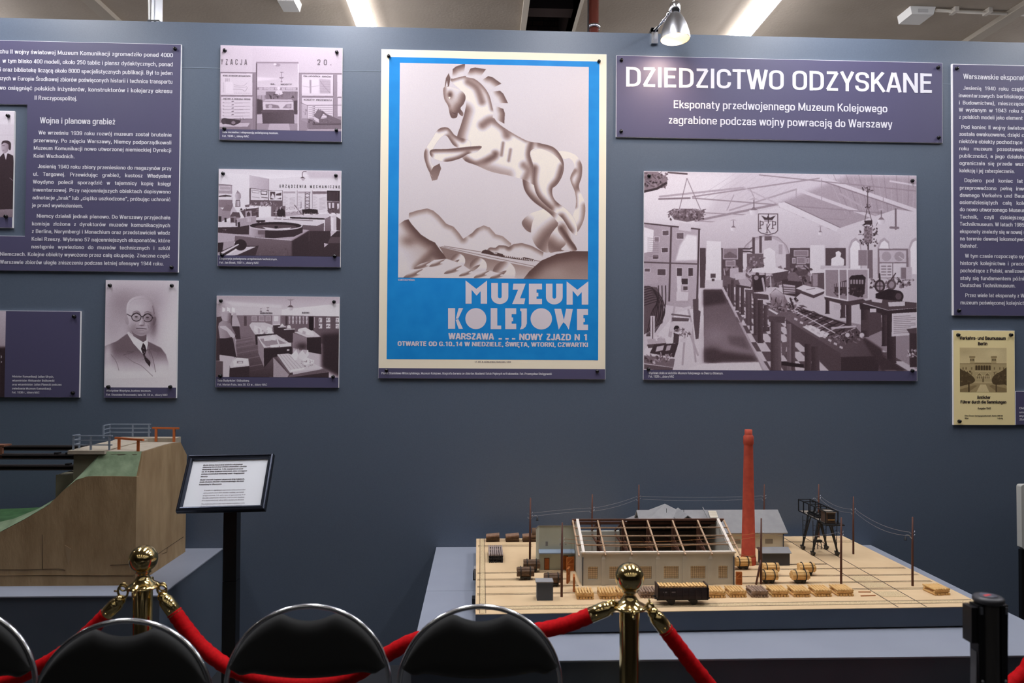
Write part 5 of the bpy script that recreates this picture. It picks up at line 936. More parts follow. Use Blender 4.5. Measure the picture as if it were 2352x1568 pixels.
for cx, cy, r_ in ((735, 500, 62), (905, 545, 72), (1120, 600, 96)):
    tr = [(cx+r_*math.cos(a), cy+r_*math.sin(a)) for a in [i*PI/12 for i in range(24)]]; p.P(tr, .93, .72, (0, cy, 0, cy+r_)); p.shade(tr, [(cx-r_, cy-10), (cx-r_*.4, cy-r_*.8), (cx-r_*.2, cy-r_)], r_*.8, .35, .85, 0); p.P([(cx-r_*1.6, cy+r_*.9), (cx-r_*.6, cy+r_*.1), (cx+r_*.2, cy-r_*.2), (cx-r_*.1, cy+r_*.2), (cx-r_*.7, cy+r_*.6)], .45, .9, (cx, cy, cx-r_*1.4, cy+r_), smooth=1)
fl = [(236, 655), (300, 575), (420, 560), (540, 490), (640, 480), (760, 520), (860, 590), (1000, 580), (1240, 650)]
p.P([(236, 660)]+fl[1:]+[(1260, 660)], .9, soft=4)
for x, y, s in ((440, 520, 1), (560, 505, .9), (690, 560, 1), (800, 590, .8), (930, 600, .9), (360, 590, 1.1), (1060, 610, .9)):
    c_ = [(x-70*s, y+45*s), (x-20*s, y+5*s), (x+80*s, y-22*s), (x+30*s, y+12*s), (x+60*s, y+20*s), (x, y+40*s)]; p.P(c_, .86, smooth=1); p.shade(c_, [(x-60*s, y+40*s), (x, y+25*s), (x+70*s, y-10*s)], 26*s, .34, .8)
bh = [(1270, 665), (1330, 590), (1430, 500), (1560, 445), (1700, 420), (1830, 422), (1830, 670)]
p.P(bh, .42, .62, (0, 430, 0, 660)); p.shade(bh, bh[1:6], 120, .24, .9, 0); p.G(1560, 610, 90, 60, .66, .6)
# rounded boulders under the horse
for pts, ln in (([(1268, 190), (1320, 120), (1400, 85), (1480, 75), (1480, 200), (1345, 265)], [(1345, 265), (1320, 230), (1268, 190)]), ([(1345, 250), (1370, 150), (1430, 85), (1500, 70), (1580, 95), (1650, 170), (1640, 320), (1500, 430), (1410, 400), (1360, 330)], [(1410, 400), (1480, 290), (1590, 200), (1640, 190)]), ([(1490, 350), (1520, 270), (1600, 190), (1670, 230), (1690, 330), (1640, 410), (1560, 425), (1500, 430)], [(1640, 410), (1560, 400), (1500, 360)])):
    p.P(pts, .98, .86, (1480, 90, 1400, 400), smooth=1); p.shade(pts, ln, 120, .34, .85)
# horse, hind quarters first
p.k = U
tail = [(1690, 1010), (1760, 1005), (1850, 1040), (1905, 1120), (1905, 1230), (1880, 1330), (1930, 1460), (1935, 1570), (1900, 1680), (1840, 1750), (1810, 1640), (1850, 1500), (1845, 1380), (1800, 1250), (1840, 1140), (1800, 1070), (1740, 1070)]
p.P(tail, .97, smooth=1); p.shade(tail, [(1905, 1120), (1905, 1230), (1870, 1330)], 70, .36, .9); p.shade(tail, [(1935, 1500), (1920, 1640), (1840, 1750)], 60, .45, .8); p.shade(tail, [(1845, 1180), (1800, 1260), (1840, 1380), (1845, 1500)], 40, .42, .8)
def limb(pts, sh, wd, g=.97, gd=.3):
    p.P(pts, g, smooth=1)
    for s_ in sh: p.shade(pts, s_, wd, gd, .92)
    q_ = pts+[pts[0]]; p.L(q_, 3, .62, al=.35, smooth=1)
limb([(1380, 1180), (1480, 1180), (1520, 1300), (1600, 1420), (1720, 1540), (1800, 1700), (1830, 1850), (1790, 1900), (1720, 1700), (1620, 1570), (1460, 1450), (1380, 1330)], [[(1380, 1200), (1390, 1350), (1480, 1460), (1620, 1570)], [(1720, 1700), (1790, 1890)]], 80, .95, .28)
limb([(1700, 1640), (1750, 1700), (1800, 1790), (1850, 1860), (1850, 1900), (1720, 1890), (1760, 1830), (1690, 1720)], [[(1850, 1880), (1780, 1790), (1720, 1700)]], 60, .9, .25)
body = [(722, 362), (850, 328), (965, 372), (1060, 480), (1102, 620), (1125, 722), (1215, 800), (1400, 905), (1530, 932), (1660, 975), (1738, 1090), (1730, 1220), (1650, 1330), (1520, 1330), (1385, 1262), (1240, 1222), (1090, 1190), (950, 1130), (850, 1090), (800, 1000), (782, 880), (815, 770), (850, 650), (862, 550), (810, 455)]
p.P(body, .97, smooth=1)
for ln, wd, g in (([(722, 362), (850, 328), (965, 372), (1060, 480), (1102, 620)], 46, .42), ([(880, 380), (960, 440), (1005, 560)], 60, .42), ([(850, 640), (812, 770), (785, 880), (810, 990)], 110, .32), ([(1010, 770), (1095, 725), (1200, 790), (1230, 860)], 70, .4), ([(1230, 812), (1400, 905)], 40, .5), ([(860, 1085), (960, 1125), (1100, 1060), (1125, 1030)], 60, .3), ([(1000, 1150), (1240, 1215)], 90, .62), ([(1450, 930), (1430, 1040), (1470, 1180), (1480, 1300)], 55, .34), ([(1530, 932), (1660, 975), (1740, 1090), (1735, 1220), (1650, 1330)], 74, .3), ([(1195, 930), (1180, 1040)], 26, .5), ([(1262, 990), (1245, 1090)], 26, .55), ([(1390, 1262), (1420, 1180), (1380, 1130)], 60, .5)):
    p.shade(body, ln, wd, g, .9)
limb([(1440, 1010), (1530, 980), (1660, 1040), (1730, 1140), (1700, 1260), (1640, 1340), (1660, 1440), (1780, 1540), (1850, 1640), (1860, 1760), (1800, 1720), (1720, 1600), (1590, 1500), (1500, 1400), (1470, 1280), (1470, 1150)], [[(1475, 1160), (1465, 1290), (1510, 1410), (1620, 1520)], [(1735, 1150), (1700, 1260), (1640, 1350), (1690, 1470)], [(1720, 1600), (1800, 1720)]], 66, .97, .3)
# raised forelegs
limb([(810, 880), (900, 920), (880, 985), (760, 960), (690, 870), (640, 880), (580, 960), (545, 1050), (560, 1130), (610, 1150), (595, 1250), (545, 1210), (500, 1110), (490, 1010), (560, 890), (620, 805), (700, 795), (760, 860)], [[(620, 805), (700, 795), (760, 860), (830, 900)], [(490, 1010), (500, 1110), (545, 1210)], [(700, 880), (760, 960)]], 52, .97, .34)
limb([(1000, 960), (880, 965), (700, 985), (560, 990), (538, 1030), (580, 1075), (690, 1100), (810, 1070), (880, 1030), (960, 1010)], [[(1000, 965), (780, 985), (560, 995), (540, 1040)], [(880, 1030), (790, 1075), (690, 1100)]], 50, .97, .28)
for h_ in ([(545, 1195), (570, 1145), (625, 1115), (640, 1160), (605, 1260), (575, 1268)], [(536, 1200), (580, 1262), (560, 1272)]): p.P(h_, .34, .52, (600, 1120, 590, 1260))
# mane, head
for i, (a0, a1) in enumerate(((-112, -90), (-86, -62), (-58, -34), (-30, -6), (-2, 22))):
    def pt(a, rr, cx=840, cy=600): return (cx+rr*math.cos(math.radians(a))*1.04, cy+rr*math.sin(math.radians(a)))
    ln = [pt(a0, 262), pt((a0+a1)/2, 262), pt(a1, 270)]; ou = [pt(a1+2, 385), pt((a0+a1)/2, 362), pt(a0+6, 345)]
    c_ = ln+ou; p.P(c_, .9); p.shade(c_, ou, 80, .3, .95, 0)
ear = [(670, 428), (680, 350), (706, 304), (722, 352), (708, 425)]; p.P(ear, .34); p.P([(678, 425), (690, 370), (698, 420)], .9)
head = [(664, 430), (760, 440), (830, 470), (858, 520), (840, 580), (812, 620), (836, 660), (832, 690), (808, 680), (790, 660), (780, 700), (740, 710), (718, 680), (700, 600), (664, 530)]
p.P(head, .95, .55, (760, 440, 780, 720), smooth=1); p.shade(head, [(858, 520), (840, 580), (812, 620), (790, 660), (740, 710), (718, 680)], 90, .28, .9); p.shade(head, [(664, 440), (664, 530), (700, 600)], 40, .4, .8); p.G(718, 498, 26, 34, .22, .9); p.P([(702, 520), (716, 516), (722, 524), (714, 538)], 1.0); p.L([(740, 660), (775, 672)], 4, .15)
pr_ = [atY(*c, PF) for c in pq]
p.mesh('art_print', ((pr_[0].x+pr_[3].x)/2, (pr_[2].z+pr_[3].z)/2, (pr_[1].x+pr_[2].x)/2, (pr_[0].z+pr_[1].z)/2), PF-0.0018, t, SEP, .012)
# block letters drawn as polygons
def arc(cx, cy, rx, ry, a0, a1, n=14): return [(cx+rx*math.cos(math.radians(lerp(a0, a1, i/n))), cy+ry*math.sin(math.radians(lerp(a0, a1, i/n)))) for i in range(n+1)]
def Mm(x, y0, y1, w_): return [(x, y1), (x, y0), (x+w_*.5, y0+(y1-y0)*.36), (x+w_, y0), (x+w_, y1), (x+w_*.7, y1), (x+w_*.7, y0+(y1-y0)*.46), (x+w_*.51, y0+(y1-y0)*.65), (x+w_*.28, y0+(y1-y0)*.40), (x+w_*.28, y1)]
def Uu(x, y0, y1, w_): return [(x, y0), (x+w_*.39, y0), (x+w_*.39, y1-62)]+arc(x+w_*.5, y1-62, w_*.11, 14, 180, 0, 8)+[(x+w_*.61, y0), (x+w_, y0), (x+w_, y1-62)]+arc(x+w_*.5, y1-62, w_*.5, 62, 0, 180)
def Ee(x, y0, y1, w_): h = y1-y0; return [(x, y0), (x+w_, y0), (x+w_, y0+h*.28), (x+w_*.58, y0+h*.28), (x+w_*.58, y0+h*.44), (x+w_*.72, y0+h*.44), (x+w_*.72, y0+h*.62), (x+w_*.58, y0+h*.62), (x+w_*.58, y0+h*.74), (x+w_, y0+h*.74), (x+w_, y1), (x, y1)]
m = MB()
def poly_letter(m, pts, mi=0):
    P = [atY(850+a/3.646, 460+b/3.646, PF-0.0016) for a, b in pts]; m.add(P, [tuple(range(len(P)))], mi)
for pts in (Mm(800, 671, 865, 180), Uu(1015, 692, 868, 143), [(1200, 697), (1303, 697), (1256, 820), (1300, 820), (1290, 868), (1190, 868), (1240, 748), (1195, 748)], Ee(1330, 697, 869, 110), Uu(1473, 697, 871, 140), Mm(1646, 678, 873, 181),
            arc(886, 990, 88, 88, 0, 345, 30), [(1010, 902), (1065, 902), (1065, 1048), (1098, 1048), (1098, 1078), (1010, 1078)], Ee(1132, 903, 1078, 92), [(1257, 905), (1313, 905), (1313, 1030), (1302, 1058), (1282, 1075), (1255, 1081), (1268, 1050), (1268, 930), (1257, 925)], arc(1434, 992, 90, 89, 0, 345, 30), [(1543, 908), (1600, 908), (1624, 1000), (1642, 908), (1698, 910), (1664, 1083), (1640, 1040), (1620, 1020), (1602, 1045), (1580, 1082)], Ee(1733, 910, 1086, 92)):
    poly_letter(m, pts)
for pts in ([(653, 902), (712, 902), (712, 1075), (653, 1075)], [(718, 990), (742, 902), (780, 902), (738, 990)], [(716, 1000), (738, 992), (778, 1075), (742, 1075)]): poly_letter(m, pts)
m.build('title_lettering', M_lilac, t)
m = MB(); K = (3.646, 850, 460)
wall_lines(m, *K, [("WARSZAWA", 658, 1040, 1163)], 52, YT, bold=.1, fit=1, sp0=.4); m.build('city_lettering', M_lilac, t); m = MB()
wall_lines(m, *K, [("NOWY ZJAZD N 1", 1250, 1828, 1168)], 52, YT, bold=.1, fit=1, sp0=.4)
for a in (1076, 1133, 1188): poly_letter(m, [(a, 1152), (a+28, 1152), (a+28, 1165), (a, 1165)])
m.build('address_lettering', M_lilac, t)
m = MB(); wall_lines(m, *K, [("OTWARTE OD G.10_14 W NIEDZIELE, ŚWIĘTA, WTORKI, CZWARTKI", 232, 1828, 1217)], 37, YT, bold=.1, fit=1, sp0=.3); m.build('opening_hours_lettering', M_lilac, t)
m = MB(); wall_lines(m, *K, [("S.WITOSZYŃSKI.", 236, 378, 673)], 15, YT, fit=1); m.build('signature', M_lilac, t)
m = MB(); wall_lines(m, *K, [("LIT. ART. W. GŁÓWCZEWSKI, WARSZAWA, 12858", 878, 1180, 1357)], 12, YT, fit=1); m.build('printer_note', M_grey, t)
m = MB(); wall_lines(m, *K, [("Plakat Stanisława Witoszyńskiego, Muzeum Kolejowe, litografia barwna ze zbiorów Akademii Sztuk Pięknych w Krakowskie. Fot. Przemysław Stelęgowski", 95, 1523, 1455)], 19, YT, fit=1); m.build('caption', M_ink, t)

# ---- caption panel of the ministers, its photograph running out of the picture
Q = [(-150, 711), (185.5, 715.3), (182, 912.5), (-152, 912)]
t, r = board('caption_panel', 'violet caption panel with a strip of photograph beside the portrait photograph', 'caption panel', Q, M_purple, [(171.5, 727), (168.5, 902)])
m = MB(); wall_lines(m, 5.226, 0, 630, [("Minister Komunikacji Julian Ulrych,", 148, 646, 1236), ("wiceminister Aleksander Bobkowski", 148, 655, 1284), ("oraz wiceminister Julian Piasecki podczas", 147, 740, 1332), ("zwiedzania Muzeum Komunikacji.", 145, 620, 1381), ("Fot. 1938 r., zbiory NAC", 143, 475, 1428)], 25, YT, fit=1)
m.build('caption', M_ink, t)
p = Pic([(-148, 713), (13.5, 714.2), (11, 912), (-150, 911.5)], 1.3, .8); p.k = (5.226, 0, 630)
p.P([(-800, 430), (80, 430), (80, 900), (-800, 900)], .82, .7, (0, 440, 0, 900)); p.P([(-800, 880), (80, 870), (80, 1500), (-800, 1500)], .14, soft=30); p.P([(-10, 900), (5, 890), (15, 920), (12, 990), (-10, 1000)], .1); p.P([(-20, 980), (12, 965), (22, 990), (5, 1030), (25, 1050), (0, 1070), (-30, 1040)], .86)
for i in range(7): p.E(-620+i*95, 860, 36, 48, .68); p.P([(-680+i*95, 930), (-620+i*95, 905), (-560+i*95, 930), (-550+i*95, 1420), (-690+i*95, 1420)], .16); p.P([(-632+i*95, 908), (-608+i*95, 908), (-620+i*95, 970)], .9); p.P([(-655+i*95, 835), (-620+i*95, 805), (-585+i*95, 835), (-600+i*95, 845), (-640+i*95, 845)], .2)
q_ = rect_of([(-148, 713), (13.5, 714.2), (11, 912), (-150, 911.5)]); p.mesh('photo_print', q_, PF-0.0012, t, DUO)

# ---- photograph in the notch of the text panel, only its edge in view
Q = [(-118, 252), (35, 255), (28, 523.5), (-120, 521)]
t, r = board('museum_photograph', 'photograph of men in dark suits set in the text panel notch', 'photograph', Q, None, [(20, 266.5), (15, 497.5)], PG)
x0, z0, x1, z1 = r; zs = atY(20, 499, PF).z
MB().box(x0+.001, x1-.0026, PF-.0008, PF, z0+.001, zs).build('caption_band', M_purple, t)
p = Pic([(-117, 254), (34, 256.5), (29, 499), (-119, 497)], 1.3, .88); p.k = (3.92, 0, 240)
p.P([(-480, 60), (130, 60), (130, 180), (-480, 180)], .92); p.L([(-400, 280), (120, 275)], 4, .8)
for cx in (45, -110, -270):
    p.P([(cx-55, 480), (cx-20, 440), (cx+25, 440), (cx+70, 460), (cx+80, 560), (cx+70, 1000), (cx-70, 1000), (cx-70, 560)], .17, smooth=0); p.P([(cx-12, 440), (cx+18, 440), (cx+5, 500)], .9); p.L([(cx+40, 660), (cx+75, 690)], 6, .5)
    p.P([(cx-38, 370), (cx-20, 335), (cx+20, 330), (cx+35, 370), (cx+22, 420), (cx-8, 440), (cx-30, 420)], .74, .55, (cx-30, 0, cx+40, 0), smooth=1); p.P([(cx-34, 360), (cx-25, 330), (cx+20, 325), (cx+50, 350), (cx+46, 410), (cx+30, 400), (cx+26, 360), (cx-10, 345)], .2, smooth=1); p.L([(cx-30, 372), (cx-8, 370)], 4, .25); p.L([(cx-26, 412), (cx-10, 412)], 4, .35)
p.P([(-480, 960), (120, 940), (120, 1060), (-480, 1060)], .55, .4, (0, 940, 0, 1060))
q_ = rect_of([(-117, 254), (34, 256.5), (29, 499), (-119, 497)]); p.mesh('photo_print', q_, PF-0.0012, t, DUO)

# ---- yellow guide cover and the caption panel next to it
K = (3.5636, 2160, 550)
Q = [(2189.5, 758.2), (2330.3, 759), (2331.7, 975.7), (2189.7, 975.7)]
t, r = board('guide_cover', 'yellowed museum guide cover with black letter title and a palace picture', 'print', Q, M_yellow, [(2199.5, 769), (2320.5, 769), (2202.5, 967)])
m = MB(); wall_lines(m, *K, [("Verkehrs- und Baumuseum", 160, 537, 818), ("Berlin", 308, 386, 864)], 27, YT, fit=1, bold=.1); m.build('title_lettering', M_dark, t)
m = MB(); wall_lines(m, *K, [("Amtlicher", 301, 411, 1302), ("Führer durch die Sammlungen", 165, 541, 1340)], 25, YT, fit=1, bold=.1); m.build('subtitle_lettering', M_dark, t)
m = MB(); wall_lines(m, *K, [("Ausgabe 1943", 305, 413, 1388)], 16, YT, fit=1, bold=.08); m.build('edition_lettering', M_dark, t)
m = MB(); wall_lines(m, *K, [("Otto Elsner Verlagsgesellschaft, Berlin SW 68", 199, 510, 1447), ("Wien", 199, 232, 1467), ("Leipzig", 466, 511, 1467)], 12, YT, fit=1, bold=.08); m.build('publisher_lettering', M_dark, t)
gq = [(2160+a/3.5636, 550+b/3.5636) for a, b in ((158, 884), (540, 886), (541, 1249), (158, 1248))]
p = Pic(gq, 2.0, .8); p.k = K
p.P([(150, 880), (550, 880), (550, 1040), (150, 1040)], .82, .9, (0, 900, 0, 1030)); p.G(440, 930, 70, 40, .95, .7); p.G(200, 920, 60, 30, .7, .5)
p.P([(158, 1015), (240, 1012), (240, 960), (280, 958), (280, 1005), (415, 1005), (415, 960), (457, 960), (457, 1012), (545, 1018), (545, 1180), (158, 1180)], .68); p.L([(158, 1016), (545, 1016)], 5, .45); p.R(236, 955, 284, 968, .5); p.R(412, 955, 461, 968, .5)
for x in (245, 256, 267, 422, 433, 444): p.R(x, 975, x+7, 992, .2)
p.R(280, 1010, 415, 1020, .42); p.R(282, 1028, 414, 1068, .5)
for i in range(6): x = 286+i*21.5; p.P([(x, 1068), (x, 1036), (x+8, 1028), (x+16, 1036), (x+16, 1068)], .16)
p.R(280, 1072, 416, 1082, .78); p.P([(290, 1140), (292, 1110), (318, 1085), (346, 1110), (348, 1140)], .8); p.P([(355, 1140), (357, 1110), (382, 1085), (408, 1110), (410, 1140)], .8); p.P([(296, 1112), (318, 1092), (340, 1112)], .4); p.P([(361, 1112), (382, 1092), (404, 1112)], .4)
for i in range(7): p.R(296+i*16, 1118, 304+i*16, 1138, .3)
for x in (180, 205, 250, 435, 480, 510): p.R(x, 1045, x+10, 1064, .4); p.R(x, 1085, x+10, 1105, .4)
p.R(158, 1160, 545, 1252, .6); p.P([(250, 1160), (450, 1160), (440, 1175), (262, 1175)], .75); p.P([(325, 1185), (370, 1185), (400, 1252), (290, 1252)], .86); p.P([(158, 1252), (158, 1225), (280, 1190), (300, 1196), (220, 1252)], .45); p.P([(545, 1252), (545, 1220), (420, 1188), (395, 1196), (470, 1252)], .45); p.R(342, 1125, 354, 1165, .35)
p.P([(150, 1060), (180, 1068), (235, 1095), (280, 1140), (268, 1170), (200, 1190), (150, 1190)], .2, smooth=1); p.P([(550, 1050), (500, 1075), (440, 1110), (418, 1150), (440, 1185), (520, 1185), (550, 1185)], .2, smooth=1); p.fuzz(160, 1075, 250, 1180, 40, 12, .12, .36); p.fuzz(440, 1080, 540, 1175, 40, 12, .12, .36); p.R(226, 1170, 238, 1252, .15); p.R(450, 1170, 458, 1252, .15)
q_ = rect_of(gq); p.mesh('picture_print', q_, PF-0.0012, t, [(0, (48, 36, 24)), (.5, (156, 134, 94)), (1, (248, 228, 176))])
Q = [(2332.5, 898), (2560, 899), (2560, 975.5), (2332.5, 975.5)]
t, r = board('caption_panel', 'low violet caption panel attached to the yellowed guide cover', 'caption panel', Q, M_purple, [(2548, 912)])
m = MB(); wall_lines(m, *K, [("Okładka przewodnika", 645, 925, 1388), ("und Baumuseum", 645, 860, 1420), ("wydanego w 1943", 645, 880, 1450), ("Zbiory prywatne", 645, 865, 1480)], 17, YT, fit=1); m.build('caption', M_ink, t)
# ------------------------------------------------------------------ plinths
def plinth(name, label, x0, x1, y0, y1, seam=None):
    t = thing(name, label, 'plinth', ((x0+x1)/2, (y0+y1)/2, 0))
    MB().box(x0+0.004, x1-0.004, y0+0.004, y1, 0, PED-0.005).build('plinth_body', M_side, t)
    ys = [y0]+([seam] if seam else [])+[y1]
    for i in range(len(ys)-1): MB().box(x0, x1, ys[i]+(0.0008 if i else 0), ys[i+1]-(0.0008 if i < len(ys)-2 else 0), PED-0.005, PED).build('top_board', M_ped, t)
    return t
XP0, XP1 = -0.204, 1.886
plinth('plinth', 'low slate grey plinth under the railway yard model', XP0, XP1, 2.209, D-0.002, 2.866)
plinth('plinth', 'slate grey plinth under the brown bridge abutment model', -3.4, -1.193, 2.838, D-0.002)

# ------------------------------------------------------------------ bridge abutment model
XS = -1.342; YF = 2.961; XA = -1.62
bm = thing('bridge_model', 'brown and green bridge abutment model with steel girders and orange barriers', 'model', (-1.6, 3.2, PED))
# terrain: cross-section stations along x
FR = [(-2.75, .700), (-2.30, .715), (-1.858, .758), (-1.767, .807), (-1.675, .864), (-1.62, .92), (-1.574, .958), (-1.538, .972), (-1.51, .975), (-1.43, .975), (XS, .972)]
m = MB(); m.prism([(-2.75, YF, PED)]+[(x, YF, z) for x, z in FR]+[(XS, YF, PED)], (0, 0.02, 0))
prof = [(YF+.02, PED), (YF+.02, .970), (3.011, 1.063), (3.077, 1.064), (3.15, 1.0645), (3.223, 1.065), (3.30, 1.063), (3.383, 1.056), (3.454, .991), (3.452, PED)]
m.prism([(XS, y, z) for y, z in prof], (-0.14, 0, 0))
for zl in (.592,): m.box(-2.75, XS, YF-.0015, YF, zl, zl+.0015)
m.build('earth_body', M_plaster_b, bm)
m = MB()   # crack lines in the fibre board
for q in ([(97, 1227), (98, 1305), (97, 1307), (135, 1306), (150, 1309)], [(0, 1308), (60, 1308), (97, 1307)], [(253, 1298), (300, 1295), (306, 1296)]):
    m.tube([atY(x, y, YF-.0006) for x, y in q], .0009, 5)
for q in ([(0, 1321), (150, 1322), (306, 1323)],): m.tube([atY(x, y, YF-.0006) for x, y in q], .0007, 5)
m.tube([atX(x, y, XS+.0006) for x, y in ((422, 1232), (380, 1260), (340, 1288))], .0008, 5); m.tube([atX(x, y, XS+.0006) for x, y in ((384, 1257), (384, 1267), (372, 1272))], .0007, 5)
m.build('crack_lines', mat('dark crack', (60, 44, 32), .9), bm)
m = MB(); m.prism([atY(x, y, YF-.001) for x, y in ((150, 1252), (163, 1260), (162, 1280), (157, 1296), (152, 1275))], (0, .001, 0)); m.build('chipped_patch', mat('pale chipped board', (160, 136, 104), .9), bm)
# green slope between the front rim and the road, and the side slope running down to the left
m = MB()
def grid(m, A, B, n, mi=0, wob=.003):
    """strip surface between polylines A and B, n rows, slightly uneven"""
    k = len(A); vs_ = []; fs = []
    for i in range(n+1):
        for j in range(k):
            p = lerp(Vector(A[j]), Vector(B[j]), i/n)
            if 0 < i < n and 0 < j < k-1: p = p+Vector((random.uniform(-wob, wob), random.uniform(-wob, wob)*.5, random.uniform(-wob, wob)*.7))
            vs_.append(p)
    for i in range(n):
        for j in range(k-1): fs.append((i*k+j, i*k+j+1, (i+1)*k+j+1, (i+1)*k+j))
    return m.add(vs_, fs, mi, True)
A = [(lerp(-1.53, XS-.002, i/12), YF+.002, .974+.001*math.sin(i)) for i in range(13)]
B = [(lerp(-1.505, XS-.002, i/12), 3.006, 1.0655) for i in range(13)]
grid(m, A, B, 8)
A2 = [(-1.94, YF+.003, .742), (-1.858, YF+.003, .760), (-1.767, YF+.003, .809), (-1.675, YF+.003, .866), (-1.62, YF+.003, .922), (-1.574, YF+.003, .960), (-1.53, YF+.002, .974)]
B2 = [(-1.94, 3.03, .775), (-1.85, 3.03, .795), (-1.755, 3.03, .835), (-1.662, 3.025, .89), (-1.606, 3.02, .948), (-1.555, 3.012, 1.0), (-1.505, 3.006, 1.0655)]
grid(m, A2, B2, 5); m.build('grass_slope', M_green, bm)
m = MB(); A3 = [(-2.75, YF+.003, .702), (-2.3, YF+.003, .717), (-1.94, YF+.003, .742), (-1.858, YF+.003, .760), (-1.767, YF+.003, .809), (-1.69, YF+.003, .855)]
B3 = [(-2.75, 3.40, .74), (-2.3, 3.40, .75), (-1.95, 3.40, .765), (-1.87, 3.40, .775), (-1.80, 3.40, .80), (-1.72, 3.40, .84)]
grid(m, A3, B3, 10, wob=.005); m.build('valley_grass', M_green2, bm)
# abutment
m = MB(); m.box(-1.605, -1.36, 3.0, 3.42, PED, 1.055); m.build('abutment_wall', M_olive, bm)
m = MB(); m.box(-1.70, -1.605, 3.05, 3.40, PED, .965); m.build('bearing_ledge', M_olive, bm)
m = MB(); pr_ = [(y, z) for y, z in prof[2:8]]
m.prism([(XS-.002, y, z+.002) for y, z in pr_]+[(XS-.002, pr_[-1][0], 1.04), (XS-.002, pr_[0][0], 1.04)], (-.15, 0, 0)); m.box(-1.622, -1.48, 2.988, 3.43, 1.056, 1.0705); m.build('roadway', M_conc, bm)
MB().box(-1.622, -1.36, 3.37, 3.43, 1.045, 1.076).build('rear_kerb', M_conc, bm)
# railings
def railing(name, P, posts, h, y, z0, ret):
    o = MB(); q = [Vector(p) for p in P]
    for k in (0.36, .68, 1.0): o.bar((q[0].x, y, z0+h*k), (q[1].x, y, z0+h*k), .0042 if k < 1 else .007, .0042)
    for k in (.36, .68, 1.0): o.bar((q[0].x, y, z0+h*k), (q[0].x, ret, z0+h*k), .0042)
    r_ = o.build(name, M_railb, bm)
    for x in posts: MB().box(x-.003, x+.003, y-.003, y+.003, z0, z0+h).build('railing_post', M_railb, r_)
    MB().box(q[0].x-.003, q[0].x+.003, ret-.003, ret+.003, z0, z0+h).build('railing_post', M_railb, r_)
yr = 3.01; a = atY(166, 1029, yr); b = atY(251, 1029, yr)
railing('front_railing', [(a.x, 0, 0), (b.x+.012, 0, 0)], [a.x+.004, (a.x+b.x)/2, b.x], .056, yr, 1.070, yr+.05)
yr = 3.41; a = atY(253, 1004, yr); b = atY(342, 1008, yr)
railing('rear_railing', [(a.x, 0, 0), (b.x+.008, 0, 0)], [a.x, (a.x+b.x)/2+.014, b.x], .056, yr, 1.078, yr-.06)
def barrier(x0, x1, y0, y1, z0, h, label):
    o = MB().bar((x0, y0, z0+h), (x1, y1, z0+h), .008, .008).build('barrier', M_orange, bm); o['label'] = label
    for k in (.14, .82): x, y = lerp(x0, x1, k), lerp(y0, y1, k); MB().box(x-.0045, x+.0045, y-.004, y+.004, z0-.004, z0+h).build('barrier_post', M_orange, o)
a = atY(262, 1006, 3.06); b = atY(330, 1012, 3.0); barrier(a.x, b.x, 3.07, 2.998, 1.066, .045, 'front orange barrier')
a = atY(348, 986, 3.36); b = atY(413, 987, 3.36); barrier(a.x, b.x, 3.37, 3.35, 1.066, .056, 'rear orange barrier')
# girders of the bridge running off to the side
def girder(y, z, w_, lab):
    m = MB(); m.box(-3.0, -1.606, y-w_, y+w_, z+.014, z+.018); m.box(-3.0, -1.606, y-w_, y+w_, z, z+.004); m.box(-3.0, -1.606, y-.003, y+.003, z, z+.018)
    m.box(-3.0, -1.61, y-w_*.55, y+w_*.55, z+.018, z+.021)
    g = m.build('girder', mat('dark riveted steel', (44, 38, 38), .5), bm)
    for x in (-1.70, -1.655): MB().box(x-.008, x+.008, y-.012, y+.012, z+.018, z+.027).build('bearing_plate', M_iron, g)
girder(3.06, 1.028, .018, 0); girder(3.14, .972, .016, 0); girder(3.30, 1.032, .018, 0)
m = MB(); m.box(-3.0, -1.905, 3.05, 3.10, 1.078, 1.084); m.box(-1.925, -1.912, 3.05, 3.062, 1.03, 1.08); m.build('timber_deck', mat('reddish deck timber', (112, 72, 52), .8), bm)

# ------------------------------------------------------------------ text stand next to it
t = thing('text_stand', 'black text stand with a white explanatory sheet in a dark silver frame', 'sign stand', (atY(532, 1300, 2.96).x, 2.96, 0))
TLp, TRp, BRp, BLp = atY(432, 1047.5, 2.975), atY(627.6, 1043, 2.975), atY(611.7, 1172, 2.845), atY(407, 1176.6, 2.845)
xd = ((TRp-TLp)+(BRp-BLp)); wd = xd.length/2; xd.normalize(); ud = ((TLp-BLp)+(TRp-BRp)); hh = ud.length/2; ud = (ud-xd*ud.dot(xd)).normalized(); nd_ = xd.cross(ud); ce = (TLp+TRp+BRp+BLp)/4
FM = Matrix(((xd.x, ud.x, nd_.x, ce.x), (xd.y, ud.y, nd_.y, ce.y), (xd.z, ud.z, nd_.z, ce.z), (0, 0, 0, 1)))
b_ = .021; W2, H2 = wd/2, hh/2
MB().box(-W2+.008, W2-.008, -H2+.008, H2-.008, -.004, .001, 0, FM).build('white_sheet', M_paper, t)
sect = [(0, 0), (.002, .012), (.007, .014), (.010, .009), (.013, .012), (.018, .010), (b_, .003), (b_, 0)]
fr = MB(); ring = []
for (i_, hz) in sect:
    ring.append([FM @ Vector((sx*(W2-i_), sy*(H2-i_), hz)) for sx, sy in ((-1, -1), (1, -1), (1, 1), (-1, 1))])
vs_ = [v for q in ring for v in q]; fs = []
for i in range(len(sect)-1):
    for j in range(4): fs.append((i*4+j, i*4+(j+1) % 4, (i+1)*4+(j+1) % 4, (i+1)*4+j))
fr.add(vs_, fs); fr.build('snap_frame', M_frame, t)
MB().box(-W2, W2, -H2, H2, -.012, -.004, 0, FM).build('back_plate', M_black, t)
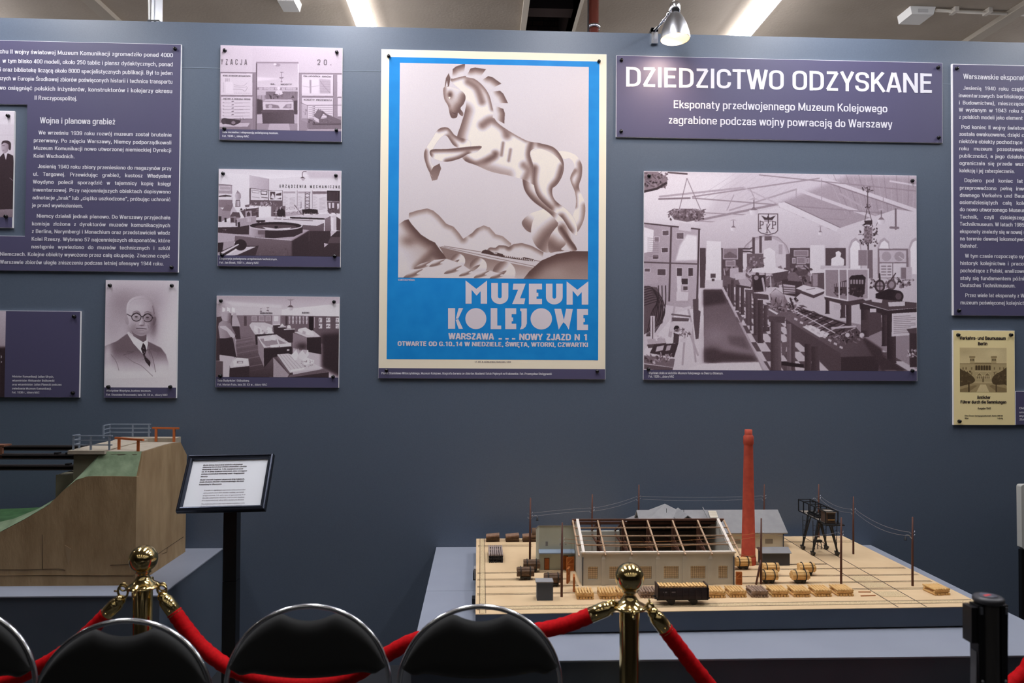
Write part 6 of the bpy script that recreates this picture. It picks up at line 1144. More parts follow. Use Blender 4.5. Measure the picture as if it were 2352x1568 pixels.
def sheet(lines, cap, k0, mt, nm, bold):
    m = MB()
    for (s_, x0, x1, y) in lines:     # sheet fractions 0..1 from the zoomed photograph
        P0 = FM @ Vector((-W2+wd*x0, H2-hh*y, .0016)); text(m, s_, P0, wd*(x1-x0), cap, 0, bold, xd=xd, zd=ud, fit=1, shear=.2)
    m.build(nm, mt, t)
sheet([("Model lekkiej konstrukcji wiaduktu drogowego", .19, .65, .185), ("mieszanej konstrukcji stalowo-drewnianej z jezdnią", .19, .70, .223), ("drewnianą, w skali ca. 1:20, rozpiętości przęsła", .19, .665, .265), ("ca. 41 m (pasy ściskane drewniane, pasy rozciągane", .19, .715, .305), ("stalowe konstrukcji nitowanej) wraz z fragmentem", .19, .69, .347), ("dioramy.", .19, .275, .392),
  ("Model stanowił fragment ekspozycji dróg kołowych,", .19, .705, .452), ("działu Budowa Mostów międzywojennego Muzeum", .19, .70, .49), ("Komunikacji w Warszawie.", .19, .455, .535)], .0052, 0, M_dark, 'polish_text', .09)
sheet([("A model of a lightweight road viaduct with a mixed steel", .265, .735, .64), ("and wood structure and a wooden roadway, on a scale", .262, .722, .685), ("of approximately 1:20, with a span of approximately 41 m", .262, .745, .73), ("(wooden compression members, steel tension members", .262, .738, .772), ("of a riveted structure), along with a section of a diorama.", .262, .74, .815),
  ("The model was part of the road transport exhibition in the", .262, .755, .875), ("Bridge Construction section of the interwar Transport", .262, .722, .915), ("Museum in Warsaw.", .262, .425, .952)], .0046, 0, M_grey, 'english_text', .06)
c = t.location; pz = (FM @ Vector((0, -H2*.2, -.012))).z
MB().box(c.x-.026, c.x+.026, 2.935, 2.985, 0.012, .57).build('lower_post', M_black, t)
MB().box(c.x-.0255, c.x+.0255, 2.9355, 2.9845, .572, .95).build('upper_post', M_black, t)
m = MB(); p0 = FM @ Vector((0, 0, -.012)); m.bar((c.x, 2.96, .90), (c.x, p0.y+.012, p0.z-.004), .05, .03); m.build('tilt_bracket', M_black, t)
MB().box(c.x-.17, c.x+.17, 2.80, 3.12, 0, .012).build('base_plate', M_black, t)

# ------------------------------------------------------------------ brass stanchions and velvet ropes
def stanchion(label, x, y):
    t = thing('stanchion', label, 'stanchion', (x, y, 0), 'brass rope stanchions'); Mt = Matrix.Translation((x, y, 0)); H = .885
    MB().lathe([(.001, 0), (.135, 0), (.14, .004), (.138, .012), (.10, .024), (.05, .034), (.03, .042), (.027, .05)], 40, Mt).build('base', M_brass, t)
    MB().lathe([(.027, .045), (.027, .757), (.0255, .760)], 32, Mt).build('pole', M_brass, t)
    MB().lathe([(.027, .757), (.030, .757), (.048, .762), (.048, .766), (.040, .771), (.028, .778), (.021, .788), (.016, .797), (.0165, .803), (.022, .806), (.020, .811), (.022, .817)], 36, Mt).build('ring_collar', M_brass, t)
    R_ = .040; cz = H-R_; a0 = math.asin(.022/R_)
    MB().lathe([(.022, .812)]+[(max(1e-4, R_*math.sin(a)), cz-R_*math.cos(a)) for a in [lerp(a0, PI, i/24) for i in range(25)]], 40, Mt).build('ball_finial', M_brass, t)
    for k in range(4):
        a = PI/2*k+.0; q = [Vector((x+(.046+.011*(1+math.cos(b)))*math.cos(a), y+(.046+.011*(1+math.cos(b)))*math.sin(a), .762+.011*math.sin(b))) for b in [2*PI*i/14 for i in range(14)]]
        MB().tube(q, .0028, 8, True).build('loop', M_brass, t)
    return t
SR, SL = (.415, 2.044), (-.999, 2.256)
stanchion('brass ball stanchion standing in front of the railway yard model', *SR)
stanchion('brass ball stanchion standing in front of the bridge abutment model', *SL)
SFR, SFL = (2.05, 2.0), (-2.55, 2.25)
stanchion('brass ball stanchion at the far end of the rope past the belt post', *SFR)
stanchion('brass ball stanchion at the far end of the rope by the bridge girders', *SFL)
def rope(label, a, b, pts):
    """a, b: stanchion axes (x, y); pts: rope centre points from ferrule to ferrule"""
    P = [Vector(p) for p in pts]; t = thing('velvet_rope', label, 'rope', P[len(P)//2], 'red velvet ropes')
    path = smooth_path(P, 10)
    rr = [.0215+.0008*math.sin(i*1.9)+.0006*math.sin(i*3.1) for i in range(len(path))]; rr[0] = rr[-1] = .0195
    MB().tube(path, rr, 18).build('rope_body', M_red, t)
    for (p, q, s_) in ((path[0], path[2], a), (path[-1], path[-3], b)):
        d = (p-q).normalized(); e = p+d*.062
        Mr = Matrix.Translation(p-d*.010) @ d.to_track_quat('Z', 'Y').to_matrix().to_4x4()
        f = MB().lathe([(.0195, 0), (.021, .001), (.021, .048), (.018, .056), (.015, .060), (.0165, .066), (.013, .074), (.006, .080), (.0005, .081)], 26, Mr).build('ferrule', M_brass, t)
        MB().lathe([(.0003, .0), (.0035, .0006), (.0025, .003), (.0003, .004)], 12, Matrix.Translation(p+d*.008+Vector((0, -.0205, 0))) @ Matrix.Rotation(PI/2, 4, 'X')).build('ferrule_screw', M_brass, f)
        lp = Vector((s_[0], s_[1], .762)); o = (p-lp); o.z = 0; o.normalize(); lp = lp+o*.062
        tip = p-d*.010+d*.080; cen = (lp+tip)/2; ax = (lp-tip); L_ = ax.length/2+.004; ax.normalize(); sd = ax.cross(Vector((0, 1, 0))).normalized()
        q_ = [cen+ax*(L_*math.cos(u))+sd*(.014*math.sin(u)) for u in [2*PI*i/20 for i in range(20)]]
        h_ = MB().tube(q_, .0036, 8, True).build('snap_hook', M_brass, t)
        MB().tube([cen+sd*.012+ax*.004, cen+sd*.024+ax*.008], .003, 8).build('thumb_lever', M_brass, h_)
def rp(px, py, t_): return atY(px, py, lerp(SL[1], SR[1], t_))
rope('red velvet rope hanging between the two brass ball stanchions', SL, SR, [rp(399, 1404, .03), rp(425, 1440, .05), rp(466, 1488, .10), rp(530, 1534, .18), rp(612, 1562, .28), rp(710, 1570, .4), rp(800, 1556, .5), rp(885, 1505, .6), rp(960, 1468, .68), rp(1060, 1456, .78), rp(1200, 1452, .88), rp(1290, 1437, .95), rp(1362, 1410, .99)])
rope('red velvet rope hanging from the brass stanchion towards the belt post', SR, SFR, [atY(1527, 1443, 2.044), atY(1560, 1487, 2.043), atY(1606, 1546, 2.042), atY(1665, 1612, 2.04), atY(1780, 1690, 2.035), atY(1960, 1730, 2.03), atY(2150, 1690, 2.02), atY(2290, 1600, 2.01), atY(2352, 1548, 2.01), atY(2420, 1490, 2.005), (1.945, 2.0, .695)])
rope('red velvet rope hanging from the brass stanchion towards the bridge girders', SL, SFL, [atY(246, 1409, 2.256), atY(205, 1450, 2.256), atY(150, 1495, 2.256), atY(88, 1532, 2.255), atY(0, 1566, 2.255), atY(-140, 1575, 2.255), atY(-300, 1530, 2.25), (-2.42, 2.25, .65), (-2.475, 2.25, .70)])

# ------------------------------------------------------------------ belt post at the right
c = atZ(2270, 1372, .90); x, y = c.x, c.y
t = thing('belt_post', 'black retractable belt post with a red sticker on its cap', 'belt barrier post', (x, y, 0)); Mt = Matrix.Translation((x, y, 0))
MB().lathe([(.0005, 0), (.16, 0), (.16, .008), (.12, .016), (.03, .02), (.0, .02)], 40, Mt).build('base', M_black, t)
MB().lathe([(.0225, .015), (.0225, .89)], 32, Mt).build('pole', mat('dark steel post', (96, 94, 92), .34, .7), t)
MB().lathe([(.0005, .889), (.030, .889), (.033, .893), (.033, .899), (.030, .903), (.024, .9045), (.0005, .905)], 36, Mt).build('cap', mat('dark grey plastic cap', (62, 62, 66), .4), t)
MB().lathe([(.0005, .9052), (.019, .9052), (.019, .9056), (.0005, .9058)], 28, Mt).build('cap_label', mat('grey cap label', (84, 84, 98), .5), t)
MB().box(-.014, .006, -.004, .004, .9058, .9064, 0, Mt @ Matrix.Rotation(.35, 4, 'Z')).build('red_sticker', M_redlab, t)
for s_, z0 in ((-1, .70), (1, .69)):
    MB().prism([(x+s_*.020, y-.016, z0), (x+s_*.034, y-.016, z0+.012), (x+s_*.036, y-.016, .887), (x+s_*.020, y-.016, .887)], (0, .03, 0)).build('belt_slot', M_black, t)
m = MB(); m.box(x-.050, x-.036, y-.014, y+.018, .80, .882); m.build('belt_cassette', M_black, t)
m = MB(); m.prism([(x-.036, y-.010, .78), (x-.026, y-.010, .70), (x-.034, y-.010, .655), (x-.038, y-.010, .66)], (0, .02, 0)); m.build('belt_end', mat('grey belt webbing', (86, 86, 90), .8), t)
for dx in (-.026, .028): MB().ball((x+dx, y-.017, .714), .0035, 10).build('screw', M_steel, t)
for dx in (-.030, .029): MB().box(x+dx-.003, x+dx+.003, y-.021, y-.016, .868, .884).build('clip_plate', M_steel, t)

# edge of another display standing further along the wall
c0 = atY(2346, 1188, 3.2); x = c0.x
t = thing('wall_monitor', 'pale rounded edge of a display on a black stand past the yard model', 'display', (x+.25, 3.2, 0))
zt, zb = atY(2349, 1113, 3.2).z, atY(2349, 1263, 3.2).z
m = MB(); r_ = .012; P = [(x+r_-r_*math.cos(a), 3.2, zt-r_+r_*math.sin(a)) for a in [i*PI/12 for i in range(7)]]
m.prism(P+[(x+.5, 3.2, zt), (x+.5, 3.2, zb), (x+.016, 3.2, zb), (x+.002, 3.2, zb+.012)], (0, .03, 0)); m.build('housing', mat('pale grey plastic', (196, 196, 190), .45), t)
MB().box(x+.02, x+.48, 3.196, 3.2, zb+.02, zt-.02).build('screen', M_black, t)
MB().box(x+.004, x+.46, 3.205, 3.225, 0, zb).build('stand', M_black, t)

# ------------------------------------------------------------------ chairs
def chair(label, x, y, rz=0.0):
    t = thing('folding_chair', label, 'chair', (0, 0, 0), 'black folding chairs with their backs to the wall')
    a, b_, zc, T_ = .2085, .200, .600, .0066
    def lean(z): return -.215+(.80-z)*.07 if z > .45 else -.1905+(.45-z)*.85
    arc_ = [Vector((a*math.cos(u), lean(zc+b_*math.sin(u)), zc+b_*math.sin(u))) for u in [PI*i/36 for i in range(37)]]
    legR = [Vector((a, lean(z), z)) for z in (.02, .15, .30, .40, .45, .50, .55)]; legL = [Vector((-v.x, v.y, v.z)) for v in reversed(legR)]
    MB().tube(legR+arc_+legL, T_, 12).build('hoop_frame', M_chrome, t)
    # padded back filling the hoop, with a hand hole at the top
    n = 40; top = []; bot = []
    for i in range(n+1):
        u = i/n*2-1; xx = u*(a-.004)
        zt_ = zc+(b_-.004)*math.sqrt(max(0, 1-u*u))
        hole = .030*max(0, 1-(xx/.068)**2) if abs(xx) < .068 else 0
        zt_ -= hole*1.0
        zb_ = .630+.014*(abs(u)**3)-.010*math.cos(u*PI)*.5-(.012*math.exp(-((abs(u)-.84)/.10)**2))
        if abs(u) > .97: zt_ = max(zt_, zb_+.004)
        top.append((xx, zt_)); bot.append((xx, min(zb_, zt_-.002)))
    rows = 12; V = []; F = []
    for side in (0, 1):
        for j in range(rows+1):
            for i in range(n+1):
                xx = top[i][0]; z = lerp(bot[i][1], top[i][1], j/rows); u = i/n*2-1
                ed = min(1, (1-abs(u))/.12)**.5*min(1, min(j, rows-j)/2.2)**.5
                V.append((xx, lean(z)+(-1 if side == 0 else 1)*(.003+.012*ed)+.012*(1-u*u), z))
    k = (n+1)*(rows+1)
    for j in range(rows):
        for i in range(n):
            o = j*(n+1)+i; F.append((o, o+1, o+n+2, o+n+1)); F.append((k+o, k+o+n+1, k+o+n+2, k+o+1))
    for i in range(n):
        F.append((i, k+i, k+i+1, i+1)); o = rows*(n+1)+i; F.append((o, o+1, k+o+1, k+o))
    for j in range(rows):
        o = j*(n+1); F.append((o, o+n+1, k+o+n+1, k+o)); o += n; F.append((o, k+o, k+o+n+1, o+n+1))
    MB().add(V, F, 0, True).build('backrest', M_uph, t)
    # seat and rear legs (below the picture)
    m = MB(); sq = [(0.185*math.copysign(abs(math.cos(u))**.8, math.cos(u)), .05+.165*math.copysign(abs(math.sin(u))**.8, math.sin(u))) for u in [2*PI*i/28 for i in range(28)]]
    V = []; F = []
    for z, s_ in ((.425, .94), (.430, 1), (.448, 1), (.458, .96), (.462, .85)):
        for px, py in sq: V.append((px*s_, .05+(py-.05)*s_, z))
    for j in range(4):
        for i in range(28): F.append((j*28+i, j*28+(i+1) % 28, (j+1)*28+(i+1) % 28, (j+1)*28+i))
    F += [tuple(range(27, -1, -1)), tuple(range(112, 140))]
    m.add(V, F, 0, True).build('seat', M_uph, t)
    for s_ in (-1, 1): MB().tube([(s_*.17, .12, .42), (s_*.175, 0.0, .25), (s_*.18, -.20, .012)], .0085, 12).build('rear_leg', M_chrome, t)
    MB().tube([(-.178, -.135, .09), (.178, -.135, .09)], .007, 10).build('rear_stretcher', M_chrome, t)
    MB().tube([(-a, lean(.12), .12), (a, lean(.12), .12)], .007, 10).build('front_stretcher', M_chrome, t)
    for s_ in (-1, 1):
        MB().cyl((s_*.18, -.202, 0), (s_*.18, -.20, .02), .010, 12).build('rubber_foot', M_black, t); MB().cyl((s_*a, lean(.0)-.004, 0), (s_*a, lean(.02), .024), .009, 12).build('rubber_foot', M_black, t)
    t.location = (x, y, 0); t.rotation_euler.z = rz
    return t
tops = [((1104, 1385), 'black folding chair in front of the gap left of the brass yard stanchion', 0), ((712, 1384), 'black folding chair with the rope sagging below its backrest', 0), ((296, 1417), 'black folding chair covering the pole of the brass bridge stanchion', .02), ((-100, 1389), 'black folding chair cut off by the picture edge below the bridge girders', 0)]
proto = None
for (px, lab, rz) in tops:
    q = atZ(px[0], px[1], .8085)
    if proto is None: proto = o = chair(lab, 0, 0)
    else: o = copy_tree(proto)
    o['label'] = lab; o.location = (q.x, q.y-.215, 0); o.rotation_euler.z = PI+rz
# ------------------------------------------------------------------ railway yard model
c4 = [Vector((-.012, 2.408, 0)), Vector((1.708, 2.442, 0)), Vector((1.697, 3.412, 0)), Vector((-.016, 3.387, 0))]
t = thing('yard_baseboard', 'sand coloured railway yard baseboard with slate sides and inlaid tracks', 'model base', (.85, 2.9, PED))
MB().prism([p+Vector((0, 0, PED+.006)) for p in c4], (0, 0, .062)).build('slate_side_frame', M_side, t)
m = MB(); m.prism([p+Vector((0, 0, ZB-.002)) for p in c4], (0, 0, .002)); m.build('sand_ground', M_sand, t)
for (x0, x1, y0, y1) in ((.1, 1.6, 2.5, 3.3),): MB().box(x0, x1, y0, y1, PED, PED+.006).build('spacer_board', M_black, t)
for (yy, z0, z1) in ((2.93, .57, .60), (2.62, .565, .60)): MB().box(-.026, -.0145, yy, yy+.035, z0, z1).build('side_latch', M_iron, t)
MB().box(-.022, -.0145, 2.88, 2.92, .59, .63).build('side_plate', M_roof, t)
def rot(x, y): return Vector((x, y+.0198*(x-.85)*.9, 0))
def track(y, x0, x1, g=.009, bal=False):
    n = 26; o = MB()
    for s_ in (-1, 1):
        for i in range(n):
            a, b = lerp(x0, x1, i/n), lerp(x0, x1, (i+1)/n); A_ = rot(a, y+s_*g+random.uniform(-.0006, .0006)); B_ = rot(b, y+s_*g+random.uniform(-.0006, .0006))
            wv = random.uniform(.0010, .0024)*(0.8 if s_ < 0 else 1.2)
            o.bar((A_.x, A_.y, ZB+.0004), (B_.x, B_.y, ZB+.0004), wv, .0014)
    r_ = o.build('rail_track', M_rail, t)
    if bal: MB().bar(tuple(rot(x0, y)+Vector((0, 0, ZB+.0002))), tuple(rot(x1, y)+Vector((0, 0, ZB+.0002))), g*2-.004, .0008).build('ballast_strip', M_ballast, r_)
for y, x0, x1, g, b_ in ((2.478, -.008, 1.700, .015, True), (2.620, -.008, 1.695, .006, False), (2.703, -.008, .36, .005, False), (2.703, .96, 1.69, .005, False), (2.786, -.008, .33, .006, False), (2.786, .97, 1.69, .005, False), (2.872, -.008, .34, .006, False), (2.876, .97, 1.69, .005, False), (2.940, .97, 1.40, .003, False), (3.268, -.008, .23, .012, False), (3.29, 1.34, 1.69, .009, False)):
    track(y, x0, x1, g, b_)
def vtrack(x, g, m_, y0, y1, bal):
    o = MB()
    for s_ in (-1, 1): o.bar((x+s_*g, y0, ZB+.0006), (x+s_*g, y1, ZB+.0006), .0018, .0016)
    r_ = o.build('cross_track', m_, t)
    if bal: MB().bar((x, y0, ZB+.0003), (x, y1, ZB+.0003), g*2-.004, .0012).build('ballast_strip', M_ballast, r_)
vtrack(.011, .010, M_rail, 2.415, 3.385, True); vtrack(1.452, .049, M_rail2, 2.44, 3.40, False)
o = MB()
for y in (2.66, 2.74, 2.83, 2.55): o.box(1.405, 1.495, y, y+.05 if y > 2.6 else y+.06, ZB, ZB+.0012)
for i in range(4): pass
m = MB()
for k, y in enumerate((2.545, 2.645, 2.728)):
    MB().box(1.408, 1.494, y, y+.056, ZB, ZB+.0011).build('crossing_plate', M_ballast, t)

def yard(name, label, cat, x, y, group=None): return thing(name, label, cat, (x, y, ZB), group)

# --- workshop with the open roof
FL, FR_, YW, BK = .372, .936, 2.696, 3.05; HE = .735; RY, RZ = 2.873, .814
w_ = yard('workshop_model', 'pale plaster workshop model with an open rafter roof and grid windows', 'model building', .654, 2.87)
th = .012
def wins(): return [(.4125, .036), (.5005, .055), (.601, .055), (.701, .055), (.800, .055), (.893, .034)]
m = MB(); zs0, zs1 = .642, .688; xe = [FL]+sorted([c-wd/2 for c, wd in wins()]+[c+wd/2 for c, wd in wins()])+[FR_]
m.box(FL, FR_, YW, YW+th, ZB, zs0); m.box(FL, FR_, YW, YW+th, zs1, HE)
for i in range(0, len(xe), 2): m.box(xe[i], xe[i+1], YW, YW+th, zs0, zs1)
m.build('front_wall', M_plast, w_)
for c, wd in wins():
    p_ = MB().box(c-wd/2, c+wd/2, YW+.005, YW+.007, zs0, zs1).build('window', M_glass, w_); g = MB()
    nx = max(3, int(wd/.0075))
    for i in range(nx+1): x = c-wd/2+wd*i/nx; g.box(x-.0003, x+.0003, YW+.0035, YW+.005, zs0, zs1)
    for j in range(7): z = lerp(zs0, zs1, j/6); g.box(c-wd/2, c+wd/2, YW+.0035, YW+.005, z-.0003, z+.0003)
    g.build('window_lattice', mat('brown lattice', (150, 128, 100), .7), p_)
for px in (1386, 1449, 1511, 1572, 1632):
    x = atY(px, 1300, YW).x; m = MB(); m.box(x-.0075, x+.0075, YW-.004, YW, ZB, .716); m.prism([(x-.0075, YW-.004, .716), (x+.0075, YW-.004, .716), (x+.001, YW-.0005, .733), (x-.001, YW-.0005, .733)], (0, .0005, 0)); m.build('pilaster', M_plast, w_)
MB().box(FL-.004, FR_+.004, YW-.004, YW+th, HE, HE+.006).build('eaves_ledge', mat('pale cream ledge', (224, 214, 200), .7), w_)
def gable(x, nm, door):
    m = MB(); m.prism([(x, YW+th, ZB), (x, YW+th, HE+.003), (x, RY, RZ), (x, BK-th, HE+.003), (x, BK-th, ZB)], (th if x < .6 else -th, 0, 0)); o = m.build(nm, M_plast, w_)
    return o
gable(FL, 'gable_wall', 1); gable(FR_, 'gable_wall', 0)
MB().box(FL, FR_, BK-th, BK, ZB, HE).build('rear_wall', M_plast, w_); MB().box(.575, FR_-th, BK-th-.002, BK-th, ZB+.002, HE).build('dark_wall_lining', mat('dark brown inner wall', (92, 80, 68), .8), w_)  # inner face of the rear wall painted darker brown in these bays
m = MB()
for x in (FL+.006, FR_-.006): MB().bar((x, YW-.006, HE+.004), (x, RY, RZ+.006), .010, .007).build('gable_coping', mat('pale coping', (228, 218, 206), .7), w_)
# rear roof slope: boarded over the right-hand bays only
MB().prism([(.575, RY+.004, RZ-.004), (.575, BK+.015, HE-.008), (FR_+.015, BK+.015, HE-.008), (FR_+.015, RY+.004, RZ-.004)], (0, 0, .004)).build('rear_roof', M_int, w_)
sl = lambda y: HE+.003+(RZ-HE)*(y-YW)/(RY-YW)
xs = [FL-.012]+[atY(px, 1270, YW-.006).x for px in (1390.5, 1451, 1512, 1573.5, 1635)]+[FR_+.017]
for i, x in enumerate(xs):
    e_ = i in (0, 6); MB().bar((x, YW-.012, sl(YW-.012)-(.0 if not e_ else .002)), (x, RY, RZ+.003), .0055, .005).build('rafter', M_beamp, w_)
for y in (2.735, 2.782, 2.828): MB().bar((FL-.014, y, sl(y)+.001), (FR_+.018, y, sl(y)+.001), .0045, .0045).build('purlin', M_beamp, w_)
MB().bar((FL-.014, RY, RZ+.004), (FR_+.018, RY, RZ+.004), .008, .007).build('ridge_beam', M_brown, w_)
MB().bar((FL-.014, RY+.016, RZ-.012), (FR_, RY+.016, RZ-.012), .006, .010).build('ridge_plate', M_brown, w_)
for x in xs[1:6]:
    tr = MB(); tr.bar((x+.004, RY, ZB+.02), (x+.004, RY, RZ), .013, .013); tr.bar((x+.004, YW+th, HE-.015), (x+.004, BK-th, HE-.015), .006, .008); tr.bar((x+.004, RY, HE-.005), (x+.004, YW+.05, sl(YW+.05)-.004), .005, .005); tr.bar((x+.004, RY, RZ-.03), (x+.004, RY+.06, RZ-.034), .006, .006); tr.bar((x+.004, RY-.03, HE-.015), (x+.004, RY-.03, sl(RY-.03)-.004), .004, .004)
    tr.bar((x+.004, RY, HE+.02), (x+.004, RY-.09, HE-.013), .004, .004); tr.bar((x+.004, RY, RZ-.002), (x+.004, BK, HE), .006, .005)
    tr.build('roof_truss', M_brown, w_)
MB().box(FL+th, FR_-th, YW+th, BK-th, ZB+.0005, ZB+.002).build('inner_floor', mat('dull inner floor', (128, 114, 98), .9), w_)
m = MB(); m.cyl((FL+.012-.02, YW-.003, .72), (FL+.012-.02, YW-.003, ZB), .0018, 8)
for x in (FL+.003, FR_-.004): MB().tube([(x, YW-.004, ZB), (x, YW-.004, .716), (x+.001, YW+.0, .722)], .0019, 8).build('drain_pipe', M_slate, w_)
# gates of the left gable: two pairs of leaves standing open, and one leaf at the right end
def leaf(px, py0, py1, dirx, diry, wd, lab=None):
    b = atZ(px, py1, ZB); h = (atY(px, py0, b.y).z-ZB); m = MB(); a = Vector((b.x, b.y, 0)); d = Vector((dirx, diry, 0)).normalized(); e = a+d*wd
    m.bar((a.x, a.y, ZB+h/2), (e.x, e.y, ZB+h/2), .003, h)
    o = m.build('gate_leaf', M_door, w_); g = MB(); nrm = Vector((d.y, -d.x, 0))*.0022
    for s_ in (1, -1):
        for (u0, v0, u1, v1) in ((.04, .04, .04, .96), (.96, .04, .96, .96), (.04, .04, .96, .04), (.04, .96, .96, .96), (.04, .5, .96, .5), (.04, .52, .96, .94)):
            A_ = a+d*wd*u0+nrm*s_; B_ = a+d*wd*u1+nrm*s_; g.bar((A_.x, A_.y, ZB+h*v0), (B_.x, B_.y, ZB+h*v1), .002, .003)
    g.build('gate_brace', mat('gate brace', (196, 120, 56), .6), o)
leaf(1300.5, 1279, 1312, 1, .35, .033); leaf(1308, 1300, 1333, -.35, -1, .04); leaf(1318, 1317, 1352, -.1, -1, .04); leaf(1294, 1275, 1307, 1, .0, .032)
leaf(1690, 1312, 1342, .5, -.1, .022)
m = MB()
for x in (.455, .492): m.cyl((x, 2.80, .655), (x+.028, 2.80, .655), .016, 16)
m.box(.44, .53, 2.775, 2.83, ZB, .642); m.bar((.47, 2.79, .64), (.47, 2.79, .69), .003); m.bar((.485, 2.79, .64), (.485, 2.79, .70), .002); m.build('boiler_machine', M_iron, w_)
MB().box(.585, .589, YW+.11, YW+.112, .69, .70).build('wall_vent', M_int, w_)

# --- annex on the left of the workshop
an = yard('annex_model', 'greenish grey flat-roofed annex model with an orange door and blue canopy', 'model building', .29, 2.95)
AX0, AX1, AY = .2315, .3715, 2.895
MB().prism([(AX0, AY, ZB), (AX0, AY, .791), (AX0, 3.06, .742), (AX0, 3.06, ZB)], (AX1-AX0, 0, 0)).build('annex_block', M_plastg, an)
d_ = MB().box(.2535, .2705, AY-.0025, AY, ZB+.001, .664).build('door', M_door, an)
MB().box(.2515, .2725, AY-.0012, AY, ZB, .666).build('door_frame', M_brown, an)
MB().prism([(AX0-.002, AY, .700), (AX0-.002, AY-.024, .692), (AX0-.002, AY-.024, .687), (AX0-.002, AY, .688)], (AX1-AX0, 0, 0)).build('canopy', mat('blue grey canopy', (132, 146, 162), .7), an)
for (x0, x1, z0, z1) in ((.2565, .266, .713, .730), (.3135, .3165, .716, .722), (.322, .325, .716, .722), (.3345, .338, .716, .722)): MB().box(x0, x1, AY-.001, AY, z0, z1).build('window', mat('grey pane', (122, 122, 120), .4), an)
MB().box(.325, .345, AY-.0025, AY, ZB+.001, .674).build('gate', M_door, an)
MB().prism([(AX0-.002, AY-.002, .791), (AX0-.002, AY-.002, .794), (AX0-.002, 3.062, .745), (AX0-.002, 3.062, .7415)], (AX1-AX0+.002, 0, 0)).build('roof_slab', M_roof, an)

# --- long building at the back
rb_ = yard('rear_hall_model', 'long pale hall model with a grey roof, skylight and dormer behind the workshop', 'model building', 1.0, 3.28)
RX0, RX1, RY0, RY1, RE, RRZ, RRY = .70, 1.330, 3.200, 3.385, .692, .767, 3.298
MB().box(RX0, RX1, RY0, RY1, ZB, RE).build('hall_walls', mat('cream grey wall', (196, 190, 172), .8, noise=(14, (184, 176, 158), 4)), rb_)
m = MB(); m.prism([(RX0, RY0-.012, RE-.003), (RX0, RRY, RRZ), (RX0, RY1+.01, RE-.003), (RX0, RY1+.004, RE-.009), (RX0, RRY, RRZ-.006), (RX0, RY0-.010, RE-.008)], (RX1+.012-RX0, 0, 0)); m.build('main_roof', M_roof, rb_)
MB().prism([(RX1, RY0, RE-.003), (RX1, RRY, RRZ-.006), (RX1, RY1, RE-.003)], (-.01, 0, 0)).build('gable_end', M_plast, rb_)
ax, ay, az = .836, 3.33, .788; m = MB(); cs = [(.655, 3.14, .700), (1.005, 3.14, .700), (1.005, 3.40, .700), (.655, 3.40, .700)]
m.add(cs+[(ax, ay, az)]+[(x, y, z-.006) for x, y, z in cs], [(0, 1, 4), (1, 2, 4), (2, 3, 4), (3, 0, 4), (0, 5, 6, 1), (1, 6, 7, 2), (2, 7, 8, 3), (3, 8, 5, 0), (5, 8, 7, 6)]); m.build('hip_roof', M_roof, rb_)
MB().box(.668, .992, 3.15, 3.39, ZB, .695).build('hip_walls', M_plast, rb_)
m = MB(); dx = .889; m.prism([(dx-.036, 3.145, .748), (dx, 3.145, .776), (dx+.036, 3.145, .748), (dx+.033, 3.145, .746), (dx, 3.145, .772), (dx-.033, 3.145, .746)], (0, .16, 0)); m.build('dormer_roof', M_roof, rb_)
MB().prism([(dx-.032, 3.150, .746), (dx, 3.150, .772), (dx+.032, 3.150, .746), (dx+.032, 3.150, .70), (dx-.032, 3.150, .70)], (0, .12, 0)).build('dormer_front', M_slate, rb_)
ry = lambda z: lerp(RY0-.012, RRY, (z-RE+.003)/(RRZ-RE+.003))
a = atY(1638, 1180, 3.27); m = MB(); P = [(a.x-.018, ry(.738)-.004, .738+.003), (a.x+.018, ry(.738)-.004, .738+.003), (a.x+.018, ry(.759)-.004, .759+.003), (a.x-.018, ry(.759)-.004, .759+.003)]
m.prism(P, (0, .002, .003)); o = m.build('skylight', mat('cream skylight frame', (216, 208, 190), .5), rb_); g = MB()
for i in range(1, 6): z = lerp(.738, .759, i/6)+.0065; y = lerp(ry(.738), ry(.759), i/6)-.003; g.bar((a.x-.017, y, z), (a.x+.017, y, z), .0006)
g.build('skylight_bar', M_beamp, o)
MB().bar((1.012, 3.19, .705), (1.012-.012, 3.30, .778), .003, .003).build('roof_pipe', M_roof, rb_)
m = MB()
for x, z in ((ax-.008, .775), (ax+.07, .772)): MB().bar((x, 3.27, z-.02), (x, 3.27, z+.004), .0015).build('roof_vent', M_iron, rb_)
for px0, px1 in ((1688, 1701), (1757.5, 1775)):
    p0, p1 = atY(px0, 1246, RY0), atY(px1, 1256, RY0); MB().box(p0.x, p1.x, RY0-.001, RY0, .640, .659).build('window', mat('dim pane', (120, 112, 100), .4), rb_)
MB().cyl((RX1-.004, RY0-.003, ZB), (RX1-.004, RY0-.003, RE-.004), .0022, 8).build('drain_pipe', M_slate, rb_)

# --- chimney
cy = 2.96; cx = 1.084
t = yard('chimney_model', 'tall red factory chimney model with a collar and wire wound at its foot', 'model chimney', cx, cy); Mt = Matrix.Translation((cx, cy, 0))
MB().lathe([(.0005, ZB), (.030, ZB), (.0295, .649), (.0275, .652), (.0178, 1.095), (.0178, 1.103)], 36, Mt).build('shaft', M_chim, t)
MB().lathe([(.0178, 1.098), (.0205, 1.106), (.0198, 1.134), (.0150, 1.140)], 36, Mt).build('collar', M_chim, t)
MB().lathe([(.0152, 1.136), (.0150, 1.160), (.0125, 1.161), (.012, 1.13)], 32, Mt).build('tip', M_chim, t)
m = MB()
m.tube([(cx+.0278*math.cos(i*.35), cy+.0278*math.sin(i*.35), .652+.010*i/60+.002*math.sin(i*.5)) for i in range(61)], .0006, 5); m.build('wire_binding', M_wirec, t)

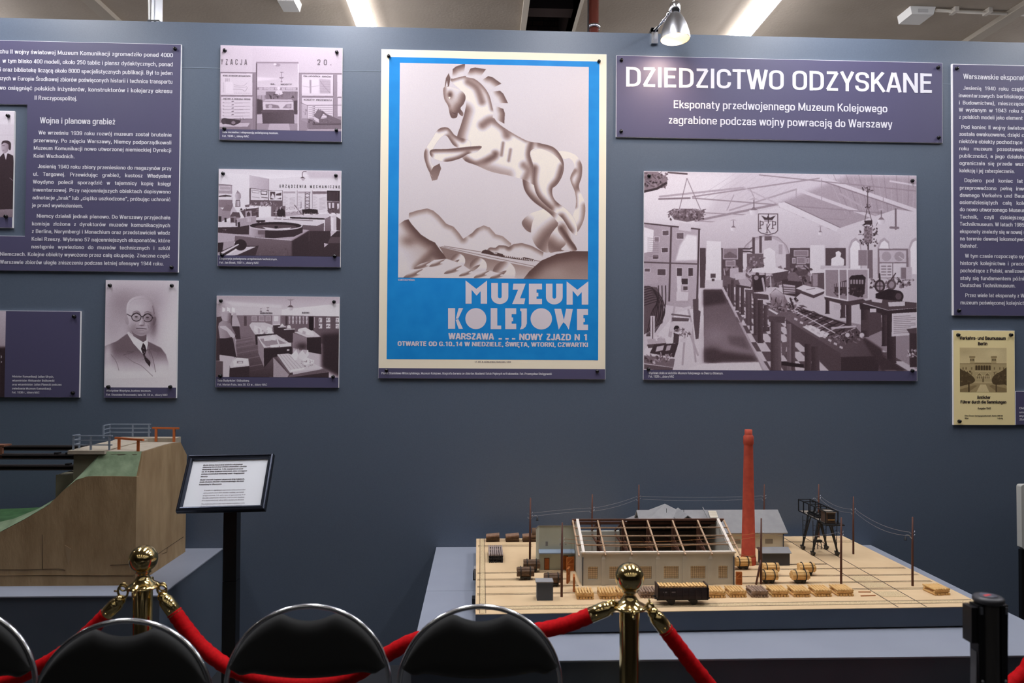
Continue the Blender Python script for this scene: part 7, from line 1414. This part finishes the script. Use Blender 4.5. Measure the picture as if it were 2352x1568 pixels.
# --- sheds
t = yard('shed_model', 'dark shed model with a grey roof beside the red chimney', 'model shed', 1.187, 2.955)
MB().box(1.133, 1.242, 2.932, 2.985, ZB, .672).build('shed_body', mat('charcoal paint', (64, 64, 68), .75), t)
MB().prism([(1.129, 2.926, .672), (1.129, 2.958, .688), (1.129, 2.990, .680), (1.129, 2.990, .674), (1.129, 2.926, .669)], (.118, 0, 0)).build('shed_roof', M_roof, t)
t = yard('hut_model', 'small slate blue hut model with a pale lid at the front of the yard', 'model hut', .224, 2.555)
MB().box(.1965, .2515, 2.535, 2.572, ZB, .681).build('hut_body', mat('slate blue hut', (74, 82, 96), .7), t)
MB().box(.192, .2525, 2.531, 2.576, .681, .6845).build('lid', M_roof, t)

# --- gantry crane
t = yard('gantry_crane_model', 'black lattice gantry crane model standing astride two dark rails', 'model crane', 1.4535, 3.13)
gx0, gx1, gy0, gy1, gz0, gz1 = 1.427, 1.480, 3.015, 3.275, .767, .817
m = MB(); r_ = .0038
for x in (gx0, gx1):
    for z in (gz0, gz1): m.bar((x, gy0, z), (x, gy1, z), r_)
for i in range(6):
    y = lerp(gy0, gy1, i/5)
    for x in (gx0, gx1): m.bar((x, y, gz0), (x, y, gz1), r_*.9)
    for z in (gz0, gz1): m.bar((gx0, y, z), (gx1, y, z), r_*.8)
m.build('bridge_girder', M_iron, t)
MB().box(gx0, gx1, gy0, gy1, gz0-.002, gz0+.001).build('walkway', mat('worn grey walkway', (132, 122, 112), .8), t)
m = MB(); m.box(gx0-.004, gx1+.022, gy0-.014, gy0+.03, gz0-.006, gz0-.001); m.build('cab_platform', M_iron, t)
m = MB(); m.box(gx0+.006, gx0+.044, gy0+.004, gy0+.055, gz0, gz0+.044); o = m.build('cab', mat('brown cab', (84, 66, 54), .7), t)
MB().box(gx0+.012, gx0+.040, gy0+.003, gy0+.004, gz0+.012, gz0+.038).build('cab_window', M_int, o); MB().box(gx0+.012, gx0+.040, gy0+.002, gy0+.003, gz0+.014, gz0+.017).build('window_bar', M_timber, o); MB().box(gx0+.004, gx0+.046, gy0, gy0+.058, gz0+.044, gz0+.047).build('cab_roof', mat('grey cab roof', (148, 138, 126), .8), o)
m = MB()
for k in range(3): m.cyl((gx0+.015, 3.13+k*.03, gz0+.012), (gx0+.035, 3.13+k*.03, gz0+.012), .009, 12)
m.box(gx0+.01, gx0+.04, 3.11, 3.21, gz0+.001, gz0+.008); m.build('winch', M_iron, t)
for sx, xf, xt in ((-1, 1.403, gx0+.006), (1, 1.507, gx1-.006)):
    for yf in (3.078, 3.176):
        l_ = MB(); l_.bar((xf, yf, ZB+.016), (xt, yf-.012, gz0), .0068, .005); l_.bar((xf, yf, ZB+.016), (xt, yf+.014, gz0), .0068, .005); l_.bar((xf-sx*.002, yf, ZB+.02), (xf-sx*.0, yf, gz0), .0022)
        for k in (.35, .5, .65, .8): a = Vector((lerp(xf, xt, k), yf-.012*k, lerp(ZB+.016, gz0, k))); b = Vector((lerp(xf, xt, k+.08), yf+.014*(k+.08), lerp(ZB+.016, gz0, k+.08))); l_.bar(a, b, .0022); l_.bar(a, (xf, yf, a.z+.006), .0014)
        lg = l_.build('leg', M_iron, t); f_ = MB(); f_.prism([(xf-.005, yf-.017, ZB+.016), (xf-.005, yf+.017, ZB+.016), (xf-.005, yf+.008, ZB+.002), (xf-.005, yf-.008, ZB+.002)], (.010, 0, 0)); f_.build('wheel_bogie', M_iron, lg)
m = MB(); gx, gy, gz = 1.455, 3.135, ZB+.045
for dx in (-.004, .004): m.tube([(gx+dx, gy, gz), (gx+dx, gy, gz0)], .0006, 5)
m.box(gx-.012, gx+.012, gy-.006, gy+.006, gz-.004, gz+.006)
for a in (-1, -.35, .35, 1): m.tube(smooth_path([(gx+a*.010, gy, gz), (gx+a*.024, gy-.006, gz-.012), (gx+a*.021, gy-.006, gz-.032)], 5), .0016, 6)
m.build('grab', M_iron, t)

# --- poles and wires
def pole(px, pyt, pyb, label, y=None, lamp=0, brace=False, zt=None):
    b = atZ(px, pyb, ZB) if y is None else atY(px, pyt, y); tz = atY(px, pyt, b.y).z if zt is None else zt
    t = yard('telegraph_pole', label, 'model pole', b.x, b.y, 'telegraph poles of the yard model'); h = tz-ZB
    MB().tube([(b.x, b.y, ZB-.0005), (b.x, b.y, ZB+h*.5), (b.x+.001, b.y, tz)], [.0044, .0040, .0028], 8).build('post', M_pole, t)
    zi = ZB+h*.78
    for s_, dz in ((1, 0), (1, -.012), (-1, -.004), (-1, -.02)):
        MB().tube([(b.x, b.y, zi+dz), (b.x+s_*.008, b.y, zi+dz), (b.x+s_*.009, b.y, zi+dz+.005)], .0010, 5).build('insulator', M_steel, t)
    if lamp:
        s_ = lamp; q = [(b.x, b.y, zi-.028), (b.x+s_*.012, b.y-.002, zi-.012), (b.x+s_*.026, b.y-.003, zi-.010), (b.x+s_*.028, b.y-.003, zi-.022)]
        o = MB().tube(smooth_path(q, 5), .0009, 5).build('lamp_bracket', M_steel, t); MB().lathe([(.0005, .006), (.0035, .006), (.0035, -.004), (.006, -.006), (.0005, -.006)], 12, Matrix.Translation(q[-1])).build('lamp', M_iron, o)
    if brace: MB().tube([(b.x-.021, b.y-.006, ZB), (b.x, b.y, ZB+h*.38)], .0036, 8).build('brace', M_pole, t)
    return Vector((b.x, b.y, zi))
p1 = pole(1217, 1143, 1303, 'brown telegraph pole with a lamp between the two left log trolleys and annex', lamp=1)
p2 = pole(1360, 1135, 0, 'brown telegraph pole with curled wire rising behind the open workshop roof', y=3.09, lamp=0)
p3 = pole(1467, 1113, 0, 'brown telegraph pole at the left end of the rear hall roof', y=3.40)
p4 = pole(1755, 1112, 0, 'brown telegraph pole behind the rear hall next to the red chimney', y=3.398)
p5 = pole(1880, 1112, 0, 'brown telegraph pole behind the black gantry crane', y=3.385, lamp=-1)
p6 = pole(1960, 1140, 1272, 'brown telegraph pole between the gantry crane and the board edge')
p7 = pole(2096, 1187, 1345, 'brown telegraph pole with a bracket lamp standing alone on the open sand', lamp=-1)
p8 = pole(1932, 1188, 1340, 'brown telegraph pole just behind the last four timber stacks')
p9 = pole(1290, 1200, 1370, 'brown telegraph pole beside the slate blue hut')
p10 = pole(1748, 1190, 1341, 'braced brown telegraph pole among the pale log trolleys', brace=True)
def wire(a, b, label, dz, m_, sag=.010):
    A_ = a+Vector((.008, 0, dz)); B_ = b+Vector((-.008, 0, dz)); q = [lerp(A_, B_, i/10)-Vector((0, 0, sag*4*(i/10)*(1-i/10))) for i in range(11)]
    o = MB().tube(q, .00055, 5).build('overhead_wire', m_, None, A_); tag(o, label, 'wire', 'overhead wires of the yard model')
for a, b, la, m_, s_ in ((p1, p2, 'wire from the annex lamp pole to the pole behind the workshop roof', M_wire, -.002), (p2, p3, 'wire from the workshop roof pole to the pole by the rear hall gable', M_wire, .006), (p3, p4, 'wire over the long grey roof of the rear hall', M_wire, .006), (p5, p6, 'wire from the pole behind the crane to the pole near the board edge', M_wire, .014), (p6, p7, 'wire sagging to the lone lamp pole on the open sand', M_wire, .018), (p9, p10, 'copper wire across the open workshop rafters', M_wirec, .02)):
    for k, dz in enumerate((0, -.013)): wire(a, b, ('upper ' if k == 0 else 'lower ')+la, dz, m_, s_*(1+.3*k))
wire(p10, p8, 'wire from the braced pole past the gantry crane legs', 0, M_wire, .016)

# --- timber stacks
def stack(label, px, py, mt, group='timber stacks of the yard model', nx=6, pitch=.0102, ln=.062, rows=3, src=None, rz=0, mtop=None):
    b = atZ(px, py, ZB); t = yard('timber_stack', label, 'model timber stack', b.x, b.y+ln/2, group)
    r_ = pitch*.40; x0 = b.x-pitch*(nx-1)/2; z = ZB
    for k in range(rows):
        if k % 2 == 0:
            for i in range(nx):
                x = x0+pitch*i+random.uniform(-.0006, .0006); MB().tube([(x, b.y+random.uniform(0, .003), z+r_), (x, b.y+ln+random.uniform(-.003, .002), z+r_)], r_, 7).build('log', mt if (mtop is None or k < rows-1) else mtop, t)
        else:
            n2 = 2 if k < rows-1 else nx
            for i in range(n2):
                y = b.y+.008+(ln-.016)*i/(n2-1); MB().tube([(x0-r_, y, z+r_), (x0+pitch*(nx-1)+r_, y, z+r_)], r_, 7).build('cross_log', mt, t)
        z += 2*r_-.0002
    return t
def place(src, label, px, py, rz=0):
    o = copy_tree(src); b = atZ(px, py, ZB); o.location = (b.x, b.y+.031, ZB); o['label'] = label; o.rotation_euler.z = rz; return o
Pp = stack('pale timber stack first in the front row, beside the hut pole', 1345, 1377, M_timber, rows=3, ln=.066)
place(Pp, 'pale timber stack second in the front row under the first big workshop window', 1397, 1376)
place(Pp, 'pale timber stack mostly hidden behind the brass ball', 1440, 1375)
Gp = stack('weathered grey timber stack at the left end of the goods wagon', 1491, 1374, M_grey_t, rows=3, ln=.066)
place(Pp, 'pale timber stack at the right end of the goods wagon', 1648, 1373)
place(Pp, 'pale timber stack in front of the right corner of the workshop', 1696, 1372)
place(Gp, 'weathered grey timber stack between two pale ones near the braced pole', 1746, 1372)
place(Pp, 'pale timber stack directly right of the grey stack by the braced pole', 1793, 1371)
place(Pp, 'pale timber stack third from the open end of the front row', 1843, 1371)
place(Pp, 'pale timber stack second from the open end of the front row', 1892, 1370)
place(Pp, 'pale timber stack ending the front row beside two loose sticks', 1942, 1369)
place(Pp, 'pale timber stack standing alone near the yard board corner', 2163, 1367, .12)
stack('black tarred sleeper stack with greyed tops near the board side', 1139, 1292, M_sleep, nx=7, pitch=.0085, ln=.150, rows=5, mtop=M_sleept)
def pile(label, px, py, s=1, rz=.05):
    b = atZ(px, py, ZB); t = yard('plank_pile', label, 'model plank pile', b.x, b.y, 'dark plank piles at the back of the yard'); z = ZB
    for k in range(4):
        s = 1.15; d = .003*k; M_ = Matrix.Translation((b.x, b.y+.02, z)) @ Matrix.Rotation(random.uniform(-.05, .05), 4, 'Z') @ Matrix.Rotation(-.03*k, 4, 'Y')
        MB().box(-.026*s, .026*s, -.02-d, .018, 0, .006, 0, M_).build('plank_layer', M_dark_t if k < 3 else mat('lighter plank top', (148, 116, 94), .8, noise=(70, (120, 92, 74), 3)), t); z += .0078
    return t
pile('dark plank pile at the back corner of the yard board', 1132, 1244)
pile('dark plank pile in the middle of the three at the back edge', 1177, 1244); pile('dark plank pile nearest the annex at the back edge', 1216, 1244)
# --- log trolleys
def trolley(label, px, py, mt, dark, ln=.062):
    b = atZ(px, py, ZB); x, y = b.x, b.y; t = yard('log_trolley', label, 'model log trolley', x, y, 'log trolleys of the yard model')
    zc = ZB+.0285; R_ = .0185; m = MB()
    n = 9
    for i in range(n):
        a = 2*PI*i/n; m.tube([(x-ln/2+random.uniform(-.002, .002), y+math.cos(a)*R_*.62, zc+math.sin(a)*R_*.62), (x+ln/2+random.uniform(-.002, .002), y+math.cos(a)*R_*.62, zc+math.sin(a)*R_*.62)], R_*.36, 7)
    m.cyl((x-ln/2, y, zc), (x+ln/2, y, zc), R_*.5, 10); m.build('log_bundle', mt, t)
    for dx in (-.018, .018):
        MB().tube([(x+dx, y+math.cos(a)*(R_+.0012), zc+math.sin(a)*(R_+.0012)) for a in [2*PI*i/18 for i in range(18)]], .0018, 6, True).build('strap', M_iron, t)
    MB().box(x-.020, x+.020, y-.008, y+.008, ZB+.006, ZB+.011).build('chassis', M_iron, t)
    for dx in (-.012, .012):
        for dy in (-.008, .008): MB().cyl((x+dx, y+dy-.0015, ZB+.006), (x+dx, y+dy+.0015, ZB+.006), .006, 12).build('wheel', M_iron, t)
trolley('dark log trolley with loose slats close to the annex door', 1221, 1312, M_dark_t, 1); trolley('dark log trolley with a wide bundle in front of the annex lamp pole', 1207, 1330, M_dark_t, 1); trolley('dark log trolley partly hidden behind the slate blue hut', 1270, 1345, M_dark_t, 1)
trolley('pale log trolley at the foot of the red chimney', 1706, 1306, M_timber, 0); trolley('pale log trolley behind the braced pole in front of the dark shed', 1769, 1320, M_timber, 0); trolley('pale log trolley right at the braced pole', 1765, 1338, M_timber, 0)
trolley('pale log trolley farther back between shed and crane', 1852, 1320, M_timber, 0); trolley('pale log trolley nearer the front between shed and crane', 1837, 1338, M_timber, 0)
b = atY(1231, 1224, 3.0); t = yard('roof_tank_model', 'small dark brown wagon end showing behind the annex corner', 'model wagon', .26, 3.335)
MB().cyl((.234, 3.335, ZB+.040), (.285, 3.335, ZB+.040), .020, 14).build('tank', M_dark_t, t); MB().box(.248, .285, 3.325, 3.345, ZB, ZB+.022).build('tank_stand', M_wagon, t)
# --- goods wagon
x0, x1 = atZ(1513, 1390, ZB).x, atZ(1622, 1388, ZB).x; y0 = 2.470; xc = (x0+x1)/2
t = yard('goods_wagon', 'dark brown open goods wagon loaded with pale timber on the front track', 'model wagon', xc, 2.495)
zf = ZB+.026; zw = ZB+.060; L2 = (x1-x0)/2+.004
m = MB(); m.box(xc-L2, xc+L2, y0, y0+.004, zf, zw); m.box(xc-L2, xc+L2, y0+.046, y0+.05, zf, zw); m.box(xc-L2, xc-L2+.004, y0, y0+.05, zf, zw+.008); m.box(xc+L2-.004, xc+L2, y0, y0+.05, zf, zw+.008); m.box(xc-L2, xc+L2, y0, y0+.05, zf-.004, zf)
o = m.build('wagon_body', M_wagon, t)
for i in range(9): x = lerp(xc-L2, xc+L2, i/8); MB().box(x-.0015, x+.0015, y0-.0025, y0, zf-.004, zw).build('stanchion_rib', M_wagon, o)
for k in (.25, .5, .75): MB().box(xc-L2, xc+L2, y0-.0008, y0, lerp(zf, zw, k)-.0004, lerp(zf, zw, k)+.0004).build('board_gap', M_int, o)
for px in (.10, .27): MB().box(lerp(xc-L2, xc+L2, px), lerp(xc-L2, xc+L2, px)+.013, y0-.0012, y0-.0006, zf+.018, zf+.022).build('faded_marking', mat('faded marking', (128, 116, 116), .8), o)
m = MB()
for i in range(15): x = lerp(xc-L2+.005, xc+L2-.010, i/14); m.box(x, x+.0078, y0+.005, y0+.045, zw-.012, zw+.004+random.uniform(-.001, .0015))
m.build('timber_load', M_timber, t)
m = MB(); m.box(xc-L2-.002, xc+L2+.002, y0+.008, y0+.012, zf-.010, zf-.004); m.box(xc-L2-.002, xc+L2+.002, y0+.038, y0+.042, zf-.010, zf-.004); m.build('underframe', M_iron, t)
for dx in (-.038, .038):
    m = MB(); m.cyl((xc+dx, y0+.006, ZB+.012), (xc+dx, y0+.044, ZB+.012), .002, 8); m.box(xc+dx-.012, xc+dx+.012, y0+.004, y0+.008, ZB+.010, zf-.006); m.build('axle_box', M_iron, t)
    for yy in (y0+.009, y0+.041): MB().cyl((xc+dx, yy-.002, ZB+.012), (xc+dx, yy+.002, ZB+.012), .012, 18).build('wheel', M_iron, t)
for s_ in (-1, 1):
    for yy in (y0+.012, y0+.038): MB().cyl((xc+s_*L2, yy, zf-.004), (xc+s_*(L2+.009), yy, zf-.004), .0028, 10).build('buffer', M_iron, t)
for (xa, ya, xb, yb, la) in ((1972, 1360, 2000, 1360, 'short loose brown stick behind the other beside the last timber stack'), (1977, 1369, 2011, 1368, 'longer loose brown stick nearer the board front beside the last timber stack')):
    a, b = atZ(xa, ya, ZB), atZ(xb, yb, ZB); tag(MB().bar((a.x, a.y, ZB+.0016), (b.x, b.y, ZB+.0016), .003, .003).build('loose_stick', mat('reddish stick', (176, 108, 62), .7), None, (a.x, a.y, ZB)), la, 'stick', 'loose sticks on the yard board')
